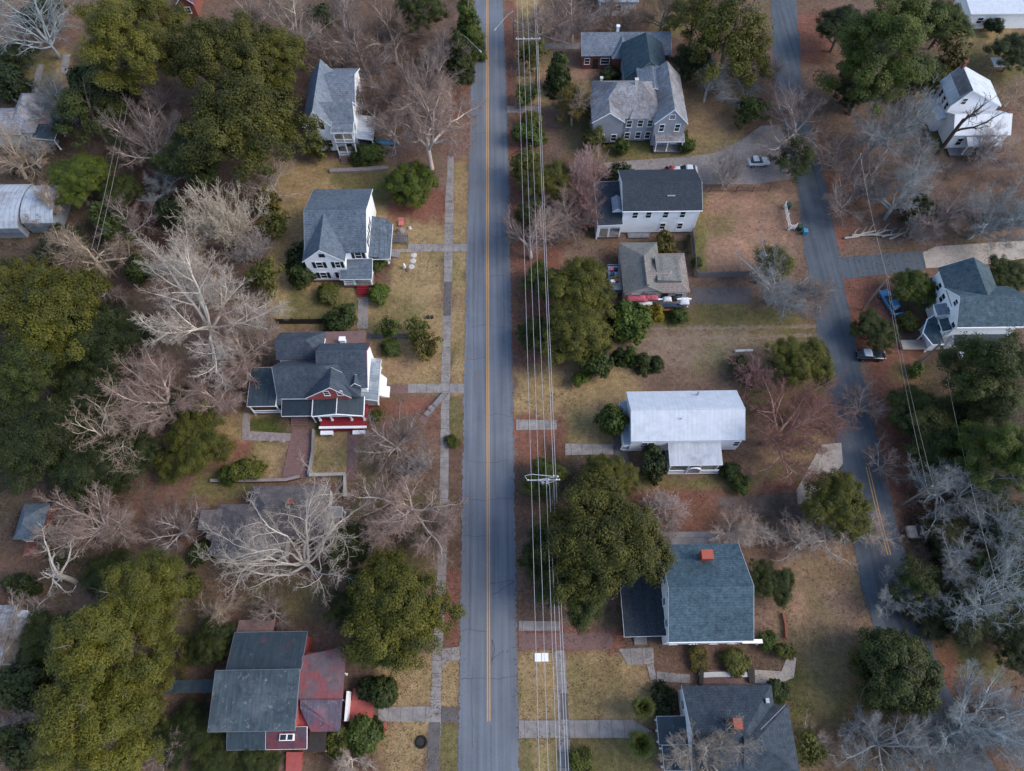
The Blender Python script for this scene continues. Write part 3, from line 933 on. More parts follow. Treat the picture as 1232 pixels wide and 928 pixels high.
def oak_blobs(seed, n=15, R=5.0, z=7.0, zr=2.6, br=(1.3, 2.6), flat=.85):
    r = random.Random(seed)
    out = [(0, 0, z, R * .62, R * .62, zr * 1.0)]
    for i in range(n):
        a = i * 2.399 + r.uniform(-.3, .3)
        q = math.sqrt((i + .6) / n) * R * r.uniform(.85, 1.08)
        b = r.uniform(*br)
        out.append((q * math.cos(a), q * math.sin(a), z + zr * (1 - (q / R) ** 2) * r.uniform(.6, 1.1) - .5 * r.random() - (q / R) * 1.0, b, b * r.uniform(.8, 1.2), b * flat * r.uniform(.8, 1.1)))
    return out


def pine_blobs(seed, n=34, R=4.6, z0=5.5, z1=13.5, br=(.8, 1.5)):
    r = random.Random(seed)
    out = []
    for i in range(n):
        t = (i + r.random()) / n
        z = z0 + (z1 - z0) * t
        q = R * (1 - .72 * t ** 1.4) * math.sqrt(r.uniform(.1, 1))
        a = i * 2.399 + r.uniform(-.4, .4)
        b = r.uniform(*br)
        out.append((q * math.cos(a), q * math.sin(a), z, b, b, b * .7))
    return out


def cone_blobs(n, R, z0, z1):
    return [(0, 0, z0 + (z1 - z0) * t, R * (1 - t) ** .8 + .15, R * (1 - t) ** .8 + .15, (z1 - z0) / n) for t in [i / n for i in range(n)]]


def shrub_blobs(seed, n=8, R=1.0, h=1.5):
    r = random.Random(seed)
    out = [(0, 0, h * .5, R * .75, R * .75, h * .5)]
    for i in range(n):
        a = i * 2.399
        q = R * .62 * r.uniform(.5, 1.1)
        b = R * r.uniform(.3, .55)
        out.append((q * math.cos(a), q * math.sin(a), h * r.uniform(.3, .78), b, b, b * r.uniform(.7, 1.2)))
    return out


K = {}
K['oak'] = [leafy_meshes(11, oak_blobs(1), 430, 200, .82, (.066, .115), 6, .36), leafy_meshes(12, oak_blobs(2, 13, 5.2, 7.2, 2.4), 430, 200, .82, (.066, .115), 6, .36),
            leafy_meshes(13, oak_blobs(3, 19, 5.2, 7.5, 3.0, (1.2, 2.3)), 450, 200, .78, (.066, .115), 6.5, .38)]
K['pine'] = [leafy_meshes(21, pine_blobs(4), 330, 180, .75, (.04, .15), 12, .3, limbs=12, outside=.7, up_bias=.8), leafy_meshes(22, pine_blobs(5, 40, 5.0, 5, 13), 350, 180, .72, (.04, .15), 12, .3, limbs=12, outside=.7, up_bias=.8)]
K['sparse'] = [leafy_meshes(31, pine_blobs(6, 26, 4.4, 3.5, 9.5, (.8, 1.4)), 150, 90, .8, (.07, .15), 8, .26, limbs=11, outside=.6), leafy_meshes(32, pine_blobs(7, 22, 4.6, 3.2, 9, (.9, 1.5)), 140, 90, .85, (.07, .15), 8, .26, limbs=11, outside=.6)]
K['magnolia'] = [leafy_meshes(41, [(0, 0, 3.6, 3.3, 3.3, 3.4), (1.2, .6, 3.6, 2.4, 2.6, 2.8), (-1.1, -.8, 3.2, 2.5, 2.4, 2.7), (.3, -1.3, 3.0, 2.5, 2.2, 2.6), (-.6, 1.3, 3.2, 2.4, 2.3, 2.6), (1.3, -1.1, 2.6, 2.2, 2.2, 2.2)], 330, 200, .6, (.062, .11), 5, .25, outside=.85, ragged=.1)]
K['cedar'] = [leafy_meshes(51, cone_blobs(9, 2.4, .6, 9.5), 300, 60, .5, (.07, .2), 9, .2, limbs=10, outside=.85, limb_len=1.6)]
K['shrub'] = [leafy_meshes(61, shrub_blobs(1), 90, 48, .28, (.06, .10), 1.1, .05, 'leaf_shrub', limb_len=.8, outside=.75, ragged=.05), leafy_meshes(62, shrub_blobs(2, 10), 90, 48, .28, (.06, .10), 1.1, .05, 'leaf_shrub', limb_len=.8, outside=.75, ragged=.06)]
K['loose'] = [leafy_meshes(71, shrub_blobs(3, 12, 1.15, 1.7), 46, 34, .3, (.055, .10), 1.3, .05, 'leaf_shrub', limb_len=1.0, ragged=.12), leafy_meshes(72, shrub_blobs(4, 12, 1.15, 1.7), 42, 34, .3, (.055, .10), 1.3, .05, 'leaf_shrub', limb_len=1.0, ragged=.12)]
K['ball'] = [leafy_meshes(81, [(0, 0, 1.0, 1.0, 1.0, 1.0)], 260, 40, .14, (.035, .06), 1.0, .07, 'leaf_shrub', limb_len=.5, outside=.97, ragged=.015)]
K['spire'] = [leafy_meshes(91, cone_blobs(6, .85, .1, 2.6), 110, 44, .24, (.05, .10), 2.2, .05, 'leaf_shrub', limb_len=.4, outside=.85, ragged=.05)]
K['bare'] = [bare_meshes(101, lim=7, a=(.6, 1.15), counts=(8, 8, 7, 5)), bare_meshes(102, trunk=2.2, lim=8, limb=6.0, a=(.6, 1.25), up=.05, counts=(8, 8, 7, 5)), bare_meshes(103, trunk=2.8, lim=6, limb=6.2, a=(.55, 1.15), up=.03, counts=(8, 8, 7, 5), wander=.17)]
K['fan'] = [bare_meshes(111, trunk=2.4, lim=8, limb=6.4, a=(.55, 1.25), up=.045, counts=(9, 9, 7, 5), ratio=(.52, .5, .5, .6), wander=.085), bare_meshes(112, trunk=2.2, lim=8, limb=6.0, a=(.6, 1.3), up=.05, counts=(9, 9, 7, 5), ratio=(.52, .5, .5, .6), wander=.085)]
K['twisted'] = [bare_meshes(121, trunk=2.4, r=.16, lim=10, limb=6.5, a=(.7, 1.35), up=.02, counts=(7, 6, 6, 3), ratio=(.55, .5, .5, .55), wander=.2, twig=.0065), bare_meshes(122, trunk=2.2, r=.155, lim=9, limb=6.2, a=(.65, 1.3), up=.03, counts=(7, 7, 6, 4), ratio=(.55, .5, .5, .55), wander=.22, twig=.0065)]
K['bush'] = [bare_meshes(131, trunk=.7, r=.06, lim=4, limb=2.2, a=(.3, .8), up=.10, counts=(6, 5, 4, 3), ratio=(.6, .55, .55, .6), wander=.12, stems=6, twig=.0055), bare_meshes(132, trunk=.5, r=.055, lim=4, limb=2.3, a=(.3, .9), up=.06, counts=(6, 5, 4, 3), ratio=(.6, .55, .55, .6), wander=.15, stems=7, twig=.0055)]
K['dead'] = [bare_meshes(141, trunk=5.0, r=.34, lim=4, limb=6.0, a=(.6, 1.2), up=.02, counts=(4, 4, 4), ratio=(.45, .5, .5), wander=.17, twig=.02)]


def palm_meshes(seed):
    rs = np.random.RandomState(seed)
    P0, R0, v0, f0 = grow(rs, np.array([[0, 0, -.1]]), np.array([[.05, .02, 1.0]]), np.array([2.8]), np.array([.2]), np.array([.17]), 5, .02, .02, 9)
    V, Fq, n = [], [], 0
    for i in range(30):
        a = i * 2.399
        el = 1.45 - 1.75 * (i / 29.0) + rs.normal(0, .1)
        d = np.array((math.cos(a) * math.cos(el), math.sin(a) * math.cos(el), math.sin(el)))
        s = np.array((-math.sin(a), math.cos(a), 0))
        b0 = np.array((0.12, 0.05, 2.75))
        tip = b0 + d * rs.uniform(.15, .75)
        u = np.cross(s, d)
        q = [b0 - s * .02, b0 + s * .02, tip + s * .02, tip - s * .02]
        V.append(np.array(q))
        Fq.append(np.array([[n, n + 1, n + 2, n + 3]]))
        n += 4
        for j in range(15):
            t = (j - 7) / 7 * 1.25
            dd = nrm(d * math.cos(t) + s * math.sin(t) + np.array((0, 0, -.10 - .18 * abs(t))) + u * rs.normal(0, .05))
            L = 1.15 * (1 - .25 * abs(t) / 1.25) * rs.uniform(.85, 1.1)
            sd = nrm(np.cross(dd, u)) * .055
            mid = tip + dd * L * .55
            end = tip + dd * L + np.array((0, 0, -.12))
            V.append(np.array([tip - sd * .4, tip + sd * .4, mid + sd, mid - sd]))
            V.append(np.array([mid - sd, mid + sd, end + sd * .15, end - sd * .15]))
            Fq.append(np.array([[n, n + 1, n + 2, n + 3], [n + 4, n + 5, n + 6, n + 7]]))
            n += 8
    for i in range(46):
        a = rs.uniform(0, 6.28)
        el = rs.uniform(.05, .75)
        d = np.array((math.cos(a) * math.cos(el), math.sin(a) * math.cos(el), math.sin(el)))
        u = nrm(np.array((-math.sin(a), math.cos(a), rs.normal(0, .3)))) * .06
        b0 = np.array((.12, .05, 2.78)) + d * .05
        m1, e1 = b0 + d * .6, b0 + d * 1.15 - np.array((0, 0, .12))
        V.append(np.array([b0 - u * .4, b0 + u * .4, m1 + u, m1 - u, m1 - u, m1 + u, e1 + u * .15, e1 - u * .15]))
        Fq.append(np.array([[n, n + 1, n + 2, n + 3], [n + 4, n + 5, n + 6, n + 7]]))
        n += 8
    return {'trunk': np_mesh('palm_trunk', v0, f0, 'bark'), 'crown': np_mesh('palm_crown', np.concatenate(V), np.concatenate(Fq), 'leaf_shrub'), 'R': 1.75, 'H': 4.0, 'zc': 2.8}


K['palm'] = [palm_meshes(5)]

SHRUBS = {'shrub', 'loose', 'ball', 'spire', 'bush'}
NAME = {'oak': 'evergreen_tree', 'pine': 'pine_tree', 'sparse': 'sparse_tree', 'magnolia': 'magnolia_tree', 'cedar': 'cedar_tree', 'shrub': 'shrub', 'loose': 'shrub', 'ball': 'clipped_shrub',
        'spire': 'cypress_shrub', 'bare': 'bare_tree', 'fan': 'bare_tree', 'twisted': 'bare_tree', 'bush': 'bare_bush', 'dead': 'dead_tree', 'palm': 'palm_tree'}
GROUP = {'evergreen_tree': 'broad evergreen trees between the houses', 'pine_tree': 'pine trees', 'sparse_tree': 'thinly leaved trees', 'magnolia_tree': 'round dark evergreen trees', 'cedar_tree': 'cedars by the street',
         'shrub': 'green shrubs in the yards', 'clipped_shrub': 'clipped round shrubs', 'cypress_shrub': 'row of small cypresses', 'bare_tree': 'leafless winter trees', 'bare_bush': 'leafless bushes', 'dead_tree': 'dead trees', 'palm_tree': 'palm trees'}
BARKS = {'pale': (.48, .43, .375), 'rust': (.34, .20, .17), 'white': (.47, .42, .365), 'grey': (.30, .315, .32), 'blue': (.33, .37, .385), 'brown': (.25, .205, .175), 'tan': (.42, .36, .28), 'pink': (.26, .155, .14), 'blossom': (.40, .27, .25), 'rose': (.42, .345, .305), 'dark': (.085, .07, .06), 'mauve': (.32, .28, .262)}
TINTS = {'mid': (.82, .78, .62), 'olive': (1.15, 1.05, .85), 'yellow': (1.12, 1.06, .75), 'green': (.8, 1.0, .8), 'dark': (.5, .62, .62), 'deep': (.32, .42, .5), 'teal': (.38, .55, .75), 'pale': (1.35, 1.35, 1.6), 'bright': (1.0, 1.25, .7), 'gold': (3.2, 2.0, .5), 'brown': (1.3, .9, .9), 'grey': (1.1, 1.15, 1.9)}  # leaf colour multipliers; deep is the darkest
_cnt = {}
_tr = random.Random(99)


def plant(kind, px, py, rpx, tone, label, var=None, hs=1.0, zs=None, group=None):
    """A plant whose crown centre shows at px, py with a half width of rpx pixels."""
    ks = K[kind]
    i = _cnt.get(kind, 0)
    _cnt[kind] = i + 1
    k = ks[(i if var is None else var) % len(ks)]
    p = P(px, py, 3.0)
    rpx = rpx * 1.07
    s = rpx * mpp(p) / k['R']
    for _ in range(3):
        z = k['zc'] * s * hs
        p = P(px, py, z)
        s = rpx * mpp(p) / k['R']
    nm = NAME[kind]
    o = bpy.data.objects.new(nm, None)
    o.location = (p.x, p.y, 0)
    o.scale = (s, s, s * hs)
    o.rotation_euler = (0, 0, _tr.uniform(0, 6.28))
    o.empty_display_size = .5
    C.objects.link(o)
    tag(o, label, 'shrub' if kind in SHRUBS else 'tree', group or GROUP[nm])
    bare = kind in ('bare', 'fan', 'twisted', 'bush', 'dead')
    for part in ('trunk', 'crown'):
        pn = {'trunk': 'stem', 'crown': 'twigs' if kind == 'bush' else 'foliage'}[part] if kind in SHRUBS else part
        c = bpy.data.objects.new(pn, k[part])
        j = _tr.uniform(.9, 1.1)
        if bare:
            t = BARKS[tone]
            tw = ((.78, .75, .73) if tone in ('blue', 'grey', 'white') else (.70, .61, .57)) if part == 'crown' and kind not in ('bush', 'dead') else (1.22, 1.2, 1.17) if kind in ('bare', 'fan') else (1, 1, 1)
            c.color = (*[min(.75, q * j * w_) for q, w_ in zip(t, tw)], 1)
        elif part == 'crown':
            c.color = (*[q * j for q in TINTS[tone]], 1)
        elif kind == 'palm':
            c.color = (.9, .9, .9, 1)
        else:
            c.color = (1, 1, 1, 1)
        c.parent = o
        C.objects.link(c)
    return o

PLANTS = [
    # --- west side, evergreen
    ('oak', 292, 140, 72, 'mid', 'huge dark green oak hiding the west side of the topmost white house', 0, 1.0),
    ('oak', 265, 55, 58, 'mid', 'dark green tree at the top, just above the huge oak beside the topmost white house', 1, 1.1),
    ('oak', 325, 65, 40, 'olive', 'olive green tree crown between the topmost white house roof and the dark oaks', 2, 1.0),
    ('oak', 235, 175, 45, 'dark', 'dark lower tree under the flank of the huge oak, beside white bare stems', 1, .9),
    ('pine', 140, 40, 48, 'olive', 'olive pine with open branches near the top corner beyond the garden path', 0, .95),
    ('pine', 180, 12, 38, 'olive', 'olive pine crown cut by the top edge of the photo beside dark oaks', 1, .95),
    ('sparse', 100, 130, 42, 'dark', 'thin dark green tree beside the grey roofed house in the top corner', 0, .8),
    ('oak', 90, 210, 33, 'bright', 'bright green small tree above the pale curved metal sheds', 2, .75),
    ('oak', 140, 225, 25, 'dark', 'dark green small tree behind the bright green one near two thin wires', 0, .8),
    ('oak', 50, 375, 62, 'yellow', 'big yellow green tree at the photo edge beside the pale fan shaped bare tree', 0, 1.05),
    ('oak', 5, 350, 45, 'olive', 'olive tree cut by the photo edge just below the curved metal sheds', 1, 1.0),
    ('oak', 118, 400, 42, 'deep', 'dark evergreen pressed between the big yellow green tree and pale bare tree', 2, .9),
    ('oak', 20, 440, 45, 'dark', 'green evergreen below the big yellow green tree at the photo edge', 2, 1.0),
    ('oak', 30, 525, 55, 'deep', 'almost black evergreen at the photo edge above the small brick cottage', 0, .85),
    ('oak', 95, 470, 40, 'deep', 'very dark evergreen above the tan twisted bare tree', 1, .85),
    ('oak', 100, 560, 40, 'deep', 'very dark evergreen behind the spreading bare trees above the brick cottage', 2, .8),
    ('oak', 150, 545, 35, 'deep', 'dark evergreen under the bare branches beside a yellow green tree', 0, .8),
    ('oak', 235, 528, 38, 'yellow', 'yellow green tree at the edge of the yard behind the dark slate Victorian house', 1, .85),
    ('oak', 205, 555, 22, 'olive', 'small olive tree joined to the yellow green one behind the Victorian house', 2, .8),
    ('pine', 165, 710, 46, 'yellow', 'yellow green pine at the top of the tall trio in the bottom corner', 0, 1.0),
    ('pine', 120, 780, 66, 'yellow', 'largest yellow green pine in the middle of the tall trio in the bottom corner', 1, 1.05),
    ('pine', 100, 875, 62, 'yellow', 'yellow green pine at the bottom of the tall trio in the bottom corner', 0, 1.05),
    ('pine', 158, 850, 36, 'olive', 'smaller olive pine between the tall trio and the covered walkway roof', 1, .9),
    ('oak', 60, 770, 38, 'dark', 'dark tree behind the tall pine trio beside the pale photo edge roof', 1, .8),
    ('sparse', 208, 785, 26, 'olive', 'thin olive tree beside the end of the covered walkway', 0, .6),
    ('oak', 253, 772, 26, 'dark', 'dark evergreen against the rear roof of the teal and red house', 2, .8),
    ('shrub', 225, 705, 14, 'olive', 'olive shrub alone in the weedy yard above the teal and red house', 0, 1.0),
    ('oak', 220, 882, 34, 'deep', 'deep green tree below the covered walkway of the teal and red house', 1, .5),
    ('oak', 262, 912, 34, 'dark', 'dark tree at the bottom beside the front steps of the teal and red house', 0, .5),
    ('oak', 305, 920, 26, 'dark', 'dark bush tree just under the front windows of the teal and red house', 2, .6),
    ('oak', 478, 735, 64, 'yellow', 'broad olive evergreen overhanging the sidewalk beside the main street', 0, 1.0),
    ('oak', 430, 720, 32, 'dark', 'dark crown joined to the house side of the broad olive evergreen', 1, .95),
    ('oak', 455, 762, 34, 'green', 'green crown at the foot of the broad olive evergreen above the clipped ball', 2, .8),
    ('ball', 460, 832, 17, 'dark', 'dark clipped ball shrub on the tan lawn beside the concrete walk', 0, 1.0),
    ('ball', 442, 828, 13, 'deep', 'clipped dark shrub between the ball shrub and the red roof', 0, .9),
    ('shrub', 437, 886, 20, 'green', 'low green hedge bush beside the red deck and the pink curb', 0, .8),
    ('shrub', 405, 893, 17, 'olive', 'olive bush at the corner of the dark rusty porch roof', 1, 1.0),
    ('shrub', 450, 880, 12, 'dark', 'dark bush end nearest the curved pink edging on the lawn', 1, .8),
    # --- around the west houses
    ('magnolia', 493, 217, 27, 'bright', 'round bright green tree on the lawn between the two white houses', 0, .75),
    ('shrub', 445, 183, 13, 'green', 'green hedge bush in front of the topmost white house', 0, .8),
    ('shrub', 430, 185, 11, 'dark', 'dark hedge bush at the steps of the topmost white house', 1, .8),
    ('shrub', 458, 182, 11, 'green', 'green hedge bush beside the blue boat', 1, .8),
    ('shrub', 445, 160, 10, 'green', 'green bush against the side porch of the topmost white house', 0, .9),
    ('loose', 380, 172, 15, 'olive', 'leafy bush against the south wall of the topmost white house', 0, 1.4),
    ('shrub', 358, 305, 15, 'deep', 'tall dark shrub against the west wall of the white house with black shutters', 1, 1.3),
    ('shrub', 362, 328, 14, 'dark', 'dark shrub at the corner of the white house with black shutters', 0, 1.2),
    ('shrub', 394, 352, 13, 'olive', 'low olive shrub under the front wall of the white house with black shutters', 0, .7),
    ('shrub', 408, 382, 19, 'dark', 'wide dark shrub behind the roof of the slate Victorian house', 1, .9),
    ('shrub', 455, 352, 12, 'bright', 'bright green shrub beside the red front steps', 0, .9),
    ('shrub', 457, 318, 9, 'green', 'small green shrub below the side porch roof of the shuttered white house', 1, 1.0),
    ('loose', 316, 330, 20, 'olive', 'loose olive bush at the edge of the lawn beside the pale fan shaped tree', 0, 1.3),
    ('loose', 328, 268, 18, 'olive', 'loose olive bush on the lawn corner above the shuttered white house', 1, 1.2),
    ('loose', 322, 240, 15, 'brown', 'brownish loose bush near the twiggy grey bare bush', 0, 1.2),
    ('loose', 468, 394, 14, 'green', 'young green tree standing alone on the front lawn', 1, 1.5),
    ('loose', 503, 395, 15, 'olive', 'olive bush at the corner of the lawn beside the sidewalk', 0, 1.2),
    ('loose', 512, 415, 17, 'brown', 'brownish twiggy bush beside the sidewalk below the olive one', 1, 1.2),
    ('shrub', 470, 418, 11, 'green', 'low green bush under the young lawn tree', 0, .7),
    ('shrub', 295, 566, 17, 'yellow', 'yellow green shrub against the brown garden wall', 1, .9),
    ('shrub', 275, 570, 11, 'green', 'green shrub beside the yellow green one at the garden wall', 0, .9),
    ('shrub', 238, 665, 13, 'dark', 'dark green shrub alone beside the low brown roof', 0, .9),
    ('loose', 453, 500, 9, 'olive', 'small bush at the red corner of the Victorian house porch', 0, 1.0),
    ('oak', 415, 655, 28, 'dark', 'dark evergreen under the twisted pale tree beside the low brown roof', 1, .8),
    ('shrub', 545, 530, 9, 'olive', 'small green clump growing on the street verge', 1, .7),
    ('cedar', 563, 38, 19, 'green', 'tall pointed cedar leaning over the edge of the main street at the top', 0, 1.1),
    ('cedar', 552, 72, 17, 'dark', 'shorter dark cedar just below the tall one at the street', 0, .9),
    ('oak', 500, 8, 30, 'dark', 'dark evergreen at the top edge of the photo left of the cedars', 2, .9),
    ('oak', 45, 12, 24, 'deep', 'deep green tree under the bluish bare tree in the top corner', 1, .8),
    ('oak', 20, 62, 22, 'deep', 'small deep green tree beside the stone garden path in the top corner', 2, .7),
    ('shrub', 10, 95, 20, 'deep', 'dark bush above the grey hip roof in the top corner', 0, 1.0),
    ('oak', 130, 690, 28, 'dark', 'dark bush tree between the white dead tree and the tall pines', 2, .6),
    ('shrub', 22, 705, 16, 'deep', 'deep green bush inside the yard of the brick cottage', 1, 1.2),
    # --- street verge east
    ('loose', 640, 62, 16, 'yellow', 'yellow green bush under the wires at the top of the street', 0, 1.2),
    ('loose', 634, 112, 14, 'green', 'loose dark bush under the wires above the slab walk', 1, 1.2),
    ('shrub', 640, 142, 12, 'olive', 'olive clump under the wires just below the slab walk', 0, .9),
    ('shrub', 636, 160, 17, 'green', 'green bush under the wires opposite the grey Victorian house', 1, 1.0),
    ('oak', 655, 212, 30, 'olive', 'olive tree under the wires beside the pink flowering bush', 1, .8),
    ('loose', 632, 195, 18, 'olive', 'thin olive bush between the street and the olive tree', 0, 1.4),
    ('sparse', 640, 255, 22, 'dark', 'thin dark tree under the wires opposite the black roofed house', 1, .8),
    ('oak', 700, 345, 42, 'yellow', 'yellow green evergreen in front of the bungalow with the cluttered porch', 0, 1.0),
    ('oak', 690, 395, 40, 'olive', 'olive evergreen just above the row of small cypresses', 2, .95),
    ('oak', 655, 335, 24, 'green', 'green tree under the wires opposite the shuttered white house', 1, .9),
    ('oak', 648, 400, 22, 'dark', 'dark green tree under the wires above the bare verge', 2, .9),
    ('shrub', 718, 430, 19, 'dark', 'broad dark bush at the start of the small cypress row', 0, 1.1),
    ('spire', 745, 428, 9, 'dark', 'first small cypress of the row, beside the broad dark bush', 0, 1.0),
    ('spire', 758, 428, 10, 'green', 'tallest cypress in the small row on the dry lawn', 0, 1.15),
    ('spire', 773, 436, 12, 'dark', 'wide dark cypress near the end of the small row', 0, .7),
    ('spire', 789, 437, 10, 'dark', 'last low cypress at the open end of the small row', 0, .65),
    ('shrub', 700, 455, 11, 'bright', 'small bright weed clump below the olive evergreens', 1, 1.0),
    ('shrub', 762, 382, 23, 'bright', 'rounded green shrub against the cluttered porch', 0, 1.0),
    ('shrub', 787, 375, 13, 'gold', 'yellow leaved shrub against the cluttered porch', 1, 1.4),
    ('shrub', 738, 385, 14, 'dark', 'dark shrub between the olive evergreen and the cluttered porch', 1, 1.0),
    ('shrub', 818, 379, 10, 'green', 'small green shrub at the porch corner near the alley', 0, .8),
    ('shrub', 800, 293, 14, 'brown', 'brownish shrub between the black roofed house and the bungalow', 1, 1.2),
    ('shrub', 839, 315, 6, 'green', 'tiny green shrub at the grey fence', 0, 1.0),
    ('oak', 720, 646, 72, 'mid', 'massive olive evergreen beside the utility pole, biggest tree along the street', 0, 1.1),
    ('oak', 690, 700, 45, 'dark', 'lower olive crown under the massive evergreen above the brick path', 1, .95),
    ('oak', 665, 660, 34, 'dark', 'dark crown under the wires beside the massive evergreen', 2, .95),
    ('oak', 655, 575, 24, 'green', 'small green crown under the pole crossarm', 1, .85),
    ('oak', 733, 575, 30, 'olive', 'yellow green crown between the massive evergreen and the white bungalow', 2, .9),
    ('shrub', 738, 502, 17, 'green', 'tall green shrub beside the annex of the white metal roofed bungalow', 0, 1.4),
    ('shrub', 785, 555, 18, 'deep', 'deep green shrub between the white bungalow and the massive evergreen', 1, 1.1),
    ('shrub', 880, 568, 11, 'dark', 'dark shrub at the corner of the white bungalow porch', 0, 1.0),
    ('shrub', 893, 582, 12, 'green', 'green shrub just below the porch corner of the white bungalow', 1, .9),
    ('sparse', 690, 120, 24, 'brown', 'thin brownish tree in front of the grey Victorian house', 0, .8),
    ('spire', 672, 90, 16, 'dark', 'dark conical shrub on the lawn before the long low grey roof', 0, 1.2),
    ('shrub', 735, 88, 12, 'dark', 'dark shrub between the steep teal roof and the grey Victorian', 1, .9),
    ('loose', 716, 164, 14, 'olive', 'loose olive shrub at the near corner of the grey Victorian house', 0, 1.2),
    ('shrub', 750, 174, 9, 'green', 'small round shrub under the front windows of the grey Victorian house', 0, 1.1),
    ('shrub', 818, 160, 9, 'yellow', 'yellow green shrub at the entrance corner of the grey Victorian house', 1, 1.1),
    ('shrub', 827, 173, 9, 'green', 'green shrub on the lawn corner beside the gravel drive', 0, 1.0),
    ('shrub', 745, 205, 14, 'dark', 'dark shrub behind the low wing of the black roofed house', 1, 1.2),
    ('oak', 832, 72, 26, 'deep', 'deep green tree beside the steep teal roof', 0, .85),
    ('sparse', 880, 35, 46, 'yellow', 'thin yellow green tree at the top beside the narrow side street', 1, 1.1),
    ('sparse', 840, 15, 34, 'olive', 'thin olive tree at the top edge above the steep teal roof', 0, 1.0),
    ('sparse', 905, 60, 30, 'olive', 'thin olive tree leaning over the narrow side street', 1, 1.0),
    ('loose', 904, 130, 19, 'green', 'loose green bush on the lawn beside the curved gravel drive', 0, 1.1),
    ('sparse', 960, 185, 26, 'dark', 'dark twiggy evergreen beside the small parked car', 0, .8),
    ('oak', 968, 432, 34, 'yellow', 'yellow green tree at the edge of the side street above the white bungalow', 1, .85),
    ('sparse', 932, 312, 26, 'yellow', 'thin yellow green tree mixed with bare branches by the side street', 1, .9),
    ('shrub', 893, 438, 13, 'dark', 'dark bush on the lawn above the reddish bare tree', 0, .8),
    ('oak', 1010, 605, 38, 'yellow', 'yellow green tree beside the yellow lines of the side street', 2, .85),
    ('magnolia', 1083, 808, 46, 'dark', 'large round dark green tree overhanging the lower side street', 0, .85),
    ('oak', 930, 700, 25, 'dark', 'dark green tree against the east side of the teal roofed house', 1, .8),
    ('shrub', 925, 770, 11, 'green', 'green shrub below the teal roofed house near the stone steps', 0, 1.0),
    ('shrub', 945, 785, 11, 'olive', 'olive shrub beside the curved concrete path', 1, 1.0),
    ('shrub', 938, 832, 13, 'dark', 'dark shrub at the corner of the dark grey roof by the path', 0, .8),
    ('shrub', 800, 843, 17, 'deep', 'deep green shrub between the palms and the dark grey roofed house', 1, 1.0),
    ('palm', 775, 852, 17, 'pale', 'upper fan palm beside the deep green shrub', 0, 1.0),
    ('palm', 772, 897, 20, 'pale', 'lower fan palm at the end of the concrete walk', 0, 1.0),
    ('shrub', 700, 916, 14, 'yellow', 'yellow green low shrub on the lawn beside the sidewalk at the bottom', 0, .7),
    ('shrub', 840, 793, 14, 'brown', 'brownish low shrub bed below the teal roof', 1, .5),
    ('shrub', 885, 795, 15, 'olive', 'olive low shrub bed below the teal roof near the steps', 0, .5),
    ('loose', 975, 898, 20, 'olive', 'green bush under pale bare branches beside the dark grey roof', 0, 1.0),
    # --- north-east and east
    ('pine', 1072, 45, 58, 'green', 'large round topped dark pine in the top corner beside the side street', 1, .95),
    ('oak', 1028, 105, 26, 'deep', 'deep green small tree below the round topped pine', 0, .8),
    ('oak', 1015, 28, 28, 'deep', 'deep green tree between the side street and the round topped pine', 2, .9),
    ('oak', 1115, 88, 26, 'dark', 'dark evergreen between the round topped pine and the weathered white house', 1, .85),
    ('oak', 1140, 22, 30, 'green', 'green tree at the top beside the flat white roof', 2, .9),
    ('loose', 1148, 62, 20, 'brown', 'brownish bush above the weathered white house', 0, 1.4),
    ('oak', 1225, 60, 28, 'dark', 'dark tree at the photo edge below the flat white roof', 0, .8),
    ('shrub', 1197, 28, 12, 'deep', 'deep green bush in front of the flat white roof', 1, 1.0),
    ('oak', 1055, 395, 25, 'dark', 'round dark tree beside the parked dark car', 1, .75),
    ('oak', 1102, 345, 24, 'green', 'green tree between the bright blue car and the house with teal roofs', 2, .8),
    ('oak', 1213, 330, 26, 'dark', 'dark tree behind the teal roofed white house at the photo edge', 0, .8),
    ('shrub', 1095, 385, 11, 'olive', 'olive bush beside the porch of the white house with teal roofs', 0, 1.0),
    ('shrub', 1103, 443, 9, 'bright', 'small bright green bush on the lawn below the white house with teal roofs', 1, .9),
    ('pine', 1200, 440, 46, 'dark', 'dark pine at the photo edge below the white house with teal roofs', 0, .95),
    ('oak', 1130, 520, 46, 'dark', 'wide dark green tree beside the side street under thin wires', 1, .65),
    ('oak', 1100, 490, 28, 'green', 'green tree beside the side street above the wide dark one', 2, .7),
    ('pine', 1212, 545, 46, 'green', 'green pine at the photo edge beside the dirt track', 1, .9),
    ('oak', 1175, 500, 36, 'deep', 'very dark tree behind the dark pine near the dirt track', 0, .8),
    ('oak', 1170, 730, 40, 'deep', 'very dark tree under grey bare branches beside the lower side street', 2, .6),
    ('oak', 1215, 700, 38, 'teal', 'bluish dark tree at the photo edge below the parked pickup', 1, .6),
    ('oak', 1225, 640, 34, 'teal', 'bluish dark tree at the photo edge beside grey bare branches', 0, .6),
    ('sparse', 1105, 700, 30, 'dark', 'thin green tree overhanging the side street below the parked pickup', 0, .85),
    ('shrub', 1145, 670, 16, 'deep', 'deep green bush just below the parked pickup', 1, 1.0),
    ('oak', 1225, 770, 30, 'deep', 'very dark tree at the photo edge above the dense grey bare tree', 2, .8),
    # --- bare trees, west
    ('fan', 232, 372, 88, 'white', 'largest pale fan shaped bare tree, beside the big yellow green tree', 0, .8),
    ('fan', 280, 415, 48, 'rose', 'rosy bare tree behind the slate Victorian house', 1, .9),
    ('twisted', 352, 665, 82, 'white', 'white twisted bare tree standing over the low brown roof', 0, 1.0),
    ('bare', 496, 600, 60, 'rose', 'rosy bare tree spreading between the low brown roof and the main street', 0, .9),
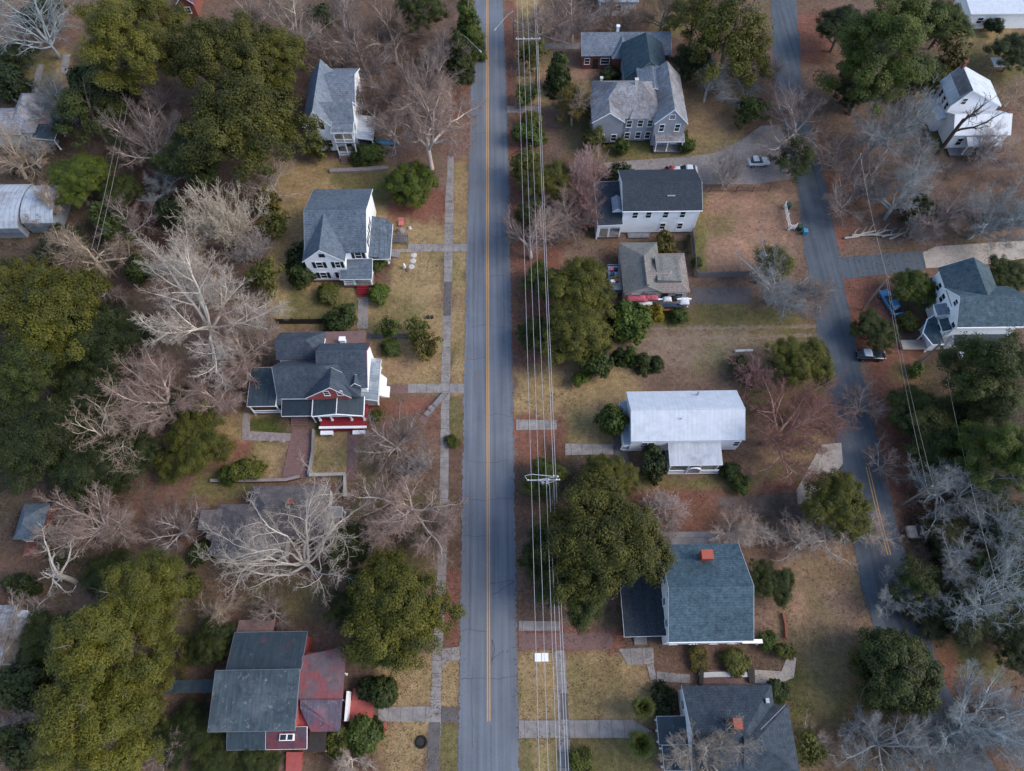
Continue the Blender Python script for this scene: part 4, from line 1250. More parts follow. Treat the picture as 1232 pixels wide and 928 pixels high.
    ('bare', 475, 530, 38, 'mauve', 'small bare tree in front of the slate Victorian house porch', 1, .8),
    ('bare', 512, 150, 62, 'rose', 'rosy bare tree overhanging the main street before the topmost white house', 2, 1.0),
    ('fan', 495, 95, 46, 'mauve', 'brownish bare tree beyond the topmost white house near the cedars', 0, .95),
    ('twisted', 128, 520, 58, 'tan', 'tan twisted bare tree in front of black evergreens', 1, .9),
    ('fan', 110, 622, 55, 'rose', 'rosy fan shaped bare tree beside the small brick cottage', 0, .85),
    ('dead', 50, 685, 48, 'white', 'white dead tree with few thick limbs in front of the brick cottage', 0, 1.0),
    ('bare', 190, 470, 48, 'rose', 'pinkish bare tree between the pale fan tree and the tan twisted one', 1, .9),
    ('bare', 100, 300, 55, 'tan', 'tan twiggy bare tree above the big yellow green tree', 2, .8),
    ('bush', 262, 262, 44, 'tan', 'twiggy tan bare bush on the maroon leaf litter', 0, 1.0),
    ('fan', 172, 165, 48, 'mauve', 'bare tree with whitish stems beside the huge dark oak', 1, 1.0),
    ('bare', 190, 215, 34, 'grey', 'small grey bare tree beside the maroon leaf litter', 0, .8),
    ('twisted', 40, 22, 50, 'blue', 'bluish grey bare tree in the top corner above the garden path', 0, .95),
    ('bare', 350, 35, 44, 'pale', 'pale bare tree at the top above the topmost white house', 1, .95),
    ('bare', 415, 30, 48, 'mauve', 'mauve bare tree at the top between the pale one and the cedars', 2, 1.0),
    ('bare', 470, 35, 46, 'brown', 'brown bare tree at the top left of the cedars', 0, 1.0),
    ('bare', 405, 80, 34, 'brown', 'brown bare tree immediately above the topmost white house', 1, .8),
    ('bare', 525, 60, 34, 'mauve', 'mauve bare tree pressed against the cedars', 2, .9),
    ('twisted', 325, 215, 34, 'pale', 'pale small bare tree below the huge dark oak', 1, .8),
    ('bush', 300, 300, 24, 'mauve', 'mauve twiggy bush at the lawn edge west of the shuttered white house', 1, 1.0),
    ('bare', 10, 190, 40, 'tan', 'tan bare tree between the grey hip roof and the curved metal sheds', 0, .8),
    ('bare', 35, 185, 28, 'grey', 'grey bare tree above the curved metal sheds', 2, .7),
    ('bare', 5, 755, 42, 'pale', 'pale bare tree at the photo edge over a grey roof', 0, .8),
    ('bare', 195, 905, 24, 'mauve', 'small mauve bare tree at the bottom below the pine trio', 1, .7),
    ('bare', 420, 915, 28, 'pale', 'small pale bare tree at the bottom beside the teal and red house', 2, .7),
    ('bare', 205, 700, 28, 'tan', 'thin tan bare tree in the weedy yard above the teal and red house', 0, .7),
    ('bare', 60, 900, 24, 'mauve', 'small mauve bare tree in the bottom corner', 2, .7),
    ('bare', 120, 345, 28, 'mauve', 'mauve bare tree between the tan twiggy one and the pale fan tree', 2, .8),
    ('bare', 185, 120, 30, 'mauve', 'mauve bare tree between the olive pine and the huge dark oak', 2, .9),
    # --- bare trees, east
    ('bare', 640, 285, 42, 'rose', 'rosy bare tree reaching over the main street under the wires', 2, .85),
    ('bush', 706, 203, 26, 'blossom', 'pink flowering bush in front of the grey Victorian house drive', 0, 1.1),
    ('bush', 700, 245, 32, 'pink', 'dull red twiggy bush beside the low wing of the black roofed house', 1, 1.0),
    ('bare', 692, 262, 30, 'mauve', 'mauve bare tree in front of the black roofed house', 1, .8),
    ('bare', 655, 22, 38, 'mauve', 'mauve bare tree at the top beside the main street wires', 0, .9),
    ('bare', 690, 130, 28, 'tan', 'tan bare tree before the west corner of the grey Victorian house', 2, .8),
    ('bare', 745, 20, 30, 'brown', 'brown bare tree at the top above the long low grey roof', 1, .8),
    ('bare', 855, 95, 34, 'grey', 'grey bare tree beside the deep green one and the steep teal roof', 2, .85),
    ('bare', 970, 140, 52, 'mauve', 'mauve bare tree overhanging the narrow side street', 0, .9),
    ('bare', 1065, 150, 46, 'grey', 'grey bare tree on the olive lawn west of the weathered white house', 1, .9),
    ('twisted', 1010, 185, 30, 'mauve', 'low mauve bare tree beside the side street and gravel lane', 0, .7),
    ('bare', 1085, 235, 46, 'grey', 'grey bare tree above the fallen log pile', 2, .8),
    ('bare', 1140, 245, 44, 'mauve', 'mauve bare tree below the weathered white house', 0, .85),
    ('bare', 1205, 250, 44, 'blue', 'bluish bare tree at the photo edge below the weathered white house', 1, .85),
    ('dead', 1172, 125, 36, 'dark', 'dark leaning bare tree in front of the weathered white house', 0, 1.5),
    ('bare', 1222, 110, 24, 'tan', 'tan bare tree behind the weathered white house', 2, .8),
    ('bare', 940, 335, 46, 'grey', 'grey bare tree reaching over the side street opposite the asphalt drive', 1, .85),
    ('bare', 975, 350, 34, 'mauve', 'mauve bare tree with branches over the side street junction', 2, .8),
    ('bush', 880, 202, 24, 'mauve', 'mauve twiggy bush on the gravel drive behind the black roofed house', 0, 1.0),
    ('bare', 938, 512, 64, 'rust', 'large rusty reddish bare tree beside the white metal roofed bungalow', 0, .85),
    ('bare', 985, 505, 36, 'rust', 'rosy bare tree leaning over the side street', 1, .8),
    ('bush', 905, 450, 26, 'pink', 'dull reddish twiggy bush above the reddish bare tree', 1, .9),
    ('bush', 800, 610, 26, 'rose', 'rosy twiggy bush below the white bungalow porch', 0, .7),
    ('twisted', 1000, 638, 40, 'white', 'whitish bare tree below the yellow green tree at the side street', 1, .8),
    ('twisted', 912, 635, 28, 'pale', 'pale bare tree above the corner of the teal roofed house', 0, .75),
    ('bare', 965, 650, 30, 'pale', 'pale bare tree between the two whitish ones above the side lawn', 2, .7),
    ('bare', 1045, 640, 30, 'pale', 'pale bare tree overhanging the side street lines', 0, .7),
    ('bare', 1040, 488, 26, 'mauve', 'small mauve bare tree on the verge of the side street', 1, .7),
    ('bare', 1138, 588, 42, 'grey', 'grey bare tree above the parked pickup', 2, .85),
    ('bare', 1185, 620, 32, 'blue', 'bluish bare tree behind the parked pickup', 0, .8),
    ('twisted', 1215, 640, 36, 'blue', 'bluish twisted bare tree at the photo edge beside the pickup', 1, 1.1),
    ('twisted', 1190, 735, 42, 'blue', 'bluish twisted bare tree over very dark evergreens', 0, 1.2),
    ('fan', 1080, 725, 36, 'grey', 'grey fan shaped bare tree hanging over the lower side street', 1, .7),
    ('bare', 1120, 715, 30, 'grey', 'small grey bare tree beside the lower side street', 2, .75),
    ('fan', 858, 898, 52, 'white', 'white bare tree in front of the dark grey roof at the bottom', 1, 1.7),
    ('fan', 1068, 895, 52, 'grey', 'grey fan shaped bare tree at the bottom beside the lower side street', 0, .8),
    ('fan', 1180, 880, 66, 'blue', 'dense bluish bare tree filling the bottom corner', 1, .85),
    ('fan', 1225, 860, 44, 'blue', 'dense bluish bare tree cut by the photo edge in the bottom corner', 0, .8),
    ('fan', 1130, 910, 40, 'grey', 'dense grey bare tree at the bottom between the two bigger fans', 1, .8),
    ('bare', 982, 900, 24, 'pale', 'small pale bare tree beside the dark grey roof at the bottom', 0, .7),
    ('fan', 1035, 870, 30, 'grey', 'small grey bare tree beside the round dark tree at the bottom', 1, .8),
    ('twisted', 1205, 690, 40, 'blue', 'bluish twisted bare tree between two others at the photo edge', 0, 1.1),
    ('bare', 1160, 680, 34, 'grey', 'grey bare tree over the small white roofed shed', 1, .9),
    ('bare', 1185, 265, 40, 'grey', 'grey bare tree above the pale concrete drive', 0, .8),
    ('bare', 1105, 195, 34, 'grey', 'grey bare tree on the gravel lane below the olive lawn', 2, .8),
    ('bare', 1045, 215, 34, 'mauve', 'mauve bare tree beside the side street and the log pile', 1, .8),
    ('bare', 300, 20, 34, 'mauve', 'mauve bare tree at the top edge between the dark oaks', 0, .9),
    ('bare', 440, 75, 34, 'mauve', 'mauve bare tree behind the roof of the topmost white house', 1, .85),
    ('bare', 60, 250, 34, 'tan', 'tan bare tree in front of the curved metal sheds', 2, .7),
    ('twisted', 165, 445, 36, 'rose', 'rosy twisted bare tree beside the very dark evergreens', 1, .8),
    ('bare', 60, 640, 34, 'pale', 'pale bare tree behind the brick cottage roof', 2, .8),
    ('bush', 1110, 270, 22, 'mauve', 'grey twiggy bush beside the log pile', 0, 1.0),
    ('bush', 1190, 175, 26, 'mauve', 'mauve twiggy bush at the gravel lane below the weathered white house', 1, 1.0),
    ('bush', 660, 270, 22, 'mauve', 'mauve twiggy bush under the wires opposite the black roofed house', 0, 1.0),
    ('bush', 30, 870, 24, 'mauve', 'mauve twiggy bush in the bottom corner beside the pines', 1, 1.0),
    ('bush', 500, 560, 22, 'mauve', 'mauve twiggy bush beside the sidewalk below the slate Victorian house', 0, .9),
    ('bare', 215, 640, 38, 'mauve', 'mauve bare tree on the red litter beside the low brown roof', 0, .75),
    ('bare', 255, 475, 36, 'rose', 'rosy bare tree in the brown yard behind the Victorian west wing', 1, .7),
    ('bare', 260, 745, 30, 'tan', 'tan bare tree behind the teal and red house rear roof', 2, .7),
    ('bare', 330, 735, 30, 'mauve', 'mauve bare tree between the twisted white tree and the teal and red house', 0, .7),
    ('bare', 455, 640, 36, 'rose', 'rosy bare tree beside the broad olive evergreen and the low brown roof', 2, .8),
    ('bare', 520, 640, 32, 'rose', 'rosy bare tree over the sidewalk above the broad olive evergreen', 1, .75),
    ('bare', 475, 150, 36, 'mauve', 'mauve bare tree just east of the topmost white house porch', 0, .8),
    ('bare', 540, 115, 34, 'rose', 'rosy bare tree at the street edge below the dark cedars', 2, .8),
    ('bare', 450, 110, 34, 'brown', 'brown bare tree at the corner of the topmost white house roof', 1, .8),
    ('bare', 230, 300, 36, 'tan', 'tan bare tree between the twiggy tan bush and the pale fan tree', 2, .7),
    ('bare', 150, 270, 34, 'mauve', 'mauve bare tree under the thin wires beside the maroon litter', 0, .8),
    ('bare', 60, 130, 34, 'grey', 'grey bare tree behind the grey hip roofed house', 1, .8),
    ('bare', 1020, 240, 30, 'mauve', 'mauve bare tree at the side street verge above the log pile', 1, .7),
    ('bare', 1060, 560, 26, 'mauve', 'mauve bare tree on the side street verge beside the double lines', 0, .7),
    ('bare', 1165, 590, 38, 'grey', 'grey bare tree below the wide dark green tree', 1, .9),
    ('bare', 880, 640, 28, 'pale', 'pale bare tree over the concrete patio behind the teal roofed house', 1, .75),
    ('bare', 790, 640, 26, 'mauve', 'mauve bare tree between the massive evergreen and the concrete patio', 0, .7),
    ('bare', 690, 20, 34, 'mauve', 'mauve bare tree at the top edge above the lawn with the conical shrub', 1, .8),
    ('bare', 800, 15, 34, 'brown', 'brown bare tree at the top edge beside the thin olive tree', 2, .8),
    ('bare', 900, 110, 30, 'grey', 'grey bare tree on the lawn beside the narrow side street', 0, .75),
    ('shrub', 105, 95, 22, 'dark', 'dark bush below the olive pine beside the garden path', 0, 1.2),
    ('shrub', 150, 95, 18, 'deep', 'deep green bush under the olive pine with open branches', 1, 1.1),
    ('shrub', 205, 250, 16, 'deep', 'deep green bush at the upper edge of the maroon leaf litter', 0, 1.1),
    ('shrub', 130, 265, 22, 'dark', 'dark bush under the thin wires below the bright green tree', 1, 1.2),
    ('oak', 70, 290, 26, 'deep', 'deep green low tree below the curved metal sheds', 2, .6),
    ('shrub', 165, 320, 16, 'dark', 'dark bush beside the upper edge of the pale fan tree', 0, 1.1),
    ('oak', 165, 400, 26, 'deep', 'deep green low tree under the street end of the very dark evergreens', 1, .5),
    ('oak', 210, 490, 24, 'dark', 'dark low tree between the pinkish bare tree and the yellow green tree', 0, .6),
    ('shrub', 70, 660, 18, 'dark', 'dark bush beside the white dead tree and the brick cottage', 1, 1.0),
    ('shrub', 25, 820, 26, 'deep', 'deep green bush in the bottom corner beside the pine trio', 0, 1.2),
    ('shrub', 20, 900, 26, 'deep', 'deep green bush at the very bottom corner of the photo', 1, 1.2),
    ('shrub', 330, 105, 18, 'deep', 'deep green bush at the foot of the topmost white house west wall', 0, 1.1),
    ('shrub', 385, 15, 18, 'dark', 'dark bush at the top edge under the mauve bare tree', 1, 1.1),
    ('shrub', 1110, 250, 18, 'dark', 'dark bush among grey twigs above the log pile', 0, 1.1),
    ('oak', 1140, 640, 26, 'deep', 'very dark low tree between the pickup and the white roofed shed', 2, .5),
    ('oak', 1120, 740, 26, 'deep', 'very dark low tree at the verge of the lower side street', 1, .5),
    ('oak', 1190, 600, 30, 'deep', 'very dark low tree under the grey trees below the green pine', 0, .5),
]
for (k, x, y, r, tone, lab, var, hs) in PLANTS:
    plant(k, x, y, r, tone, lab, var, hs)

# ---------------------------------------------------------------- building parts
def gable(T, ax, x0, x1, y0, y1, ze, zr, wall, roof, z0=0.0, oh=0.28, rp=None, wname='wall', rname='roof', th=0.16, hip0=0.0, hip1=0.0, inset=None, roof_lab=None, trim='white_paint', clip0=0.0, clip1=0.0):
    """Walls plus a pitched roof. x0..y1 are the eaves, ze eaves height, zr ridge height, ridge along ax at rp; hip0/hip1 pull the ridge ends in (hipped ends)."""
    if ax == 'y':
        sw = lambda p: (p[1], p[0], p[2])
        a0, a1, b0, b1 = y0, y1, x0, x1
    else:
        sw = lambda p: p
        a0, a1, b0, b1 = x0, x1, y0, y1
    rp = (b0 + b1) / 2 if rp is None else rp
    v = [(a0, b0, ze), (a1, b0, ze), (a1 - hip1, rp, zr), (a0 + hip0, rp, zr), (a0, b1, ze), (a1, b1, ze)]
    f = [(0, 1, 2, 3), (3, 2, 5, 4)]
    if hip0:
        f.append((0, 3, 4))
    if hip1:
        f.append((1, 5, 2))
    if ax == 'y':
        f = [tuple(reversed(q)) for q in f]
    r = MB().shell([sw(p) for p in v], f, th)
    ro = T.part(rname, r, roof, label=roof_lab)
    if trim and not (hip0 and hip1):
        for aa, sgn in ((a0, -1), (a1, 1)):
            if (hip0 if sgn < 0 else hip1):
                continue
            for bb in (b0, b1):
                p, q = (aa, bb, ze), (aa, rp - .004 if bb == b0 else rp + .004, zr)
                vs = [(aa + sgn * .03, p[1], p[2] - .02), (aa + sgn * .03, q[1], q[2] - .02), (aa + sgn * .03, q[1], q[2] - .24), (aa + sgn * .03, p[1], p[2] - .24),
                      (aa + sgn * .002, p[1], p[2] - .02), (aa + sgn * .002, q[1], q[2] - .02), (aa + sgn * .002, q[1], q[2] - .24), (aa + sgn * .002, p[1], p[2] - .24)]
                T.part('barge_board', MB().add([sw(s) for s in vs], [(0, 1, 2, 3), (7, 6, 5, 4), (0, 4, 5, 1), (3, 2, 6, 7), (0, 3, 7, 4), (1, 5, 6, 2)]), trim, ro)
    if wall:
        i = oh
        sl0, sl1 = (zr - ze) / (rp - b0), (zr - ze) / (b1 - rp)
        zw0, zw1 = ze + sl0 * i - th - .01, ze + sl1 * i - th - .01
        c0, c1 = a0 + i + clip0, a1 - i - clip1
        v = []
        for c, hp in ((c0, hip0), (c1, hip1)):
            zt = zr - th - .03
            if hp:
                zt = (zw0 + zw1) / 2
            v += [(c, b0 + i, z0), (c, b1 - i, z0), (c, b1 - i, zw1 if not hp else ze + .04 - th), (c, rp, zt if not hp else ze + .04 - th), (c, b0 + i, zw0 if not hp else ze + .04 - th)]
        f = [(0, 4, 3, 2, 1), (5, 6, 7, 8, 9), (0, 5, 9, 4), (1, 2, 7, 6), (4, 9, 8, 3), (3, 8, 7, 2)]
        T.part(wname, MB().add([sw(p) for p in v], f), wall)
    return ro


def hip(T, x0, x1, y0, y1, ze, zr, wall, roof, **kw):
    ax = 'x' if x1 - x0 >= y1 - y0 else 'y'
    h = min(x1 - x0, y1 - y0) / 2
    kw.setdefault('hip0', h)
    kw.setdefault('hip1', h)
    return gable(T, kw.pop('ax', ax), x0, x1, y0, y1, ze, zr, wall, roof, **kw)


def lean(T, x0, x1, y0, y1, zs, roof, name='porch_roof', th=0.12, trim='white_paint', lab=None):
    """Sloping slab: zs = heights at SW, SE, NE, NW."""
    v = [(x0, y0, zs[0]), (x1, y0, zs[1]), (x1, y1, zs[2]), (x0, y1, zs[3])]
    o = T.part(name, MB().shell(v, [(0, 1, 2, 3)], th), roof, label=lab)
    if trim:
        t = MB()
        e = .035
        for (a, b, nx, ny) in ((0, 1, 0, -1), (1, 2, 1, 0), (2, 3, 0, 1), (3, 0, -1, 0)):
            p, q = v[a], v[b]
            t.add([(p[0] + nx * e, p[1] + ny * e, p[2] - .01), (q[0] + nx * e, q[1] + ny * e, q[2] - .01), (q[0] + nx * e, q[1] + ny * e, q[2] - .2), (p[0] + nx * e, p[1] + ny * e, p[2] - .2),
                   (p[0] + nx * .002, p[1] + ny * .002, p[2] - .01), (q[0] + nx * .002, q[1] + ny * .002, q[2] - .01), (q[0] + nx * .002, q[1] + ny * .002, q[2] - .2), (p[0] + nx * .002, p[1] + ny * .002, p[2] - .2)],
                  [(0, 3, 2, 1), (4, 5, 6, 7), (0, 1, 5, 4), (3, 7, 6, 2), (0, 4, 7, 3), (1, 2, 6, 5)])
        T.part('fascia', t, trim, o)
    return o


def window(T, face, pl, a, z, w=.9, h=1.5, sh=None, fr='white_paint'):
    """Window on a wall facing S, N, W or E at coordinate pl; a = position along the wall, z = centre height."""
    s = {'S': -1, 'N': 1, 'W': -1, 'E': 1}[face]
    flip = face in 'WE'

    def bx(mb, a0, a1, z0, z1, d0, d1):
        if flip:
            mb.box(pl + s * d0, pl + s * d1, a0, a1, z0, z1)
        else:
            mb.box(a0, a1, pl + s * d0, pl + s * d1, z0, z1)
    m = MB()
    t = .09
    bx(m, a - w / 2 - t, a - w / 2, z - h / 2, z + h / 2, -.02, .05)
    bx(m, a + w / 2, a + w / 2 + t, z - h / 2, z + h / 2, -.02, .05)
    bx(m, a - w / 2 - t, a + w / 2 + t, z + h / 2 + .001, z + h / 2 + t + .03, -.02, .06)
    bx(m, a - w / 2 - t - .03, a + w / 2 + t + .03, z - h / 2 - t, z - h / 2 - .001, -.02, .1)
    bx(m, a - w / 2 + .001, a + w / 2 - .001, z - .03, z + .03, -.02, .035)
    o = T.part('window', m, fr)
    g = MB()
    bx(g, a - w / 2 + .001, a + w / 2 - .001, z - h / 2 + .001, z + h / 2 - .001, -.03, .012)
    T.part('pane', g, 'glass', o)
    if sh:
        for q in (-1, 1):
            g = MB()
            c = a + q * (w / 2 + t + .02 + .24)
            bx(g, c - .24, c + .24, z - h / 2, z + h / 2, -.02, .045)
            T.part('shutter', g, sh, o)
    return o


def door(T, face, pl, a, z0=.6, w=1.0, h=2.1, mat='dark_wood'):
    s = {'S': -1, 'N': 1, 'W': -1, 'E': 1}[face]
    m = MB()
    if face in 'WE':
        m.box(pl - s * .02, pl + s * .05, a - w / 2, a + w / 2, z0, z0 + h)
    else:
        m.box(a - w / 2, a + w / 2, pl - .05 if s < 0 else pl - .02, pl + .02 if s < 0 else pl + .05, z0, z0 + h)
    return T.part('door', m, mat)


def posts(T, pts, z0, z1, w=.16, mat='white_paint'):
    for (x, y) in pts:
        z = z1(x, y) if callable(z1) else z1
        m = MB().box(x - w / 2, x + w / 2, y - w / 2, y + w / 2, z0, z)
        m.box(x - w * .8, x + w * .8, y - w * .8, y + w * .8, z0 + .002, z0 + .2)
        T.part('post', m, mat)


def railing(T, x0, y0, x1, y1, z, h=.85, mat='white_paint'):
    m = MB()
    L = math.hypot(x1 - x0, y1 - y0)
    dx, dy = (x1 - x0) / L, (y1 - y0) / L
    nx, ny = -dy * .04, dx * .04

    def bar(t0, t1, za, zb, k=1.0):
        p = [(x0 + dx * t + nx * s * k, y0 + dy * t + ny * s * k) for t, s in ((t0, -1), (t1, -1), (t1, 1), (t0, 1))]
        m.add([(a, b, za) for a, b in p] + [(a, b, zb) for a, b in p], [(3, 2, 1, 0), (4, 5, 6, 7), (0, 1, 5, 4), (1, 2, 6, 5), (2, 3, 7, 6), (3, 0, 4, 7)])
    bar(0, L, z + h - .09, z + h, 1.4)
    bar(0, L, z + .08, z + .16)
    n = max(2, int(L / .16))
    for i in range(n):
        t = (i + .5) * L / n
        bar(t - .02, t + .02, z + .161, z + h - .091, .5)
    return T.part('railing', m, mat)


def deck(T, x0, x1, y0, y1, z, mat='wood_grey', skirt='brick', name='porch_floor'):
    o = T.part(name, MB().box(x0, x1, y0, y1, z - .14, z), mat)
    T.part('porch_skirt', MB().box(x0 + .12, x1 - .12, y0 + .12, y1 - .02, 0, z - .142), skirt, o)
    return o


def steps(T, x0, x1, y_top, z, n, mat, run=.32, face='S'):
    m = MB()
    for i in range(n):
        za = z * (n - i) / (n + 1)
        if face == 'S':
            m.box(x0, x1, y_top - run * (i + 1), y_top - run * i - .002 * i, 0, za)
        else:
            m.box(y_top + run * i + .002 * i, y_top + run * (i + 1), x0, x1, 0, za)
    return T.part('steps', m, mat)


def chimney(T, roof, x, y, z0, z1, w=.8, d=.6, mat='brick_orange'):
    m = MB().box(x - w / 2, x + w / 2, y - d / 2, y + d / 2, z0, z1)
    m.box(x - w / 2 - .07, x + w / 2 + .07, y - d / 2 - .07, y + d / 2 + .07, z1 + .001, z1 + .14)
    c = T.part('chimney', m, mat, roof)
    return c


def foundation(T, x0, x1, y0, y1, h=.6, mat='brick'):
    T.part('foundation', MB().box(x0 - .06, x1 + .06, y0 - .06, y1 + .06, -.2, h), mat)


# ---------------------------------------------------------------- house: two storeys, black shutters, west of the street
def house_shutters():
    ze, zr = 5.9, 8.8
    xw, ys = PX(363, 316, ze), PY(363, 315, ze)
    xe = PX(441, 303.6, ze)
    xg = PX(415.5, 306, ze)
    ysm = PY(430, 303.8, ze)
    yr = PY(405, 253.2, zr)
    yn = 2 * yr - ysm + 1.0
    T = Thing('house', 'white two storey house with black shutters and red front steps', 'house', ((xw + xe) / 2, ys), 'wooden houses along the main street')
    ro = gable(T, 'x', xw + .2, xe, ysm, yn, ze, zr, 'white_siding', 'shingle_blue', z0=.55, rp=yr)
    xr = (xw + xg) / 2
    gable(T, 'y', xw, xg, ys, yr - .1, ze - .05, zr - .12, 'white_siding', 'shingle_blue', z0=.56, rp=xr, wname='wing_wall', rname='wing_roof')
    foundation(T, xw + .5, xg - .5, ys + .4, yr)
    foundation(T, xg - .6, xe - .5, ysm + .4, yn - .5, .58)
    wy = ys + .28
    for z in (4.6, 1.9):
        window(T, 'S', wy, xr - .9, z, .95, 1.45, 'shutter')
        window(T, 'S', wy, xg - 1.35, z, .7, 1.45, 'shutter')
    window(T, 'S', wy, xr, 7.0, .7, .5, None, 'shutter')
    window(T, 'S', ysm + .28, (xg + xe) / 2 + .1, 4.75, .95, 1.4, 'shutter')
    for yy in (yr - 2.2, yr + .5):
        window(T, 'E', xe - .28, yy, 4.6, 1.0, 1.6, 'shutter')
        window(T, 'W', xw + .48, yy, 4.6, .9, 1.5, 'shutter')
    # front porch
    px0, px1 = PX(409, 335, 2.9), PX(447.5, 335, 2.9)
    py0 = PY(430, 336, 2.9)
    pr = lean(T, px0, px1, py0, ysm + .38, (2.9, 2.9, 3.8, 3.8), 'shingle_blue')
    deck(T, px0 + .2, px1 - .2, py0 + .25, ysm + .4, .85, 'wood_grey')
    zz = lambda x, y: 2.76 + .9 * (y - py0) / (ysm - py0)
    posts(T, [(px0 + .4, py0 + .45), ((px0 + px1) / 2 - .6, py0 + .45), (px1 - .4, py0 + .45), (px1 - .4, ysm - .3)], .85, zz)
    sx0, sx1 = PX(429.5, 352, .4), PX(443, 352, .4)
    railing(T, px0 + .4, py0 + .45, sx0 - .1, py0 + .45, .85)
    railing(T, px1 - .4, py0 + .45, px1 - .4, ysm + .2, .85)
    steps(T, sx0, sx1, py0 + .25, .95, 5, 'red_paint')
    door(T, 'S', ysm + .28, (sx0 + sx1) / 2, .86)
    # side porch
    a0, a1 = xe - .42, PX(470, 300, 2.8)
    b0, b1 = PY(460, 311, 2.8), PY(460, 262, 2.9)
    c = a1 - 1.3
    v = [(a0, b0, 3.4), (a1, b0, 2.7), (a1, b1 - 1.2, 2.7), (c, b1, 2.75), (a0, b1, 3.4)]
    po = T.part('side_porch_roof', MB().shell(v, [(0, 1, 2, 3, 4)], .12), 'shingle_blue')
    T.part('fascia', MB().box(a0 + .1, a1, b0 - .04, b0 - .003, 2.45, 2.68).box(a1 + .003, a1 + .04, b0, b1 - 1.2, 2.45, 2.68), 'white_paint', po)
    deck(T, a0 + .1, a1 - .3, b0 + .3, b1 - .4, .8)
    posts(T, [(a1 - .5, b0 + .5), (a1 - .5, (b0 + b1) / 2), (a1 - .5, b1 - 1.4)], .8, 2.6)
    steps(T, (b0 + b1) / 2 - 2, (b0 + b1) / 2 - .6, a1 - .3, .8, 4, 'concrete', face='E')


house_shutters()


# ---------------------------------------------------------------- house: topmost white one
def house_topmost():
    ze, zr = 6.2, 9.6
    xr, ys = PX(375.6, 133.5, zr), PY(376, 134, zr)
    xe = PX(400, 150, ze)
    xw = 2 * xr - xe
    yn = PY(386, 71.5, zr)
    T = Thing('house', 'tall white house with pale grey gables and a two level front porch, topmost beside the huge dark oak', 'house', (xr, ys), 'wooden houses along the main street')
    T.o['label'] = 'topmost white house, with grey gables and a two level front porch'
    gable(T, 'y', xw, xe, ys, yn, ze, zr, 'white_siding', 'shingle_grey', z0=.5, rp=xr)
    # two parallel gables to the street
    xE = PX(428.5, 130, ze)
    zg = 8.9
    y_s2 = PY(410, 148.5, ze)
    r2 = PY(410, 122.5, zg)
    y_m = 2 * r2 - y_s2
    gable(T, 'x', xr + .3, xE, y_s2, y_m, ze + .02, zg, 'white_siding', 'shingle_grey', z0=.52, rp=r2, wname='wing_wall', rname='wing_roof')
    r1 = PY(410, 89, zg)
    gable(T, 'x', xr + .2, PX(430.5, 100, ze), y_m + .05, 2 * r1 - y_m, ze + .05, zg - .1, 'white_siding', 'shingle_grey', z0=.54, rp=r1, wname='wing_wall', rname='wing_roof')
    foundation(T, xw + .5, xE - .6, y_s2 + .5, yn - .6, .6, 'concrete_dark')
    for a in (-.55, .75):
        window(T, 'S', ys + .28, xr + a, 6.2, .55, 1.2, None, 'shutter')
    window(T, 'S', ys + .28, xr - 1, 2.2, .9, 1.6)
    window(T, 'S', ys + .28, xr + 1.2, 2.2, .9, 1.6)
    for yy in (r2 - 1.3, r2 + 1.5, r1 - 1.2, r1 + 1):
        for z in (4.6, 1.9):
            window(T, 'E', xE - .28 if yy < y_m else PX(430.5, 100, ze) - .28, yy, z, .9, 1.6)
    # porch two levels on the south of the east wing
    x0, x1 = xe + .1, xE - .3
    y0 = y_s2 - 2.0
    for z in (.7, 3.6):
        T.part('porch_floor', MB().box(x0, x1, y0, y_s2 + .38, z - .15, z), 'wood_grey')
        railing(T, x0, y0 + .08, x1, y0 + .08, z)
        railing(T, x1 - .06, y0 + .1, x1 - .06, y_s2 + .3, z)
    posts(T, [(x0 + .1, y0 + .1), ((x0 + x1) / 2, y0 + .1), (x1 - .1, y0 + .1)], 0, 6.1)
    lean(T, x0 - .2, x1 + .2, y0 - .2, y_s2 + .4, (6.2, 6.2, 6.5, 6.5), 'shingle_grey')
    window(T, 'S', y_s2 + .28, (x0 + x1) / 2 + .8, 4.8, .9, 1.7)
    window(T, 'S', y_s2 + .28, (x0 + x1) / 2 - 1, 4.8, .9, 1.7)
    door(T, 'S', y_s2 + .28, (x0 + x1) / 2, .72)
    steps(T, x0 + .3, x0 + 1.6, y0, .7, 4, 'brick_paving')
    # east porch
    b0, b1 = r2 - 2.5, r2 + 3.0
    lean(T, xE - .38, xE + 2.6, b0, b1, (3.3, 2.8, 2.8, 3.3), 'metal_pale', 'side_porch_roof')
    posts(T, [(xE + 2.4, b0 + .2), (xE + 2.4, b1 - .2), (xE + 2.4, (b0 + b1) / 2)], 0, 2.7)
    T.part('porch_floor', MB().box(xE - .38, xE + 2.5, b0, b1, .45, .6), 'wood_grey')


house_topmost()


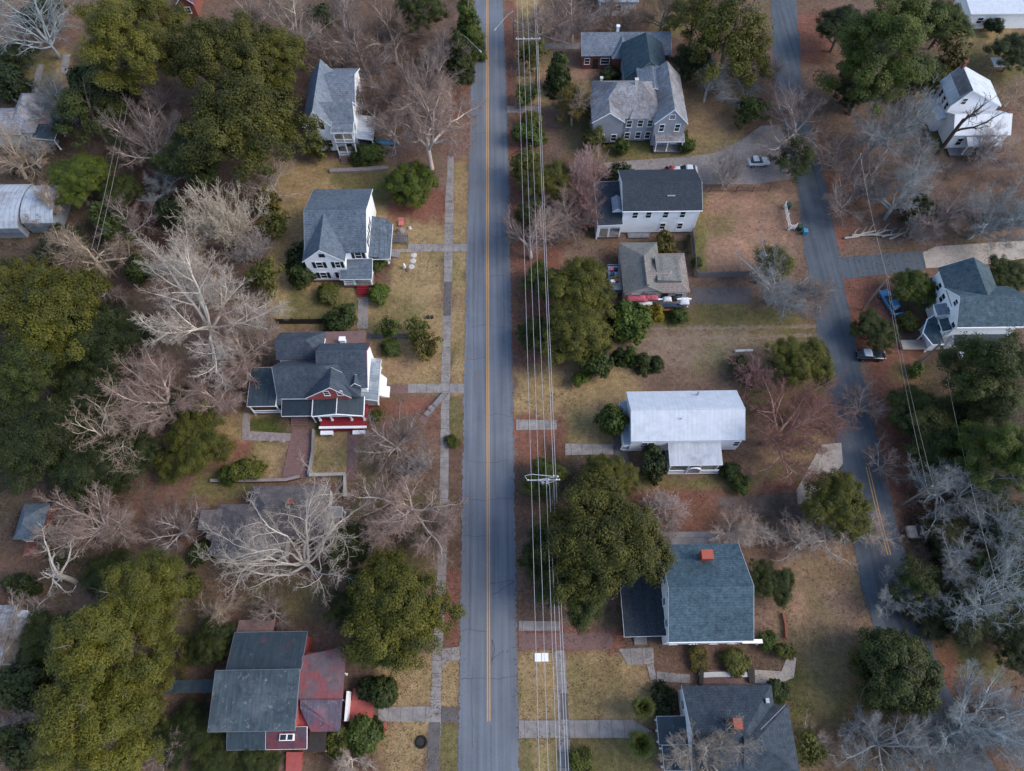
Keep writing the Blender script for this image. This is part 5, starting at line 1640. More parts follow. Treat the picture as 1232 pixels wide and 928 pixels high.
# ---------------------------------------------------------------- house: slate Victorian with red gable
def house_victorian():
    ze, zr = 4.6, 8.4
    x0, x1 = PX(331, 478.8, ze), PX(437, 470, ze)
    ys = PY(360, 478.8, ze)
    yr = PY(360, 441.2, zr)
    yn = 2 * yr - ys
    T = Thing('house', 'dark slate roofed Victorian house with red gable and red porch base', 'house', ((x0 + x1) / 2, ys), 'wooden houses along the main street')
    xm = PX(397.5, 441, zr)
    gable(T, 'x', PX(327, 441, zr), x1 - .3, ys, yn, ze, zr, 'white_siding', 'shingle_slate', z0=.6, rp=yr, hip1=PX(441, 440, zr) - xm - .3)
    # rear east wing, ridge along x further back
    zr2 = 8.0
    yr2 = PY(420, 421.7, zr2)
    ys2 = yr2 - 4.6
    gable(T, 'x', PX(380, 421, zr2), PX(441, 422, zr2), ys2, PY(420, 410, 6.2), ze + .9, zr2, 'white_siding', 'shingle_slate', z0=.62, rp=yr2, wname='wing_wall', rname='wing_roof', trim='faded_red')
    # rear west wing
    gable(T, 'x', PX(333, 405, 6), PX(388, 405, 6), PY(350, 430, 5.6), PY(350, 399, 5.2), ze + .3, 6.7, 'white_siding', 'shingle_slate', z0=.61, wname='wing_wall', rname='wing_roof', trim=None, hip1=2.2)
    # front gable with the red face
    zg = 8.2
    g0, g1 = PX(367, 475, 5.0), PX(423, 472, 5.0)
    yg = PY(397, 469.5, 7.4)
    xr = PX(397.5, 467, 7.6)
    gable(T, 'y', g0, g1, yg, yr - .1, 4.9, zg, 'faded_red', 'shingle_slate', z0=4.0, rp=xr, oh=.2, wname='gable_wall', rname='gable_roof')
    for dx in (-.9, .95):
        window(T, 'S', yg + .2, xr + dx, 6.0, .7, 1.2, None)
    # small east dormer with pale face
    gable(T, 'y', PX(419, 466, 5.4), PX(437, 466, 5.4), ys + 1.2, yr - .4, 5.3, 6.6, 'cream_siding', 'shingle_slate', z0=4.4, wname='dormer_wall', rname='dormer_roof', oh=.2)
    foundation(T, x0 + .6, x1 - .6, ys + .5, yn - .5, .62)
    # flat west wing
    w0, w1 = PX(298.5, 470, 3.8), x0 + .7
    b0, b1 = PY(310, 488.5, 3.4), PY(310, 442, 4.1)
    lean(T, w0, PX(331, 488, 3.4), b0, b1, (3.3, 3.3, 4.0, 4.0), 'metal_teal_dark', 'flat_roof')
    T.part('wing_wall', MB().box(w0 + .3, w1 - .2, b0 + 1.6, b1 - .3, .02, 3.2), 'white_siding')
    window(T, 'S', b0 + 1.6, (w0 + w1) / 2, 1.9, 1.6, 1.2)
    railing(T, w0 + .2, b0 + .2, PX(356, 490, .8), b0 + .2, .5)
    posts(T, [(w0 + .2, b0 + .2), ((w0 + w1) / 2 + 1.5, b0 + .2)], 0, 3.15)
    T.part('porch_floor', MB().box(w0 + .1, PX(356, 490, .8), b0 + .05, ys + .5, .35, .5), 'wood_brown')
    # front porch: gabled roof over a red base
    zp = 3.3
    p0, p1 = PX(375.5, 500, zp), PX(437, 500, zp)
    q0, q1 = PY(405, 500.5, zp), ys + .45
    xm = PX(404.5, 498, zp + .7)
    v = [(p0, q0, zp), (xm, q0, zp + .75), (p1, q0, zp), (p1, q1, zp + .5), (xm, q1, zp + 1.15), (p0, q1, zp + .5)]
    pr = T.part('porch_roof', MB().shell(v, [(0, 1, 4, 5), (1, 2, 3, 4)], .14), 'metal_teal_dark')
    tr = MB().tube([(p0, q0 - .05, zp - .05), (xm, q0 - .05, zp + .7), (p1, q0 - .05, zp - .05)], .1, 4)
    tr.tube([(xm, q0, zp + .79), (xm, q1, zp + 1.19)], .06, 4)
    tr.tube([(p1 + .04, q0, zp - .03), (p1 + .04, q1, zp + .47)], .09, 4).tube([(p0 - .04, q0, zp - .03), (p0 - .04, q1, zp + .47)], .09, 4)
    T.part('fascia', tr, 'white_paint', pr)
    T.part('porch_base', MB().box(p0 + .7, p1 + .1, q0 - 1.0, q1, 0, 1.25), 'red_paint')
    T.part('porch_beam', MB().box(p0 + .5, p1 - .1, q0 + .1, q0 + .35, 2.75, 3.1), 'white_paint')
    T.part('porch_cap', MB().box(p0 + .6, p1 + .2, q0 - 1.1, q0 - .75, 1.252, 1.4), 'white_paint')
    posts(T, [(p0 + .7, q0 + .25), (p0 + 2.4, q0 + .25), (p1 - 2.0, q0 + .25), (p1 - .2, q0 + .25)], 1.252, 2.748, .2)
    for a in (p0 + 1.6, p1 - 1.0):
        T.part('porch_bench', MB().box(a - .9, a + .9, q0 - 1.75, q0 - 1.15, .55, .72).box(a - .85, a - .7, q0 - 1.7, q0 - 1.2, 0, .549).box(a + .7, a + .85, q0 - 1.7, q0 - 1.2, 0, .549).box(a - .69, a + .69, q0 - 1.6, q0 - 1.5, .1, .548), 'white_paint')
    # entry roof between wing and porch
    lean(T, PX(338, 487, 3.6), p0 - .05, PY(360, 500, 2.9), ys + .44, (2.75, 2.75, 3.5, 3.5), 'glass', 'skylight_roof')
    posts(T, [(p0 - .3, PY(360, 500, 2.9) + .2)], 0, 2.65)
    steps(T, PX(350, 505, .4), PX(370, 505, .4), PY(360, 500, .8), .7, 4, 'brick_paving')
    # east porch
    e0, e1 = x1 - .62, PX(456, 460, 3.2)
    f0, f1 = PY(448, 481.5, 3.2), PY(448, 431, 3.4)
    lean(T, e0, e1, f0, f1, (3.7, 3.0, 3.0, 3.7), 'metal_porch', 'side_porch_roof')
    deck(T, e0, e1 - .2, f0 + .3, f1 - .3, .8)
    posts(T, [(e1 - .3, f0 + .4), (e1 - .3, f1 - .4), (e1 - .3, (f0 + f1) / 2 - 1.5), (e1 - .3, (f0 + f1) / 2 + 1.2)], .8, 2.95)
    railing(T, e1 - .3, f0 + .5, e1 - .3, f1 - .5, .8)
    y = PY(458, 465, 2.0)
    T.part('entrance_canopy', MB().shell([(e1 + .05, y - 1.6, 2.5), (e1 + .9, y - 1.2, 2.2), (e1 + .9, y + 1.2, 2.2), (e1 + .05, y + 1.8, 2.5)], [(0, 1, 2, 3)], .12), 'white_paint')
    steps(T, y - .9, y + .9, e1 - .2, .8, 4, 'white_paint', face='E')
    for yy in (yr - 3, yr + 1):
        window(T, 'E', x1 - .58, yy, 2.2, .9, 1.6)
    # brick terrace roof at the back
    ro = lean(T, PX(378, 402, 3.2), PX(440, 402, 3.2), PY(410, 411.5, 3.4) - .5, PY(410, 398.5, 3.1), (3.5, 3.5, 3.0, 3.0), 'brick_paving', 'rear_roof', trim=None)
    T.part('rear_wall', MB().box(PX(378, 402, 3.2) + .3, PX(440, 402, 3.2) - .3, PY(410, 411.5, 3.4) - .6, PY(410, 398.5, 3.1) - .3, 0, 2.85), 'brick')
    c = PX(412, 407, 4.2)
    chimney(T, ro, c, PY(412, 408.5, 4.2), 2.9, 4.3, .8, .6, 'white_paint')


house_victorian()


# ---------------------------------------------------------------- house: low brown roof under the twisted tree
def house_brown():
    ze, zr = 3.0, 5.4
    x0, x1 = PX(301, 600, ze), PX(396, 600, ze)
    y0, y1 = PY(350, 645, ze), PY(350, 584, ze)
    T = Thing('house', 'low house with a brown shingle roof under the white twisted tree', 'house', ((x0 + x1) / 2, y0), 'wooden houses along the main street')
    hip(T, x0, x1, y0, y1, ze, zr, 'cream_siding', 'shingle_brown', ax='x', hip0=3.0, hip1=3.0)
    gable(T, 'y', PX(256, 640, ze), PX(345, 640, ze), PY(300, 668, ze), PY(300, 606, ze), ze - .1, zr - .5, 'cream_siding', 'shingle_brown', wname='wing_wall', rname='wing_roof', hip1=2.5, hip0=0, trim=None)
    a0, a1 = PX(240, 625, 3.2), PX(268, 625, 3.2)
    b0, b1 = PY(255, 637, 3.2), PY(255, 614, 3.2)
    lean(T, a0, a1, b0, b1, (3.1, 3.3, 3.3, 3.1), 'shingle_brown', 'flat_roof', trim='steel')
    T.part('wing_wall', MB().box(a0 + .2, a1 - .1, b0 + .2, b1 - .2, 0, 2.95), 'cream_siding')
    lean(T, PX(248, 645, 2.8), PX(262, 645, 2.8), PY(255, 648, 2.8), b0 + .1, (2.7, 2.7, 2.7, 2.7), 'shingle_brown', 'porch_roof', trim=None)
    posts(T, [(PX(250, 647, 2.6), PY(255, 647, 2.7)), (PX(261, 647, 2.6), PY(255, 647, 2.7))], 0, 2.58)
    lean(T, PX(396, 615, 2.8) - .5, PX(411, 620, 2.6), PY(400, 622, 2.6), PY(400, 610, 2.6), (2.7, 2.5, 2.5, 2.7), 'concrete', 'porch_roof')
    posts(T, [(PX(410, 620, 2.6), PY(400, 621, 2.6)), (PX(410, 611, 2.6), PY(400, 611, 2.6))], 0, 2.4)
    for a in (.25, .5, .75):
        window(T, 'S', y0 + .28, x0 + (x1 - x0) * a, 1.7, 1.0, 1.2)
    window(T, 'W', PX(256, 640, ze) + .28, PY(300, 655, ze), 1.6, 1.0, 1.1)
    chimney(T, T.o.children[0], PX(352, 600, 5), PY(352, 606, 5.0), 4.0, 5.9, .7, .6, 'brick')


house_brown()


# ---------------------------------------------------------------- house: teal and red metal roofs
def house_teal_red():
    zt = 6.0
    x0, x1 = PX(254.5, 843, zt), PX(357.5, 843, zt)
    y0, y1 = PY(300, 880, zt), PY(300, 806.5, zt)
    T = Thing('house', 'house with weathered teal metal roof, red side roofs and red deck', 'house', ((x0 + x1) / 2, y0), 'wooden houses along the main street')
    ro = lean(T, x0, x1, y0, y1, (5.7, 5.7, 6.3, 6.3), 'metal_teal', 'flat_roof', .16, 'steel')
    T.part('wall', MB().box(x0 + .3, x1 - .3, y0 + .3, y1 - .3, .0, 5.5), 'faded_red')
    # rear roof
    r0, r1 = PX(278, 780, 4.6), PX(366.5, 780, 4.6)
    q1 = PY(320, 760, 4.6)
    lean(T, r0, r1, y1 + .05, q1, (5.2, 5.2, 4.2, 4.2), 'metal_teal_dark', 'rear_roof', .14, 'steel')
    T.part('rear_wall', MB().box(r0 + .3, r1 - .3, y1 - .2, q1 - .3, 0, 4.0), 'faded_red')
    lean(T, PX(286, 752, 3.0), PX(330, 752, 3.0), q1 + .1, PY(300, 746, 2.7), (3.2, 3.2, 2.7, 2.7), 'brick_paving', 'rear_porch_roof', .12, None)
    posts(T, [(PX(288, 748, 2.7), PY(300, 747, 2.7)), (PX(328, 748, 2.7), PY(300, 747, 2.7))], 0, 2.56, .14, 'faded_red')
    # red hipped roof round the street side
    ea, eb = PX(413, 830, 3.2), x1 - .3
    ym = PY(390, 841.5, 4.0)
    yn2, ys2 = PY(390, 778, 3.4), PY(390, 880.5, 3.3)
    v = [(eb, yn2 - 1.2, 5.0), (ea, yn2, 3.4), (ea + .05, ym, 3.3), (eb, ym, 4.9)]
    T.part('side_roof', MB().shell(v, [(0, 3, 2, 1)], .14), 'metal_red')
    v = [(eb + .3, ym - .03, 4.85), (ea, ym - .03, 3.26), (ea, ys2, 3.05), (eb + 1.6, ys2, 3.5), (eb + .3, ys2 + 2.5, 4.4)]
    T.part('side_roof', MB().shell(v, [(0, 4, 3, 2, 1)], .14), 'metal_plum', label='rusty plum coloured side roof')
    T.part('ridge_cap', MB().tube([(eb, ym, 4.95), (ea + .05, ym, 3.36)], .07, 5), 'metal_red')
    T.part('side_wall', MB().box(eb - .1, ea - 1.6, ys2 + .5, yn2 - .6, 0, 3.15), 'faded_red')
    posts(T, [(ea - .3, ys2 + .3), (ea - .3, ym), (ea - .3, yn2 - .4), (ea - .3, (ym + yn2) / 2)], .5, 2.95)
    T.part('porch_floor', MB().box(ea - 1.7, ea - .1, ys2 + .2, yn2 - .4, .4, .55), 'wood_brown')
    # front lower roofs
    f0, fm, f1 = PX(273, 890, 3.4), PX(319.5, 890, 3.4), PX(369, 890, 3.4)
    g0 = PY(320, 902, 3.0)
    lean(T, f0, fm - .03, g0, y0 + .4, (3.0, 3.0, 3.9, 3.9), 'metal_teal_dark', 'front_roof', .13, 'steel')
    lean(T, fm + .03, f1, g0, y0 + .4, (3.02, 3.02, 3.92, 3.92), 'metal_red', 'front_roof', .13, 'white_paint', 'red front roof')
    T.part('front_wall', MB().box(f0 + .3, f1 - .3, g0 + .4, y0 + .4, 0, 2.85), 'faded_red')
    T.part('skylight_box', MB().box(PX(337, 889, 3.6), PX(354, 889, 3.6), PY(345, 891.5, 3.7), PY(345, 883, 3.7), 3.2, 3.95), 'white_paint')
    T.part('skylight_glass', MB().box(PX(338, 889, 3.6), PX(345, 889, 3.6), PY(345, 890.5, 3.7), PY(345, 884, 3.7), 3.9, 3.98).box(PX(347, 889, 3.6), PX(353, 889, 3.6), PY(345, 890.5, 3.7), PY(345, 884, 3.7), 3.9, 3.98), 'glass')
    # dark corner porch
    T.part('corner_porch', MB().box(PX(371, 890, 2.6), PX(392, 890, 2.6), PY(380, 905, 2.6), ys2 + .2, 2.4, 2.55), 'dark_wood')
    posts(T, [(PX(373, 904, 2.4), PY(380, 904, 2.5)), (PX(391, 904, 2.4), PY(380, 904, 2.5))], 0, 2.4, .18, 'orange_wood')
    steps(T, PX(345, 910, .5), PX(363, 910, .5), PY(354, 905, .9), 1.0, 5, 'faded_red', .5)
    for a in (.2, .5, .8):
        window(T, 'S', g0 + .4, f0 + (f1 - f0) * a, 1.6, 1.0, 1.3)
        window(T, 'W', x0 + .3, y0 + (y1 - y0) * a, 3.0, 1.0, 1.5)
    # walkway roof
    a0, a1 = PX(198, 826, 2.8), x0 + .5
    b0, b1 = PY(230, 834, 2.8), PY(230, 818, 2.8)
    lean(T, a0, a1, b0, b1, (2.75, 2.85, 2.85, 2.75), 'metal_teal_dark', 'walkway_roof', .1, None)
    posts(T, [(a0 + .2, b0 + .15), (a0 + .2, b1 - .15), ((a0 + a1) / 2, b0 + .15), ((a0 + a1) / 2, b1 - .15)], 0, 2.64, .1, 'steel')
    # red deck with white wall beside the walk
    T.part('deck', MB().box(PX(421, 855, .5), PX(449, 855, .5), PY(435, 869.5, .5), PY(435, 842, .5), .3, .5), 'faded_red')
    T.part('deck', MB().box(PX(424, 835, .5), PX(431, 835, .5), PY(428, 842, .5) + .01, PY(428, 828, .5), .28, .48), 'faded_red')
    T.part('porch_screen', MB().box(PX(418, 850, 1.6) - .12, PX(418, 850, 1.6) + .12, PY(418, 868, 1.6), PY(418, 832, 1.6), .5, 2.2), 'white_paint')


house_teal_red()


# ---------------------------------------------------------------- house: grey Victorian
def house_grey():
    ze, zr = 5.6, 9.2
    x0, x1 = PX(712, 100, ze), PX(800, 140, ze)
    y0, y1 = PY(750, 143, ze), PY(750, 97, ze)
    T = Thing('house', 'large grey Victorian house with patched grey roofs and a white trimmed gable', 'house', ((x0 + x1) / 2, y0), 'wooden houses along the main street')
    xa = PX(762, 106, zr)
    ro = gable(T, 'x', x0, x1, y0, y1, ze, zr, 'grey_siding', 'shingle_old', z0=.5, hip0=xa - x0 - 2.5, hip1=4.0)
    # front low gable with moss
    gable(T, 'y', PX(712, 142, ze), PX(752, 142, ze), y0 - .7, y0 + 6, ze - .1, zr - 1.6, 'grey_siding', 'shingle_old', z0=.52, wname='wing_wall', rname='wing_roof')
    gable(T, 'y', PX(757, 142, ze), PX(783, 142, ze), y0 - .25, y0 + 6, ze + .1, zr - .9, 'grey_siding', 'shingle_old', z0=.54, wname='wing_wall', rname='wing_roof', hip0=4.0, trim=None)
    # east gable wing
    a0, a1 = PX(786, 145, ze), PX(826, 138, ze)
    b0 = PY(800, 138, ze + 2.2)
    gable(T, 'y', a0, a1, b0, PY(810, 92, ze), ze + .15, zr - .3, 'grey_siding', 'shingle_old', z0=.56, wname='wing_wall', rname='wing_roof')
    wy = b0 + .28
    am = (a0 + a1) / 2
    window(T, 'S', wy, am, 7.0, .9, .8, None)
    for z in (4.6, 1.8):
        window(T, 'S', wy, am - 1.4, z, .8, 1.5)
        window(T, 'S', wy, am + 1.3, z, .8, 1.5)
    for t, zz in ((.12, (4.3, 1.7)), (.30, (4.3, 1.7)), (.5, (4.4, 1.7)), (.66, (4.5, 1.8)), (.8, (4.5, 1.8))):
        for z in zz[1:] if t < .4 else zz:
            window(T, 'S', (y0 - .42) if t < .45 else y0 + .03, x0 + (x1 - x0) * t, z, .85, 1.4)
    lean(T, am - 2.2, a1 - .2, b0 - 1.2, b0 + .38, (2.9, 2.9, 3.3, 3.3), 'shingle_old')
    posts(T, [(am - 2.0, b0 - 1.0), (am, b0 - 1.0), (a1 - .4, b0 - 1.0)], .5, 2.75)
    deck(T, am - 2.2, a1 - .2, b0 - 1.2, b0 + .35, .5, 'wood_grey', 'concrete_dark')
    foundation(T, x0 + .6, x1 - .6, y0 + .5, y1 - .6, .52, 'concrete_dark')
    # north wing
    gable(T, 'y', PX(767, 92, 6.6), PX(801, 92, 6.6), y1 - 4, PY(785, 81, 6.6), 6.4, 7.4, 'grey_siding', 'shingle_grey', wname='wing_wall', rname='wing_roof')
    # steep teal rear roof
    zp = 8.2
    gable(T, 'y', PX(749, 75, 4.4), PX(801, 75, 4.4), PY(775, 92, 5), PY(771, 52, 4.4), 4.4, zp, 'grey_siding', 'shingle_tent', wname='rear_wall', rname='rear_roof', hip1=2.0, trim=None, roof_lab='steep teal roof at the back')
    for yy in (.3, .6):
        window(T, 'E', a1 - .28, b0 + (PY(810, 92, ze) - b0) * yy, 4.4, .9, 1.5)
    chimney(T, ro, xa + .6, PY(762, 100, zr), zr - 1.6, zr + .7, .5, .5, 'cream_siding')
    chimney(T, ro, PX(724, 98, 7), y1 - 1.2, ze + .3, ze + 1.6, .4, .4, 'cream_siding')


house_grey()


def house_long_grey():
    ze, zr = 3.1, 5.2
    x0, x1 = PX(699, 60, ze), PX(806, 55, ze)
    y0, y1 = PY(715, 67.5, ze), PY(750, 44, ze)
    T = Thing('house', 'long low brick cottage with a grey roof behind the grey Victorian house', 'house', ((x0 + x1) / 2, y0), 'wooden houses along the main street')
    yr = y0 + (y1 - y0) * .72
    gable(T, 'x', x0, x1, y0, y1, ze, zr, 'brick', 'shingle_grey', rp=yr)
    gable(T, 'y', PX(735, 62, ze), PX(760, 62, ze), y0 - .8, yr, ze + .02, zr - .3, 'brick', 'shingle_grey', wname='wing_wall', rname='wing_roof', trim=None, hip0=2.5)
    window(T, 'S', y0 + .28, x0 + 1.2, 1.7, .9, 1.2)
    door(T, 'S', y0 + .28, x0 + 2.8, .1)
    window(T, 'S', y0 + .28, x0 + 4.6, 1.7, 1.6, 1.2)
    chimney(T, T.o.children[0], PX(744, 42, 5.4), yr + .4, 4.6, 6.1, .5, .5, 'white_paint')


house_long_grey()


# ---------------------------------------------------------------- house: black roof
def house_black():
    ze, zr = 6.1, 8.0
    x0, x1 = PX(749, 253.6, ze), PX(845.5, 253.6, ze)
    y0 = PY(800, 253.6, ze)
    yr = PY(800, 218.5, zr)
    y1 = 2 * yr - y0
    T = Thing('house', 'plain white two storey house with a black gable roof', 'house', ((x0 + x1) / 2, y0), 'wooden houses along the main street')
    ro = gable(T, 'x', x0, x1, y0, y1, ze, zr, 'white_siding', 'shingle_black', z0=.4, rp=yr, oh=.3)
    foundation(T, x0 + .4, x1 - .4, y0 + .4, y1 - .4, .42, 'concrete_dark')
    wy = y0 + .3
    L = x1 - x0
    for t in (.175, .345, .56, .775):
        window(T, 'S', wy, x0 + L * t, 4.75, .8, 1.35)
    for t in (.56, .785):
        window(T, 'S', wy, x0 + L * t, 1.9, .8, 1.4)
    m = MB()
    for i in range(4):
        xx = x0 + L * (.14 + .085 * i)
        m.box(xx - .03, xx + .03, wy - .9, wy - .84, .3, 1.2)
    m.box(x0 + L * .13, x0 + L * .41, wy - .92, wy - .82, 1.201, 1.27).box(x0 + L * .13, x0 + L * .41, wy - 1.0, wy - .02, .15, .298)
    T.part('landing', m, 'steel')
    T.part('roof_vent', MB().box(x0 + L * .56, x0 + L * .66, y0 + 2.0, y0 + 2.25, ze + .95, ze + 1.1), 'steel', ro)
    T.part('gutter', MB().tube([(x0, y0 - .08, ze - .1), (x1, y0 - .08, ze - .1)], .07, 6).tube([(x1 - .35, y0 + .2, ze - .2), (x1 - .35, y0 + .2, .2)], .05, 6), 'white_paint')
    # west wing
    a0 = PX(719, 270, 3.8)
    b0, b1 = PY(733, 271, 3.8), PY(733, 219, 4.6)
    lean(T, a0, x0 + .28, b0, b1, (3.7, 3.9, 4.8, 4.6), 'shingle_black', 'wing_roof', .14, 'white_paint')
    T.part('wing_wall', MB().box(a0 + .35, x0 + .3, b0 + 1.9, b1 - .3, 0, 3.55), 'white_siding')
    T.part('side_wall', MB().box(a0 + .05, a0 + .3, b0 + .15, b1 - .2, 0, 3.5), 'white_siding')
    deck(T, a0 + .3, x0 + .3, b0 + .2, b0 + 1.9, .5, 'wood_grey', 'concrete_dark')
    m = MB()
    for xx in (a0 + .45, (a0 + x0) / 2 + .15, x0 + .12):
        m.box(xx - .12, xx + .12, b0 + .22, b0 + .44, .5, 3.4)
    m.box(a0 + .3, x0 + .25, b0 + .2, b0 + .46, 2.9, 3.5)
    T.part('porch_arch', m, 'white_paint')
    for xx in (a0 + 1.4, x0 - .9):
        window(T, 'S', b0 + 1.9, xx, 1.9, 1.0, 1.5)
    gable(T, 'y', x0 - 1.3, x0 + .35, b0 + 2.2, b0 + 5.0, 4.5, 5.2, 'white_siding', 'metal_annex', z0=3.9, oh=.15, wname='dormer_wall', rname='dormer_roof')


house_black()


# ---------------------------------------------------------------- house: bungalow with the cluttered porch
def house_clutter():
    ze, zr = 3.1, 4.9
    x0, xm, x1 = PX(749, 340, ze), PX(782, 340, zr), PX(830, 350, ze)
    y0, y1 = PY(780, 353, ze), PY(760, 292, ze)
    T = Thing('house', 'grey green hip roofed bungalow with a cluttered front porch', 'house', ((x0 + x1) / 2, y0), 'wooden houses along the main street')
    hx1 = PX(787, 290, ze)
    ro = gable(T, 'y', x0, hx1 + .4, y0, y1, ze, zr, 'cream_siding', 'shingle_moss', rp=xm - .4, hip1=4.0, hip0=0, trim=None)
    ye = PY(810, 305, ze)
    yme = y0 + (ye - y0) * .36
    gable(T, 'x', xm - .6, x1, y0 + .03, ye, ze + .03, zr - .3, 'cream_siding', 'shingle_tan', rp=yme, hip1=3.2, wname='wing_wall', rname='wing_roof', trim=None)
    T.part('ridge_cap', MB().tube([(xm - .4, y0 + .2, zr + .03), (xm - .4, y1 - 4, zr + .03)], .28, 6), 'shingle_tan', ro)
    # flat roof frame on the east slope
    q = [PX(788, 310, 4.6), PX(817, 310, 4.6), PY(800, 337, 4.6), PY(800, 308, 4.6)]
    T.part('flat_roof', MB().shell([(q[0], q[2], 4.55), (q[1], q[2], 4.3), (q[1], q[3], 4.3), (q[0], q[3], 4.55)], [(0, 1, 2, 3)], .9), 'shingle_moss', label='flat square roof piece on the east slope')
    # porch
    p0, p1 = PX(752, 362, 1.4), PX(829, 362, 1.4)
    b0 = PY(790, 371, .5)
    deck(T, p0, p1, b0, y0 + .35, .5, 'wood_grey', 'wood_brown')
    posts(T, [(p0 + .2, b0 + .2), (p0 + (p1 - p0) * .33, b0 + .2), (p0 + (p1 - p0) * .66, b0 + .2), (p1 - .2, b0 + .2)], .5, 2.6, .14)
    T.part('porch_beam', MB().box(p0, p1, b0 + .1, b0 + .3, 2.601, 2.8), 'white_paint')
    railing(T, p0 + .2, b0 + .2, p1 - .2, b0 + .2, .5, .8, 'wood_brown')
    for t in (.2, .45, .85):
        window(T, 'S', y0 + .28, x0 + (x1 - x0) * t, 1.8, 1.2, 1.3)
    door(T, 'S', y0 + .28, x0 + (x1 - x0) * .64, .5)
    # things piled on the porch, each its own
    g = 'clutter on the bungalow porch'
    r = random.Random(3)

    def cushion(px, py, sx, sy, z, mat, lab, cat, nm):
        p = P(px, py, z)
        m = MB()
        n, k = 7, 9
        vs = []
        for i in range(n):
            for j in range(k):
                u, v = i / (n - 1) - .5, j / (k - 1) - .5
                e = max(0, 1 - (2 * abs(u)) ** 4) * max(0, 1 - (2 * abs(v)) ** 4)
                vs.append((p.x + u * sx, p.y + v * sy, z + e * .32 + r.uniform(-.08, .08) * e))
        fs = [(i * k + j, (i + 1) * k + j, (i + 1) * k + j + 1, i * k + j + 1) for i in range(n - 1) for j in range(k - 1)]
        m.shell(vs, fs, .2)
        mesh_thing(nm, m, mat, lab, cat, (p.x, p.y, z - .2), g, True)
    cushion(766, 359, 3.4, 1.1, 2.85, 'cloth_pink', 'crumpled pink and dark red cloth heaped over the porch edge', 'cloth', 'blanket')
    cushion(783, 358, 2.2, .9, 2.85, 'cloth_pink', 'smaller dark red cloth heap beside the round hole on the porch roof', 'cloth', 'blanket')
    cushion(775, 366, 2.6, 1.0, 2.0, 'cloth_white', 'white sheet spread along the cluttered porch', 'sheet', 'bed_sheet')
    cushion(803, 360, 1.4, .8, 2.85, 'cloth_white', 'pale folded sheet beside a dark square on the cluttered porch', 'sheet', 'bed_sheet')
    cushion(811, 359, .9, .9, 2.85, 'rubber', 'black bundle beside the pale folded sheet', 'bundle', 'cloth_bundle')
    cushion(804, 368, 4.2, .6, 1.9, 'cloth_navy', 'long navy tarpaulin across the porch front', 'tarpaulin', 'tarpaulin')
    cushion(776, 372, 2.0, .5, 1.2, 'cloth_navy', 'navy bundle behind the rounded green shrub', 'bundle', 'cloth_bundle')
    cushion(823, 362, 1.5, 1.3, 2.5, 'cloth_white', 'off white cloth heap at the alley corner of the porch', 'cloth', 'bed_sheet')
    cushion(806, 373, 2.6, .3, 1.0, 'orange_wood', 'orange brown plank in front of the navy tarpaulin', 'plank', 'plank')
    p0 = P(733.5, 349, 1.6)
    p1 = P(747.5, 320, 1.6)
    T = Thing('storage_rack', 'metal rack of coloured boxes against the bungalow wall', 'rack', ((p0.x + p1.x) / 2, (p0.y + p1.y) / 2))
    m = MB()
    for x in (p0.x, p1.x - .2):
        for y in (p0.y, (p0.y + p1.y) / 2, p1.y):
            m.box(x - .04, x + .04, y - .04, y + .04, 0, 1.9)
    for z in (.6, 1.5):
        m.box(p0.x + .05, p1.x - .25, p0.y, p1.y, z, z + .06)
    for i in range(6):
        y = p0.y + (p1.y - p0.y) * i / 5
        m.box(p0.x, p1.x - .2, y - .03, y + .03, 1.901, 1.96)
    T.part('frame', m, 'steel')
    for i, (mt, u, v) in enumerate((('orange_wood', .6, .35), ('cloth_navy', .3, .6), ('blue_plastic', .55, .62), ('orange_wood', .65, .5), ('cloth_white', .3, .3), ('cloth_navy', .65, .8), ('green_bin', .3, .45), ('cloth_pink', .35, .8))):
        x, y = p0.x + (p1.x - .3 - p0.x) * u, p0.y + (p1.y - p0.y) * v
        bm_ = MB().box(x - .32, x + .32, y - .22, y + .22, 1.562, 1.562 + r.uniform(.3, .5)).box(x - .35, x + .35, y - .25, y + .25, 2.07, 2.1)
        mesh_thing('storage_box', bm_, mt, ['orange crate in the middle of the metal rack', 'navy box high in the metal rack', 'blue box in the metal rack beside an orange crate', 'orange crate in the metal rack next to the blue box',
                                           'white box low in the metal rack', 'navy box at the top end of the metal rack', 'green box in the middle of the metal rack', 'pink box at the top end of the metal rack'][i], 'box', (x, y, 1.56), 'boxes on the metal rack')


house_clutter()


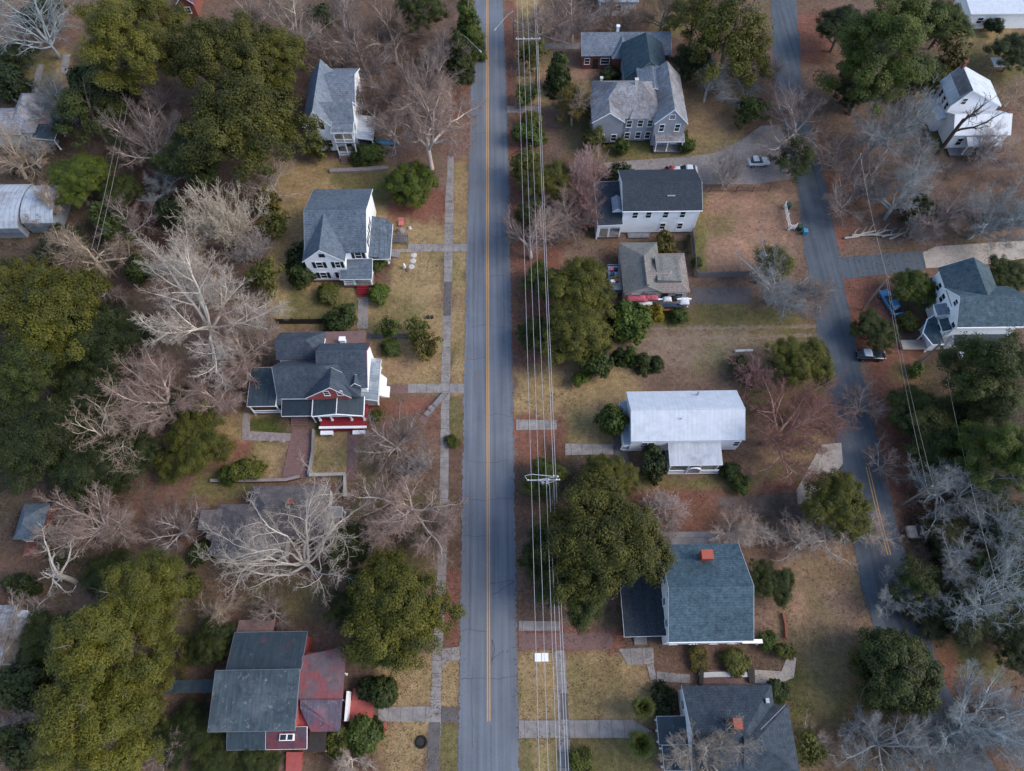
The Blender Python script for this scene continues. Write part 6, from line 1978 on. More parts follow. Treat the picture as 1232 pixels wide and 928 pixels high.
# ---------------------------------------------------------------- house: white metal roof bungalow
def house_white_metal():
    ze, zr = 4.4, 6.5
    x0, x1 = PX(762, 530, ze) - .3, PX(896.5, 530, ze)
    y0 = PY(830, 530.5, ze)
    yr = PY(830, 492.4, zr)
    y1 = 2 * yr - y0
    T = Thing('house', 'white bungalow with a bright white metal gable roof', 'house', ((x0 + x1) / 2, y0), 'wooden houses along the main street')
    ro = gable(T, 'x', x0, x1, y0, y1, ze, zr, 'white_siding', 'metal_white', z0=.4, rp=yr, oh=.16)
    T.part('ridge_cap', MB().tube([(x0, yr, zr + .02), (x1, yr, zr + .02)], .09, 6), 'metal_white', ro)
    T.part('roof_vent', MB().tube([(PX(837, 462, 4.9), y1 - .9, 4.6), (PX(837, 462, 4.9), y1 - .9, 5.8)], .13, 8).tube([(PX(817, 503, 5), yr - 1.2, 5.6), (PX(817, 503, 5), yr - 1.2, 6.4)], .06, 8), 'steel', ro)
    foundation(T, x0 + .5, x1 - .5, y0 + .5, y1 - .5, .42)
    wy = y0 + .16
    L = x1 - x0
    for t in (.13, .19, .955):
        window(T, 'S', wy, x0 + L * t, 2.7, .75, 1.6, None)
    # annexes
    a0 = PX(747, 500, 2.9)
    b0, b1 = PY(757, 511.5, 2.9), PY(757, 483, 2.9)
    lean(T, a0, x0 + .38, b0, b1, (2.8, 3.1, 3.1, 2.8), 'metal_annex', 'annex_roof')
    T.part('annex_wall', MB().box(a0 + .15, x0 + .38, b0 + .15, b1 - .15, 0, 2.65), 'white_siding')
    c0 = PX(749.5, 520, 2.9)
    d0 = PY(757, 535, 2.9)
    lean(T, c0, x0 + .38, d0, b0 - .12, (2.6, 2.9, 2.9, 2.6), 'metal_annex', 'annex_roof')
    T.part('annex_wall', MB().box(c0 + .15, x0 + .38, d0 + .15, b0 - .14, 0, 2.45), 'white_siding')
    window(T, 'S', d0 + .15, (c0 + x0) / 2 + .1, 1.4, 1.2, .9)
    # porch wing
    p0, p1 = PX(805, 545, 3.2), PX(868, 545, 3.2)
    q0 = PY(835, 559.5, 3.0)
    lean(T, p0, p1, q0, y0 + .38, (2.9, 2.9, 3.5, 3.5), 'metal_white_porch')
    deck(T, p0 + .1, p1 - .1, q0 - .3, y0 + .4, .5, 'wood_grey', 'brick')
    posts(T, [(p0 + .3, q0 + .25), (p1 - .3, q0 + .25), (p0 + .3 + (p1 - p0) * .36, q0 + .25), (p0 + .3 + (p1 - p0) * .58, q0 + .25)], .5, 2.78, .18)
    railing(T, p0 + .1, q0 - .2, p0 + (p1 - p0) * .36, q0 - .2, .5)
    railing(T, p0 + (p1 - p0) * .62, q0 - .2, p1 - .1, q0 - .2, .5)
    xa = p0 + (p1 - p0) * .49
    m = MB()
    pts = [(xa + .95 * math.cos(t), q0 - .25, 1.5 + .95 * math.sin(t)) for t in [math.pi * i / 10 for i in range(11)]]
    m.tube([(xa + .95, q0 - .25, .5)] + pts + [(xa - .95, q0 - .25, .5)], .1, 6)
    T.part('entrance_arch', m, 'white_paint')
    T.part('porch_beam', MB().box(p0, p1, q0 - .34, q0 - .26, .2, .5), 'white_paint')
    door(T, 'S', wy, xa, .5)
    T.part('end_wall', MB().box(x1 - .42, x1 - .36, y0 + .5, yr, .2, 2.6), 'brick')


house_white_metal()


# ---------------------------------------------------------------- house: teal gable roof with orange chimney
def house_teal():
    ze, zr = 5.8, 9.0
    x0, x1 = PX(804.5, 771.5, ze), PX(907, 771.5, ze)
    y0 = PY(850, 771.8, ze)
    yr = PY(850, 705.5, zr)
    y1 = 2 * yr - y0
    T = Thing('house', 'white house with a big teal gable roof and an orange brick chimney', 'house', ((x0 + x1) / 2, y0), 'wooden houses along the main street')
    ro = gable(T, 'x', x0, x1, y0, y1, ze, zr, 'white_siding', 'shingle_teal', z0=.5, rp=yr)
    foundation(T, x0 + .5, x1 - .5, y0 + .5, y1 - .5, .52)
    cy = PY(849, 669, 7.6)
    chimney(T, ro, PX(849, 668, 7.6), cy, 6.0, 8.4, 1.3, 1.0)
    for t in (.2, .42, .72):
        window(T, 'W', x0 + .28, y0 + (y1 - y0) * t, 4.4, .8, 1.5)
    window(T, 'W', x0 + .28, yr - .6, 7.2, .7, 1.0)
    for t in (.15, .4, .65, .88):
        window(T, 'S', y0 + .28, x0 + (x1 - x0) * t, 4.2, .9, 1.5)
        window(T, 'S', y0 + .28, x0 + (x1 - x0) * t, 1.7, .9, 1.5)
        window(T, 'E', x1 - .28, y0 + (y1 - y0) * t, 4.2, .9, 1.5)
    a0 = PX(751.5, 764, 3.1)
    b0, b1 = PY(770, 766, 3.0), PY(770, 680, 3.2)
    lean(T, a0, x0 + .38, b0, b1, (2.9, 3.5, 3.5, 2.9), 'shingle_black')
    deck(T, a0 + .3, x0 + .38, b0 + .3, b1 - .3, .6)
    posts(T, [(a0 + .35, b0 + .4), (a0 + .35, b1 - .4), (a0 + .35, (b0 + b1) / 2), (a0 + .35, b0 + 4), ((a0 + x0) / 2, b0 + .4)], .6, 2.75)
    T.part('gutter', MB().tube([(x0, y0 - .07, ze - .1), (x1, y0 - .07, ze - .1)], .08, 6), 'white_paint')
    steps(T, (a0 + x0) / 2 - .8, (a0 + x0) / 2 + .8, b0 + .3, .6, 3, 'concrete')
    lean(T, x1 - .4, PX(918, 771, 2.6), PY(912, 774, 2.6), PY(912, 769, 2.6), (2.6, 2.4, 2.4, 2.6), 'white_paint', 'side_canopy', trim=None)
    posts(T, [(PX(917, 774, 2.3), PY(912, 773, 2.4))], 0, 2.28, .1)


house_teal()


# ---------------------------------------------------------------- house: dark grey roof at the bottom
def house_bottom():
    ze, zr = 4.3, 6.8
    x0, x1 = PX(823, 850, ze), PX(932, 850, ze)
    yn = PY(870, 824.5, ze)
    yr = PY(900, 879.5, zr)
    y0 = 2 * yr - yn
    T = Thing('house', 'white house with a dark grey roof and red chimney at the bottom', 'house', ((x0 + x1) / 2, y0), 'wooden houses along the main street')
    ro = gable(T, 'x', x0, x1, y0, yn, ze, zr, 'white_siding', 'shingle_dark', z0=.4, rp=yr, hip1=4.5)
    a0, a1 = PX(889, 900, ze), PX(950, 860, ze)
    ye = PY(950, 848, ze)
    gable(T, 'x', a0, a1, y0 + .4, ye, ze + .12, zr + .05, 'white_siding', 'shingle_dark', z0=.42, wname='wing_wall', rname='wing_roof', hip1=5.0, trim=None)
    m = MB().tube([P(945, 848, 5.1), P(915, 878, 6.95)], .05, 5)
    T.part('ridge_cap', m, 'concrete', ro)
    foundation(T, x0 + .5, x1 - .5, y0 + .5, yn - .5, .42)
    chimney(T, ro, PX(885, 868, 7.2), PY(885, 871, 7.2), 5.5, 7.9, .85, 1.0)
    T.part('roof_vent', MB().box(PX(924, 843, 5.5) - .2, PX(924, 843, 5.5) + .2, PY(924, 846, 5.5), PY(924, 840, 5.5), 4.9, 5.4), 'steel', ro)
    p0 = PX(792, 880, 2.9)
    b0, b1 = PY(805, 896, 2.8), PY(805, 862, 2.9)
    lean(T, p0, x0 + .38, b0, b1, (2.7, 3.1, 3.1, 2.7), 'metal_teal_dark')
    deck(T, p0 + .2, x0 + .38, b0 + .2, b1 - .2, .5)
    posts(T, [(p0 + .25, b0 + .3), (p0 + .25, b1 - .3), (p0 + .25, (b0 + b1) / 2)], .5, 2.56)
    lean(T, PX(800, 925, 2.9), x0 + .37, y0 + 1, b0 - .1, (2.6, 3.0, 3.0, 2.6), 'shingle_dark')
    posts(T, [(PX(800, 925, 2.9) + .2, y0 + 1.3), (PX(800, 925, 2.9) + .2, b0 - .4)], 0, 2.46)
    for t in (.2, .5, .8):
        window(T, 'W', x0 + .28, y0 + (yn - y0) * t, 2.5, .9, 1.5)
        window(T, 'S', y0 + .28, x0 + (x1 - x0) * t, 2.3, .9, 1.5)


house_bottom()


# ---------------------------------------------------------------- house: weathered white, top corner
def house_weathered():
    ze, zr = 5.4, 8.8
    xr = PX(1158, 78, zr)
    x0, x1 = PX(1131, 98, ze), PX(1192, 98, ze)
    y1 = PY(1158, 78, zr)
    y0 = PY(1150, 128, ze)
    T = Thing('house', 'weathered white house with patchy grey and white roof in the top corner', 'house', (xr, y0), 'wooden houses along the side street')
    ro = gable(T, 'y', x0, x1, y0, y1, ze, zr, 'white_siding', 'metal_pale', z0=.4, rp=xr)
    v = [(x0 + .1, y1 - 5.5, ze + .07), (xr - .05, y1 - 6.2, zr + .03), (xr - .05, y1 - .1, zr + .03), (x0 + .1, y1 - .1, ze + .07)]
    T.part('shingle_patch', MB().shell(v, [(0, 1, 2, 3)], .06), 'shingle_old', ro)
    chimney(T, ro, xr, y1 - .4, zr - .8, zr + .9, .5, .5, 'brick')
    a0 = PX(1121, 125, 3.0)
    lean(T, a0, x0 + .38, PY(1130, 143, 3.1), PY(1130, 108, 3.1), (2.8, 3.7, 3.7, 2.8), 'metal_pale', 'side_roof')
    T.part('side_wall', MB().box(a0 + .2, x0 + .38, PY(1130, 143, 3.1) + .2, PY(1130, 108, 3.1) - .2, 0, 2.65), 'white_siding')
    # south wing with white porch roofs
    s0, s1 = PX(1150, 170, 3.6), PX(1215, 160, 3.6)
    b0, b1 = PY(1185, 164, 3.4), y0 + .6
    gable(T, 'x', s0, s1, b0, PY(1200, 130, 4.2), 3.6, 5.6, 'white_siding', 'metal_white', z0=.3, wname='wing_wall', rname='wing_roof')
    lean(T, PX(1160, 160, 3.0), PX(1200, 160, 3.0), b0 - 1.6, b0 + .38, (2.8, 2.8, 3.35, 3.35), 'metal_white')
    deck(T, s0 + .6, PX(1200, 160, 3.0), b0 - 1.5, b0 + .35, .5, 'wood_grey', 'concrete_dark')
    posts(T, [(PX(1160, 160, 3.0) + .2, b0 - 1.4), (PX(1180, 160, 3.0), b0 - 1.4), (PX(1200, 160, 3.0) - .2, b0 - 1.4)], .5, 2.7)
    for t in (.2, .45, .7):
        window(T, 'S', b0 + .28, s0 + (s1 - s0) * t, 1.9, .9, 1.5)
        window(T, 'W', x0 + .28, y0 + (y1 - y0) * t, 4.3, .8, 1.3)
    window(T, 'S', y0 + .28, xr, 6.2, .8, 1.2)
    T.part('brick_base', MB().box(s1 - 1.6, s1 + .4, b0 - .6, b0 + .38, 0, 1.3), 'brick')


house_weathered()


# ---------------------------------------------------------------- house: white with teal roofs by the side street
def house_east():
    ze, zr = 6.2, 8.9
    x0, x1 = PX(1151, 393, ze), PX(1232, 393, ze)
    y0 = PY(1180, 393.4, ze)
    yr = PY(1190, 356.5, zr)
    y1 = 2 * yr - y0
    T = Thing('house', 'tall white house with dark teal roofs beside the side street', 'house', (x0, y0), 'wooden houses along the side street')
    gable(T, 'x', x0, x1, y0, y1, ze, zr, 'white_siding', 'shingle_teal', z0=.4, rp=yr)
    zn = 8.8
    xn = PX(1176, 322, zn)
    n0, n1 = PX(1134.5, 335, ze + .2), PX(1196, 335, ze + .2)
    gable(T, 'y', n0, n1, yr + .05, PY(1170, 309.5, zn), ze + .1, zn, 'white_siding', 'shingle_tent', z0=.42, rp=xn, wname='wing_wall', rname='wing_roof')
    wx = x0 + .28
    for yy in (yr - 2.6, yr, yr + 2.4):
        window(T, 'W', wx, yy, 4.9, .85, 1.5, None)
    window(T, 'W', wx, yr, 7.3, .7, 1.0)
    window(T, 'W', n0 + .28, yr + 4.6, 4.6, .8, 1.4)
    # west bays
    b0, b1 = y0 + .5, yr + .6
    c = PX(1130, 388, 4.0)
    lean(T, c, wx, b0, b1 - 1.5, (4.1, 4.7, 4.7, 4.1), 'shingle_tent', 'bay_roof')
    T.part('bay_wall', MB().box(c + .25, wx, b0 + .25, b1 - 1.75, 0, 3.95), 'white_siding')
    d = PX(1108, 385, 3.0)
    v = [(d + .8, b0 - 1.4, 2.7), (c + .3, b0 - 1.6, 3.2), (c + .3, b1 - .2, 3.3), (d + 1.2, b1 - .6, 2.8), (d, (b0 + b1) / 2 - 1, 2.6)]
    T.part('porch_roof', MB().shell(v, [(0, 1, 2, 3, 4)], .13), 'shingle_tent')
    T.part('porch_beam', MB().tube([(a, b, z - .1) for a, b, z in (v[1], v[0], v[4], v[3], v[2])], .13, 5), 'white_paint')
    T.part('porch_wall', MB().box(d + 1.3, c + .3, b0 - .9, b1 - 1.0, 0, 2.6), 'white_siding')
    posts(T, [(v[0][0] + .2, v[0][1] + .3), (v[4][0] + .25, v[4][1]), (v[3][0] + .1, v[3][1] - .3)], 0, 2.5)
    window(T, 'W', c + .25, (b0 + b1) / 2 - .6, 2.9, 1.2, 1.5)
    T.part('turret_cap', MB().box(wx - 1.5, wx, b1 - 1.2, b1 + .4, 4.2, 5.0), 'white_siding')
    lean(T, wx - 1.7, wx, b1 - 1.4, b1 + .6, (5.0, 5.4, 5.4, 5.0), 'shingle_grey', 'bay_roof')
    lean(T, PX(1121, 345, 3.6), n0 + .38, PY(1128, 352, 3.4), PY(1128, 334, 3.6), (3.2, 3.8, 3.8, 3.2), 'shingle_slate', 'side_roof')
    T.part('side_wall', MB().box(PX(1121, 345, 3.6) + .2, n0 + .38, PY(1128, 352, 3.4) + .2, PY(1128, 334, 3.6) - .2, 0, 3.0), 'white_siding')
    # south roofs
    e0, e1 = PX(1145.5, 405, 3.2), PX(1210, 405, 3.2)
    f0 = PY(1160, 414.5, 3.0)
    lean(T, e0, e1, f0, y0 + .38, (2.9, 2.9, 3.6, 3.6), 'shingle_slate')
    T.part('south_wall', MB().box(e0 + .3, e1 - .3, f0 + 1.0, y0 + .38, 0, 2.8), 'white_siding')
    T.part('gutter', MB().box(x0, x1, y0 - .14, y0 - .01, ze - .3, ze - .05), 'white_paint')
    T.part('terrace', MB().box(PX(1085, 415, .5), PX(1130, 415, .5), PY(1100, 420, .5), PY(1100, 409, .5), .2, .5), 'concrete_pale')
    lean(T, PX(1151, 425, 2.4), PX(1182, 425, 2.4), PY(1165, 430, 2.4), PY(1165, 424, 2.4), (2.3, 2.3, 2.5, 2.5), 'metal_annex', 'canopy')
    posts(T, [(PX(1152, 429, 2.2), PY(1165, 429.5, 2.3)), (PX(1181, 429, 2.2), PY(1165, 429.5, 2.3)), (PX(1152, 425, 2.2), PY(1165, 424.5, 2.3)), (PX(1181, 425, 2.2), PY(1165, 424.5, 2.3))], 0, 2.2, .08, 'steel')


house_east()


# ---------------------------------------------------------------- small buildings at the photo's edges
def edge_buildings():
    x0, x1 = PX(1166, 10, 3.6), PX(1250, 10, 3.6)
    y0, y1 = PY(1190, 16, 3.6), PY(1190, -14, 3.6)
    T = Thing('house', 'white building with a flat white roof cut by the top edge', 'house', (x0, y0), 'buildings cut by the photo edge')
    lean(T, x0, x1, y0, y1, (3.5, 3.5, 4.3, 4.3), 'metal_white', 'flat_roof')
    T.part('wall', MB().box(x0 + .3, x1 - .3, y0 + .3, y1 - .3, 0, 3.3), 'white_siding')
    for t in (.2, .45):
        window(T, 'S', y0 + .3, x0 + (x1 - x0) * t, 1.8, 1.0, 1.2)

    ze, zr = 3.2, 5.4
    x0, x1 = PX(14, 140, ze), PX(53, 130, ze)
    y0, y1 = PY(40, 160, ze), PY(40, 112, ze)
    T = Thing('house', 'grey hip roofed house cut by the photo edge near the top corner', 'house', ((x0 + x1) / 2, y0), 'buildings cut by the photo edge')
    gable(T, 'y', x0, x1, y0, y1, ze, zr, 'cream_siding', 'shingle_old', hip1=3.0, hip0=3.0)
    gable(T, 'x', x0 - 9, (x0 + x1) / 2 + .3, y0 - .4, y0 + 6.2, ze - .05, zr - .35, 'cream_siding', 'shingle_old', wname='wing_wall', rname='wing_roof', hip1=2, trim=None)
    e0, e1 = x1 - .42, PX(68, 155, 2.8)
    lean(T, e0, e1, y0 - 1, y0 + 2.6, (3.0, 2.5, 2.5, 3.0), 'metal_teal_dark')
    posts(T, [(e1 - .2, y0 - .8), (e1 - .2, y0 + 2.4)], 0, 2.45)
    T.part('porch_awning', MB().shell([(e0 + .3, y0 + 2.8, 2.8), (e0 + 1.6, y0 + 2.8, 2.3), (e0 + 1.6, y0 + 5.5, 2.3), (e0 + .3, y0 + 5.5, 2.8)], [(0, 1, 2, 3)], .1), 'pink_plastic')
    posts(T, [(e0 + 1.5, y0 + 3), (e0 + 1.5, y0 + 5.3)], 0, 2.25)
    window(T, 'S', y0 + .28, (x0 + x1) / 2, 1.8, 1.2, 1.2)

    # curved metal sheds
    for i, (a, b, ya, yb, lab) in enumerate(((29.5, 68, 266, 221, 'pale metal shed with a curved roof beside the bright green tree'), (-30, 28, 272, 219, 'pale curved metal shed cut by the photo edge'))):
        h = 3.2
        x0, x1 = PX(a, 250, h), PX(b, 250, h)
        y0, y1 = PY(45, yb, h), PY(45, ya, h)
        y0, y1 = min(y0, y1), max(y0, y1)
        T = Thing('metal_shed', lab, 'shed', ((x0 + x1) / 2, y0), 'curved metal sheds')
        n = 10
        vs, fs = [], []
        for j in range(n + 1):
            t = math.pi * (.08 + .84 * j / n)
            y = (y0 + y1) / 2 - (y1 - y0) / 2 * math.cos(t) / math.cos(math.pi * .08)
            z = 2.2 + 2.0 * math.sin(t)
            vs += [(x0, y, z), (x1, y, z)]
        fs = [(2 * j, 2 * j + 1, 2 * j + 3, 2 * j + 2) for j in range(n)]
        T.part('roof', MB().shell(vs, fs, .1), 'metal_shed')
        prof = [(y0 + .2, 0), (y1 - .2, 0)] + [(vs[2 * j][1], vs[2 * j][2] - .12) for j in range(n, -1, -1)]
        k = len(prof)
        T.part('wall', MB().add([(x0 + .15, y, z) for y, z in prof] + [(x1 - .15, y, z) for y, z in prof], [tuple(range(k)), tuple(range(2 * k - 1, k - 1, -1))] + [(q, q + k, (q + 1) % k + k, (q + 1) % k) for q in range(k)]), 'metal_annex')
        door(T, 'S', y0 + .2, (x0 + x1) / 2, 0, 2.4, 2.1, 'wood_grey')

    ze, zr = 2.9, 4.6
    x0, x1 = PX(17, 645, ze), PX(49, 645, ze)
    y0, y1 = PY(33, 649, ze), PY(33, 606, ze)
    T = Thing('house', 'small brick cottage with a blue grey hip roof behind the dead tree', 'house', ((x0 + x1) / 2, y0), 'buildings cut by the photo edge')
    gable(T, 'y', x0, x1, y0, y1, ze, zr, 'brick', 'shingle_blue', hip1=2.5, hip0=1.6)
    window(T, 'S', y0 + .28, (x0 + x1) / 2 - .8, 1.6, .8, 1.2)
    door(T, 'S', y0 + .28, (x0 + x1) / 2 + .8, .05)
    T.part('brick_base', MB().box(x0 + .2, x1 - .4, y0 - 1.6, y0 + .38, 0, .5), 'brick')

    ze, zr = 3.4, 5.0
    x0, x1 = PX(-60, 750, ze), PX(14, 750, ze)
    y0, y1 = PY(5, 800, ze), PY(5, 728, ze)
    T = Thing('house', 'grey roofed house cut by the photo edge above the pine trio', 'house', (x1, y0), 'buildings cut by the photo edge')
    hip(T, x0, x1, y0, y1, ze, zr, 'cream_siding', 'shingle_old')
    lean(T, x1 - .4, PX(30, 745, 2.6), PY(20, 768, 2.6), PY(20, 735, 2.6), (2.9, 2.5, 2.5, 2.9), 'metal_pale')
    posts(T, [(PX(29, 767, 2.5), PY(20, 766, 2.6)), (PX(29, 737, 2.5), PY(20, 737, 2.6))], 0, 2.4)
    window(T, 'S', y0 + .28, x1 - 2.4, 1.8, 1.2, 1.2)

    ze, zr = 3.2, 5.0
    x0, x1 = PX(212, 2, ze), PX(234, 2, ze)
    y0, y1 = PY(222, 5, ze), PY(222, -30, ze)
    T = Thing('house', 'dark red roof corner at the top edge above the dark oaks', 'house', (x0, y0), 'buildings cut by the photo edge')
    gable(T, 'y', x0, x1, y0, y1, ze, zr, 'brick', 'metal_red')
    window(T, 'S', y0 + .28, (x0 + x1) / 2, 1.7, 1, 1.2)

    x0, x1 = PX(722, 2, 3.2), PX(768, 2, 3.2)
    y0, y1 = PY(745, 3, 3.2), PY(745, -30, 3.2)
    T = Thing('house', 'bluish roof edge at the top above the brown bare tree', 'house', (x0, y0), 'buildings cut by the photo edge')
    gable(T, 'x', x0, x1, y0, y1, 3.2, 5.4, 'white_siding', 'metal_bluegrey')
    window(T, 'S', y0 + .28, (x0 + x1) / 2, 1.7, 1, 1.2)

    # shed at the far right under the pines
    x0, x1 = PX(1161, 492, 2.6), PX(1183, 492, 2.6)
    y0, y1 = PY(1172, 500, 2.6), PY(1172, 489, 2.6)
    T = Thing('garden_shed', 'small pale roofed shed under the green pines at the photo edge', 'shed', (x0, y0))
    gable(T, 'x', x0, x1, y0, y1, 2.4, 3.2, 'wood_grey', 'metal_pale', oh=.2)
    door(T, 'S', y0 + .2, (x0 + x1) / 2, 0.02, .9, 1.9)
    x0, x1 = PX(1146, 665, 2.6), PX(1166, 665, 2.6)
    y0, y1 = PY(1156, 672, 2.6), PY(1156, 661, 2.6)
    T = Thing('garden_shed', 'small white roofed shed below the parked pickup', 'shed', (x0, y0))
    gable(T, 'x', x0, x1, y0, y1, 2.3, 3.0, 'wood_grey', 'metal_white', oh=.2)
    door(T, 'S', y0 + .2, (x0 + x1) / 2, 0.02, .9, 1.9)


edge_buildings()

# ---------------------------------------------------------------- poles and wires
def utility_pole(px, py, z, lab, arm=None, extra=False, base=None):
    p = P(px, py, z)
    T = Thing('utility_pole', lab, 'pole', (p.x, p.y), 'utility poles')
    T.part('pole', MB().tube([(p.x, p.y, -.2), (p.x, p.y, z * .5), (p.x, p.y, z)], [.17, .15, .12], 8), 'pole_wood')
    if arm:
        x0, x1, za = arm
        a = T.part('crossarm', MB().box(x0, x1, p.y - .2, p.y - .08, za, za + .13), 'wire')
        if extra:
            b = MB()
            b.tube([(x0 + .1, p.y - .18, za + .1), (x0 - .25, p.y + .35, za + .35), (x0 + .6, p.y + .5, za + .5), (p.x, p.y, za + .9)], .05, 5)
            b.tube([(x0 + .9, p.y - .15, za), (p.x, p.y, za + .8)], .05, 5)
            b.tube([(x0 + 1.6, p.y - .2, za), (x0 + 2.4, p.y - .5, za - .15), (p.x, p.y - .1, za - .5)], .035, 5)
            T.part('brace', b, 'wire')
            m = MB().tube([(p.x - 1.0, p.y - .42, za - .75), (p.x - 1.0, p.y - .42, za + .05)], .22, 10)
            m.tube([(p.x - 1.6, p.y - .42, za - .5), (p.x - 1.6, p.y - .42, za + .05)], .2, 10)
            t = T.part('transformer', m, 'steel')
            for xx, yy in ((p.x - .25, p.y + .2), (p.x + .25, p.y + .1), (p.x + .1, p.y - .3)):
                T.part('insulator', MB().tube([(xx, yy, za + .5), (xx, yy, za + .75)], .09, 7), 'white_paint')
        for i in range(4):
            xx = x0 + .15 + (x1 - x0 - .3) * i / 3
            T.part('insulator', MB().tube([(xx, p.y - .14, za + .131), (xx, p.y - .14, za + .3)], .07, 7), 'white_paint', a)
    return p


def wire(pts, sag, rad, lab, group, name='power_line', mat='wire'):
    m = MB()
    allp = []
    for a, b in zip(pts, pts[1:]):
        a, b = Vector(a), Vector(b)
        n = 14
        for i in range(n):
            t = i / n
            q = a.lerp(b, t)
            q.z -= sag * 4 * t * (1 - t)
            allp.append(q)
    allp.append(Vector(pts[-1]))
    m.tube(allp, rad, 5)
    mesh_thing(name, m, mat, lab, 'wire', pts[0], group)


ZW = 10.3
pm = utility_pole(669, 573, 11.4, 'main street utility pole with a bracketed crossarm beside the massive evergreen', (PX(634, 581, ZW), PX(674, 581, ZW), ZW), True)
pt = utility_pole(647, 40, 11.4, 'utility pole with crossarm at the top of the main street', (PX(620, 42, ZW), PX(650, 42, ZW), ZW))
ps = Vector((pm.x, 2 * pm.y - (pt.y + pm.y) / 2 - 12, 0))
wx = [PX(639.3, 580, ZW + .3), PX(648.3, 580, ZW + .3), PX(657.3, 580, ZW + .3)]
names = ['power line nearest the main street asphalt', 'second power line out from the main street asphalt', 'third power line out from the main street, short of the double cable']
far = Vector((pt.x, pt.y + 60, 0))
for x, lab in zip(wx, names):
    wire([(x, ps.y - 20, ZW + .3), (x, pm.y - .14, ZW + .32), (x - .1, pt.y - .14, ZW + .32), (x - .2, far.y, ZW + .3)], .7, .023, lab, 'power lines along the main street')
for dx, zz, lab in ((-.16, 9.0, 'heavier cable passing the pole on its street side'), (.17, 8.4, 'heavier cable passing the pole on its yard side')):
    wire([(pm.x + dx, ps.y - 20, zz), (pm.x + dx, pm.y, zz), (pt.x + dx, pt.y, zz), (pt.x + dx, far.y, zz)], .6, .030, lab, 'power lines along the main street')
wire([(wx[2] + .5, ps.y - 20, 8.8), (wx[2] + .45, pm.y - .4, 9.6)], .5, .03, 'thin wire from the transformer running down the street', 'power lines along the main street')

pe = utility_pole(1069, 333, 9.0, 'side street utility pole at the top of the bright blue car')
pn = utility_pole(1036, 185, 9.0, 'utility pole hidden in mauve branches beside the gravel lane')
pq = utility_pole(1122, 585, 8.6, 'utility pole among grey branches by the side street')
pr_ = utility_pole(1133, 412, 8.0, 'utility pole beside the south corner of the white house with teal roofs')
pz = utility_pole(1205, 715, 8.6, 'utility pole among bluish branches at the photo edge')
g = 'thin service wires east of the side street'
wire([(pn.x, pn.y, 8.7), (pe.x, pe.y, 8.7)], .5, .026, 'thin wire over the fallen log pile to the blue car pole', g, mat='wire_thin')
wire([(pe.x - .15, pe.y, 8.6), (pq.x - .5, pq.y, 8.2)], .5, .017, 'thin wire passing over the parked dark car bonnet', g, mat='wire_thin')
wire([(pe.x + .2, pe.y, 8.4), (pq.x + .5, pq.y, 8.0)], .6, .017, 'thin wire beside the small bright green bush', g, mat='wire_thin')
wire([(pr_.x, pr_.y, 7.7), (pz.x, pz.y, 8.2)], .6, .022, 'thin wire crossing the wide dark green tree to the photo edge', g, mat='wire_thin')
a = utility_pole(150, 120, 7.6, 'utility pole between the olive pine and the mauve bare tree')
b = utility_pole(112, 300, 7.6, 'utility pole among tan twigs above the big yellow green tree')
for dx, lab in ((-.45, 'thin wire nearer the curved metal sheds'), (.45, 'thin wire nearer the maroon leaf litter')):
    wire([(a.x + dx, a.y, 7.3), (b.x + dx, b.y, 7.3)], .4, .022, lab, 'wires behind the bright green tree', 'telephone_wire', 'wire_thin')


def street_lamp(bx, by, hx, hy, z, lab):
    p, q = P(bx, by, 0), P(hx, hy, z)
    T = Thing('street_lamp', lab, 'street lamp', (p.x, p.y), 'street lamps')
    T.part('pole', MB().tube([(p.x, p.y, -.1), (p.x, p.y, z - .2)], [.13, .09], 8), 'pole_wood')
    T.part('arm', MB().tube([(p.x, p.y, z - .6), ((p.x * 2 + q.x) / 3, (p.y * 2 + q.y) / 3, z), (q.x, q.y, z)], .05, 6), 'steel')
    d = (Vector((q.x - p.x, q.y - p.y, 0))).normalized()
    h = MB()
    secs = [(-.1, .06, -.06, .06), (.15, .16, -.1, .1), (.6, .17, -.1, .09), (.85, .08, -.05, .04)]
    h.loft(secs, 10, 3).xf(Matrix.Translation(q) @ Matrix.Rotation(math.atan2(d.y, d.x), 4, 'Z'))
    T.part('lamp_head', h, 'steel', smooth=True)


street_lamp(555, 78, 576, 60, 7.5, 'street lamp reaching out of the cedars over the main street')
street_lamp(618, 52, 597, 34, 7.5, 'street lamp arm over the main street from the side with the wires')


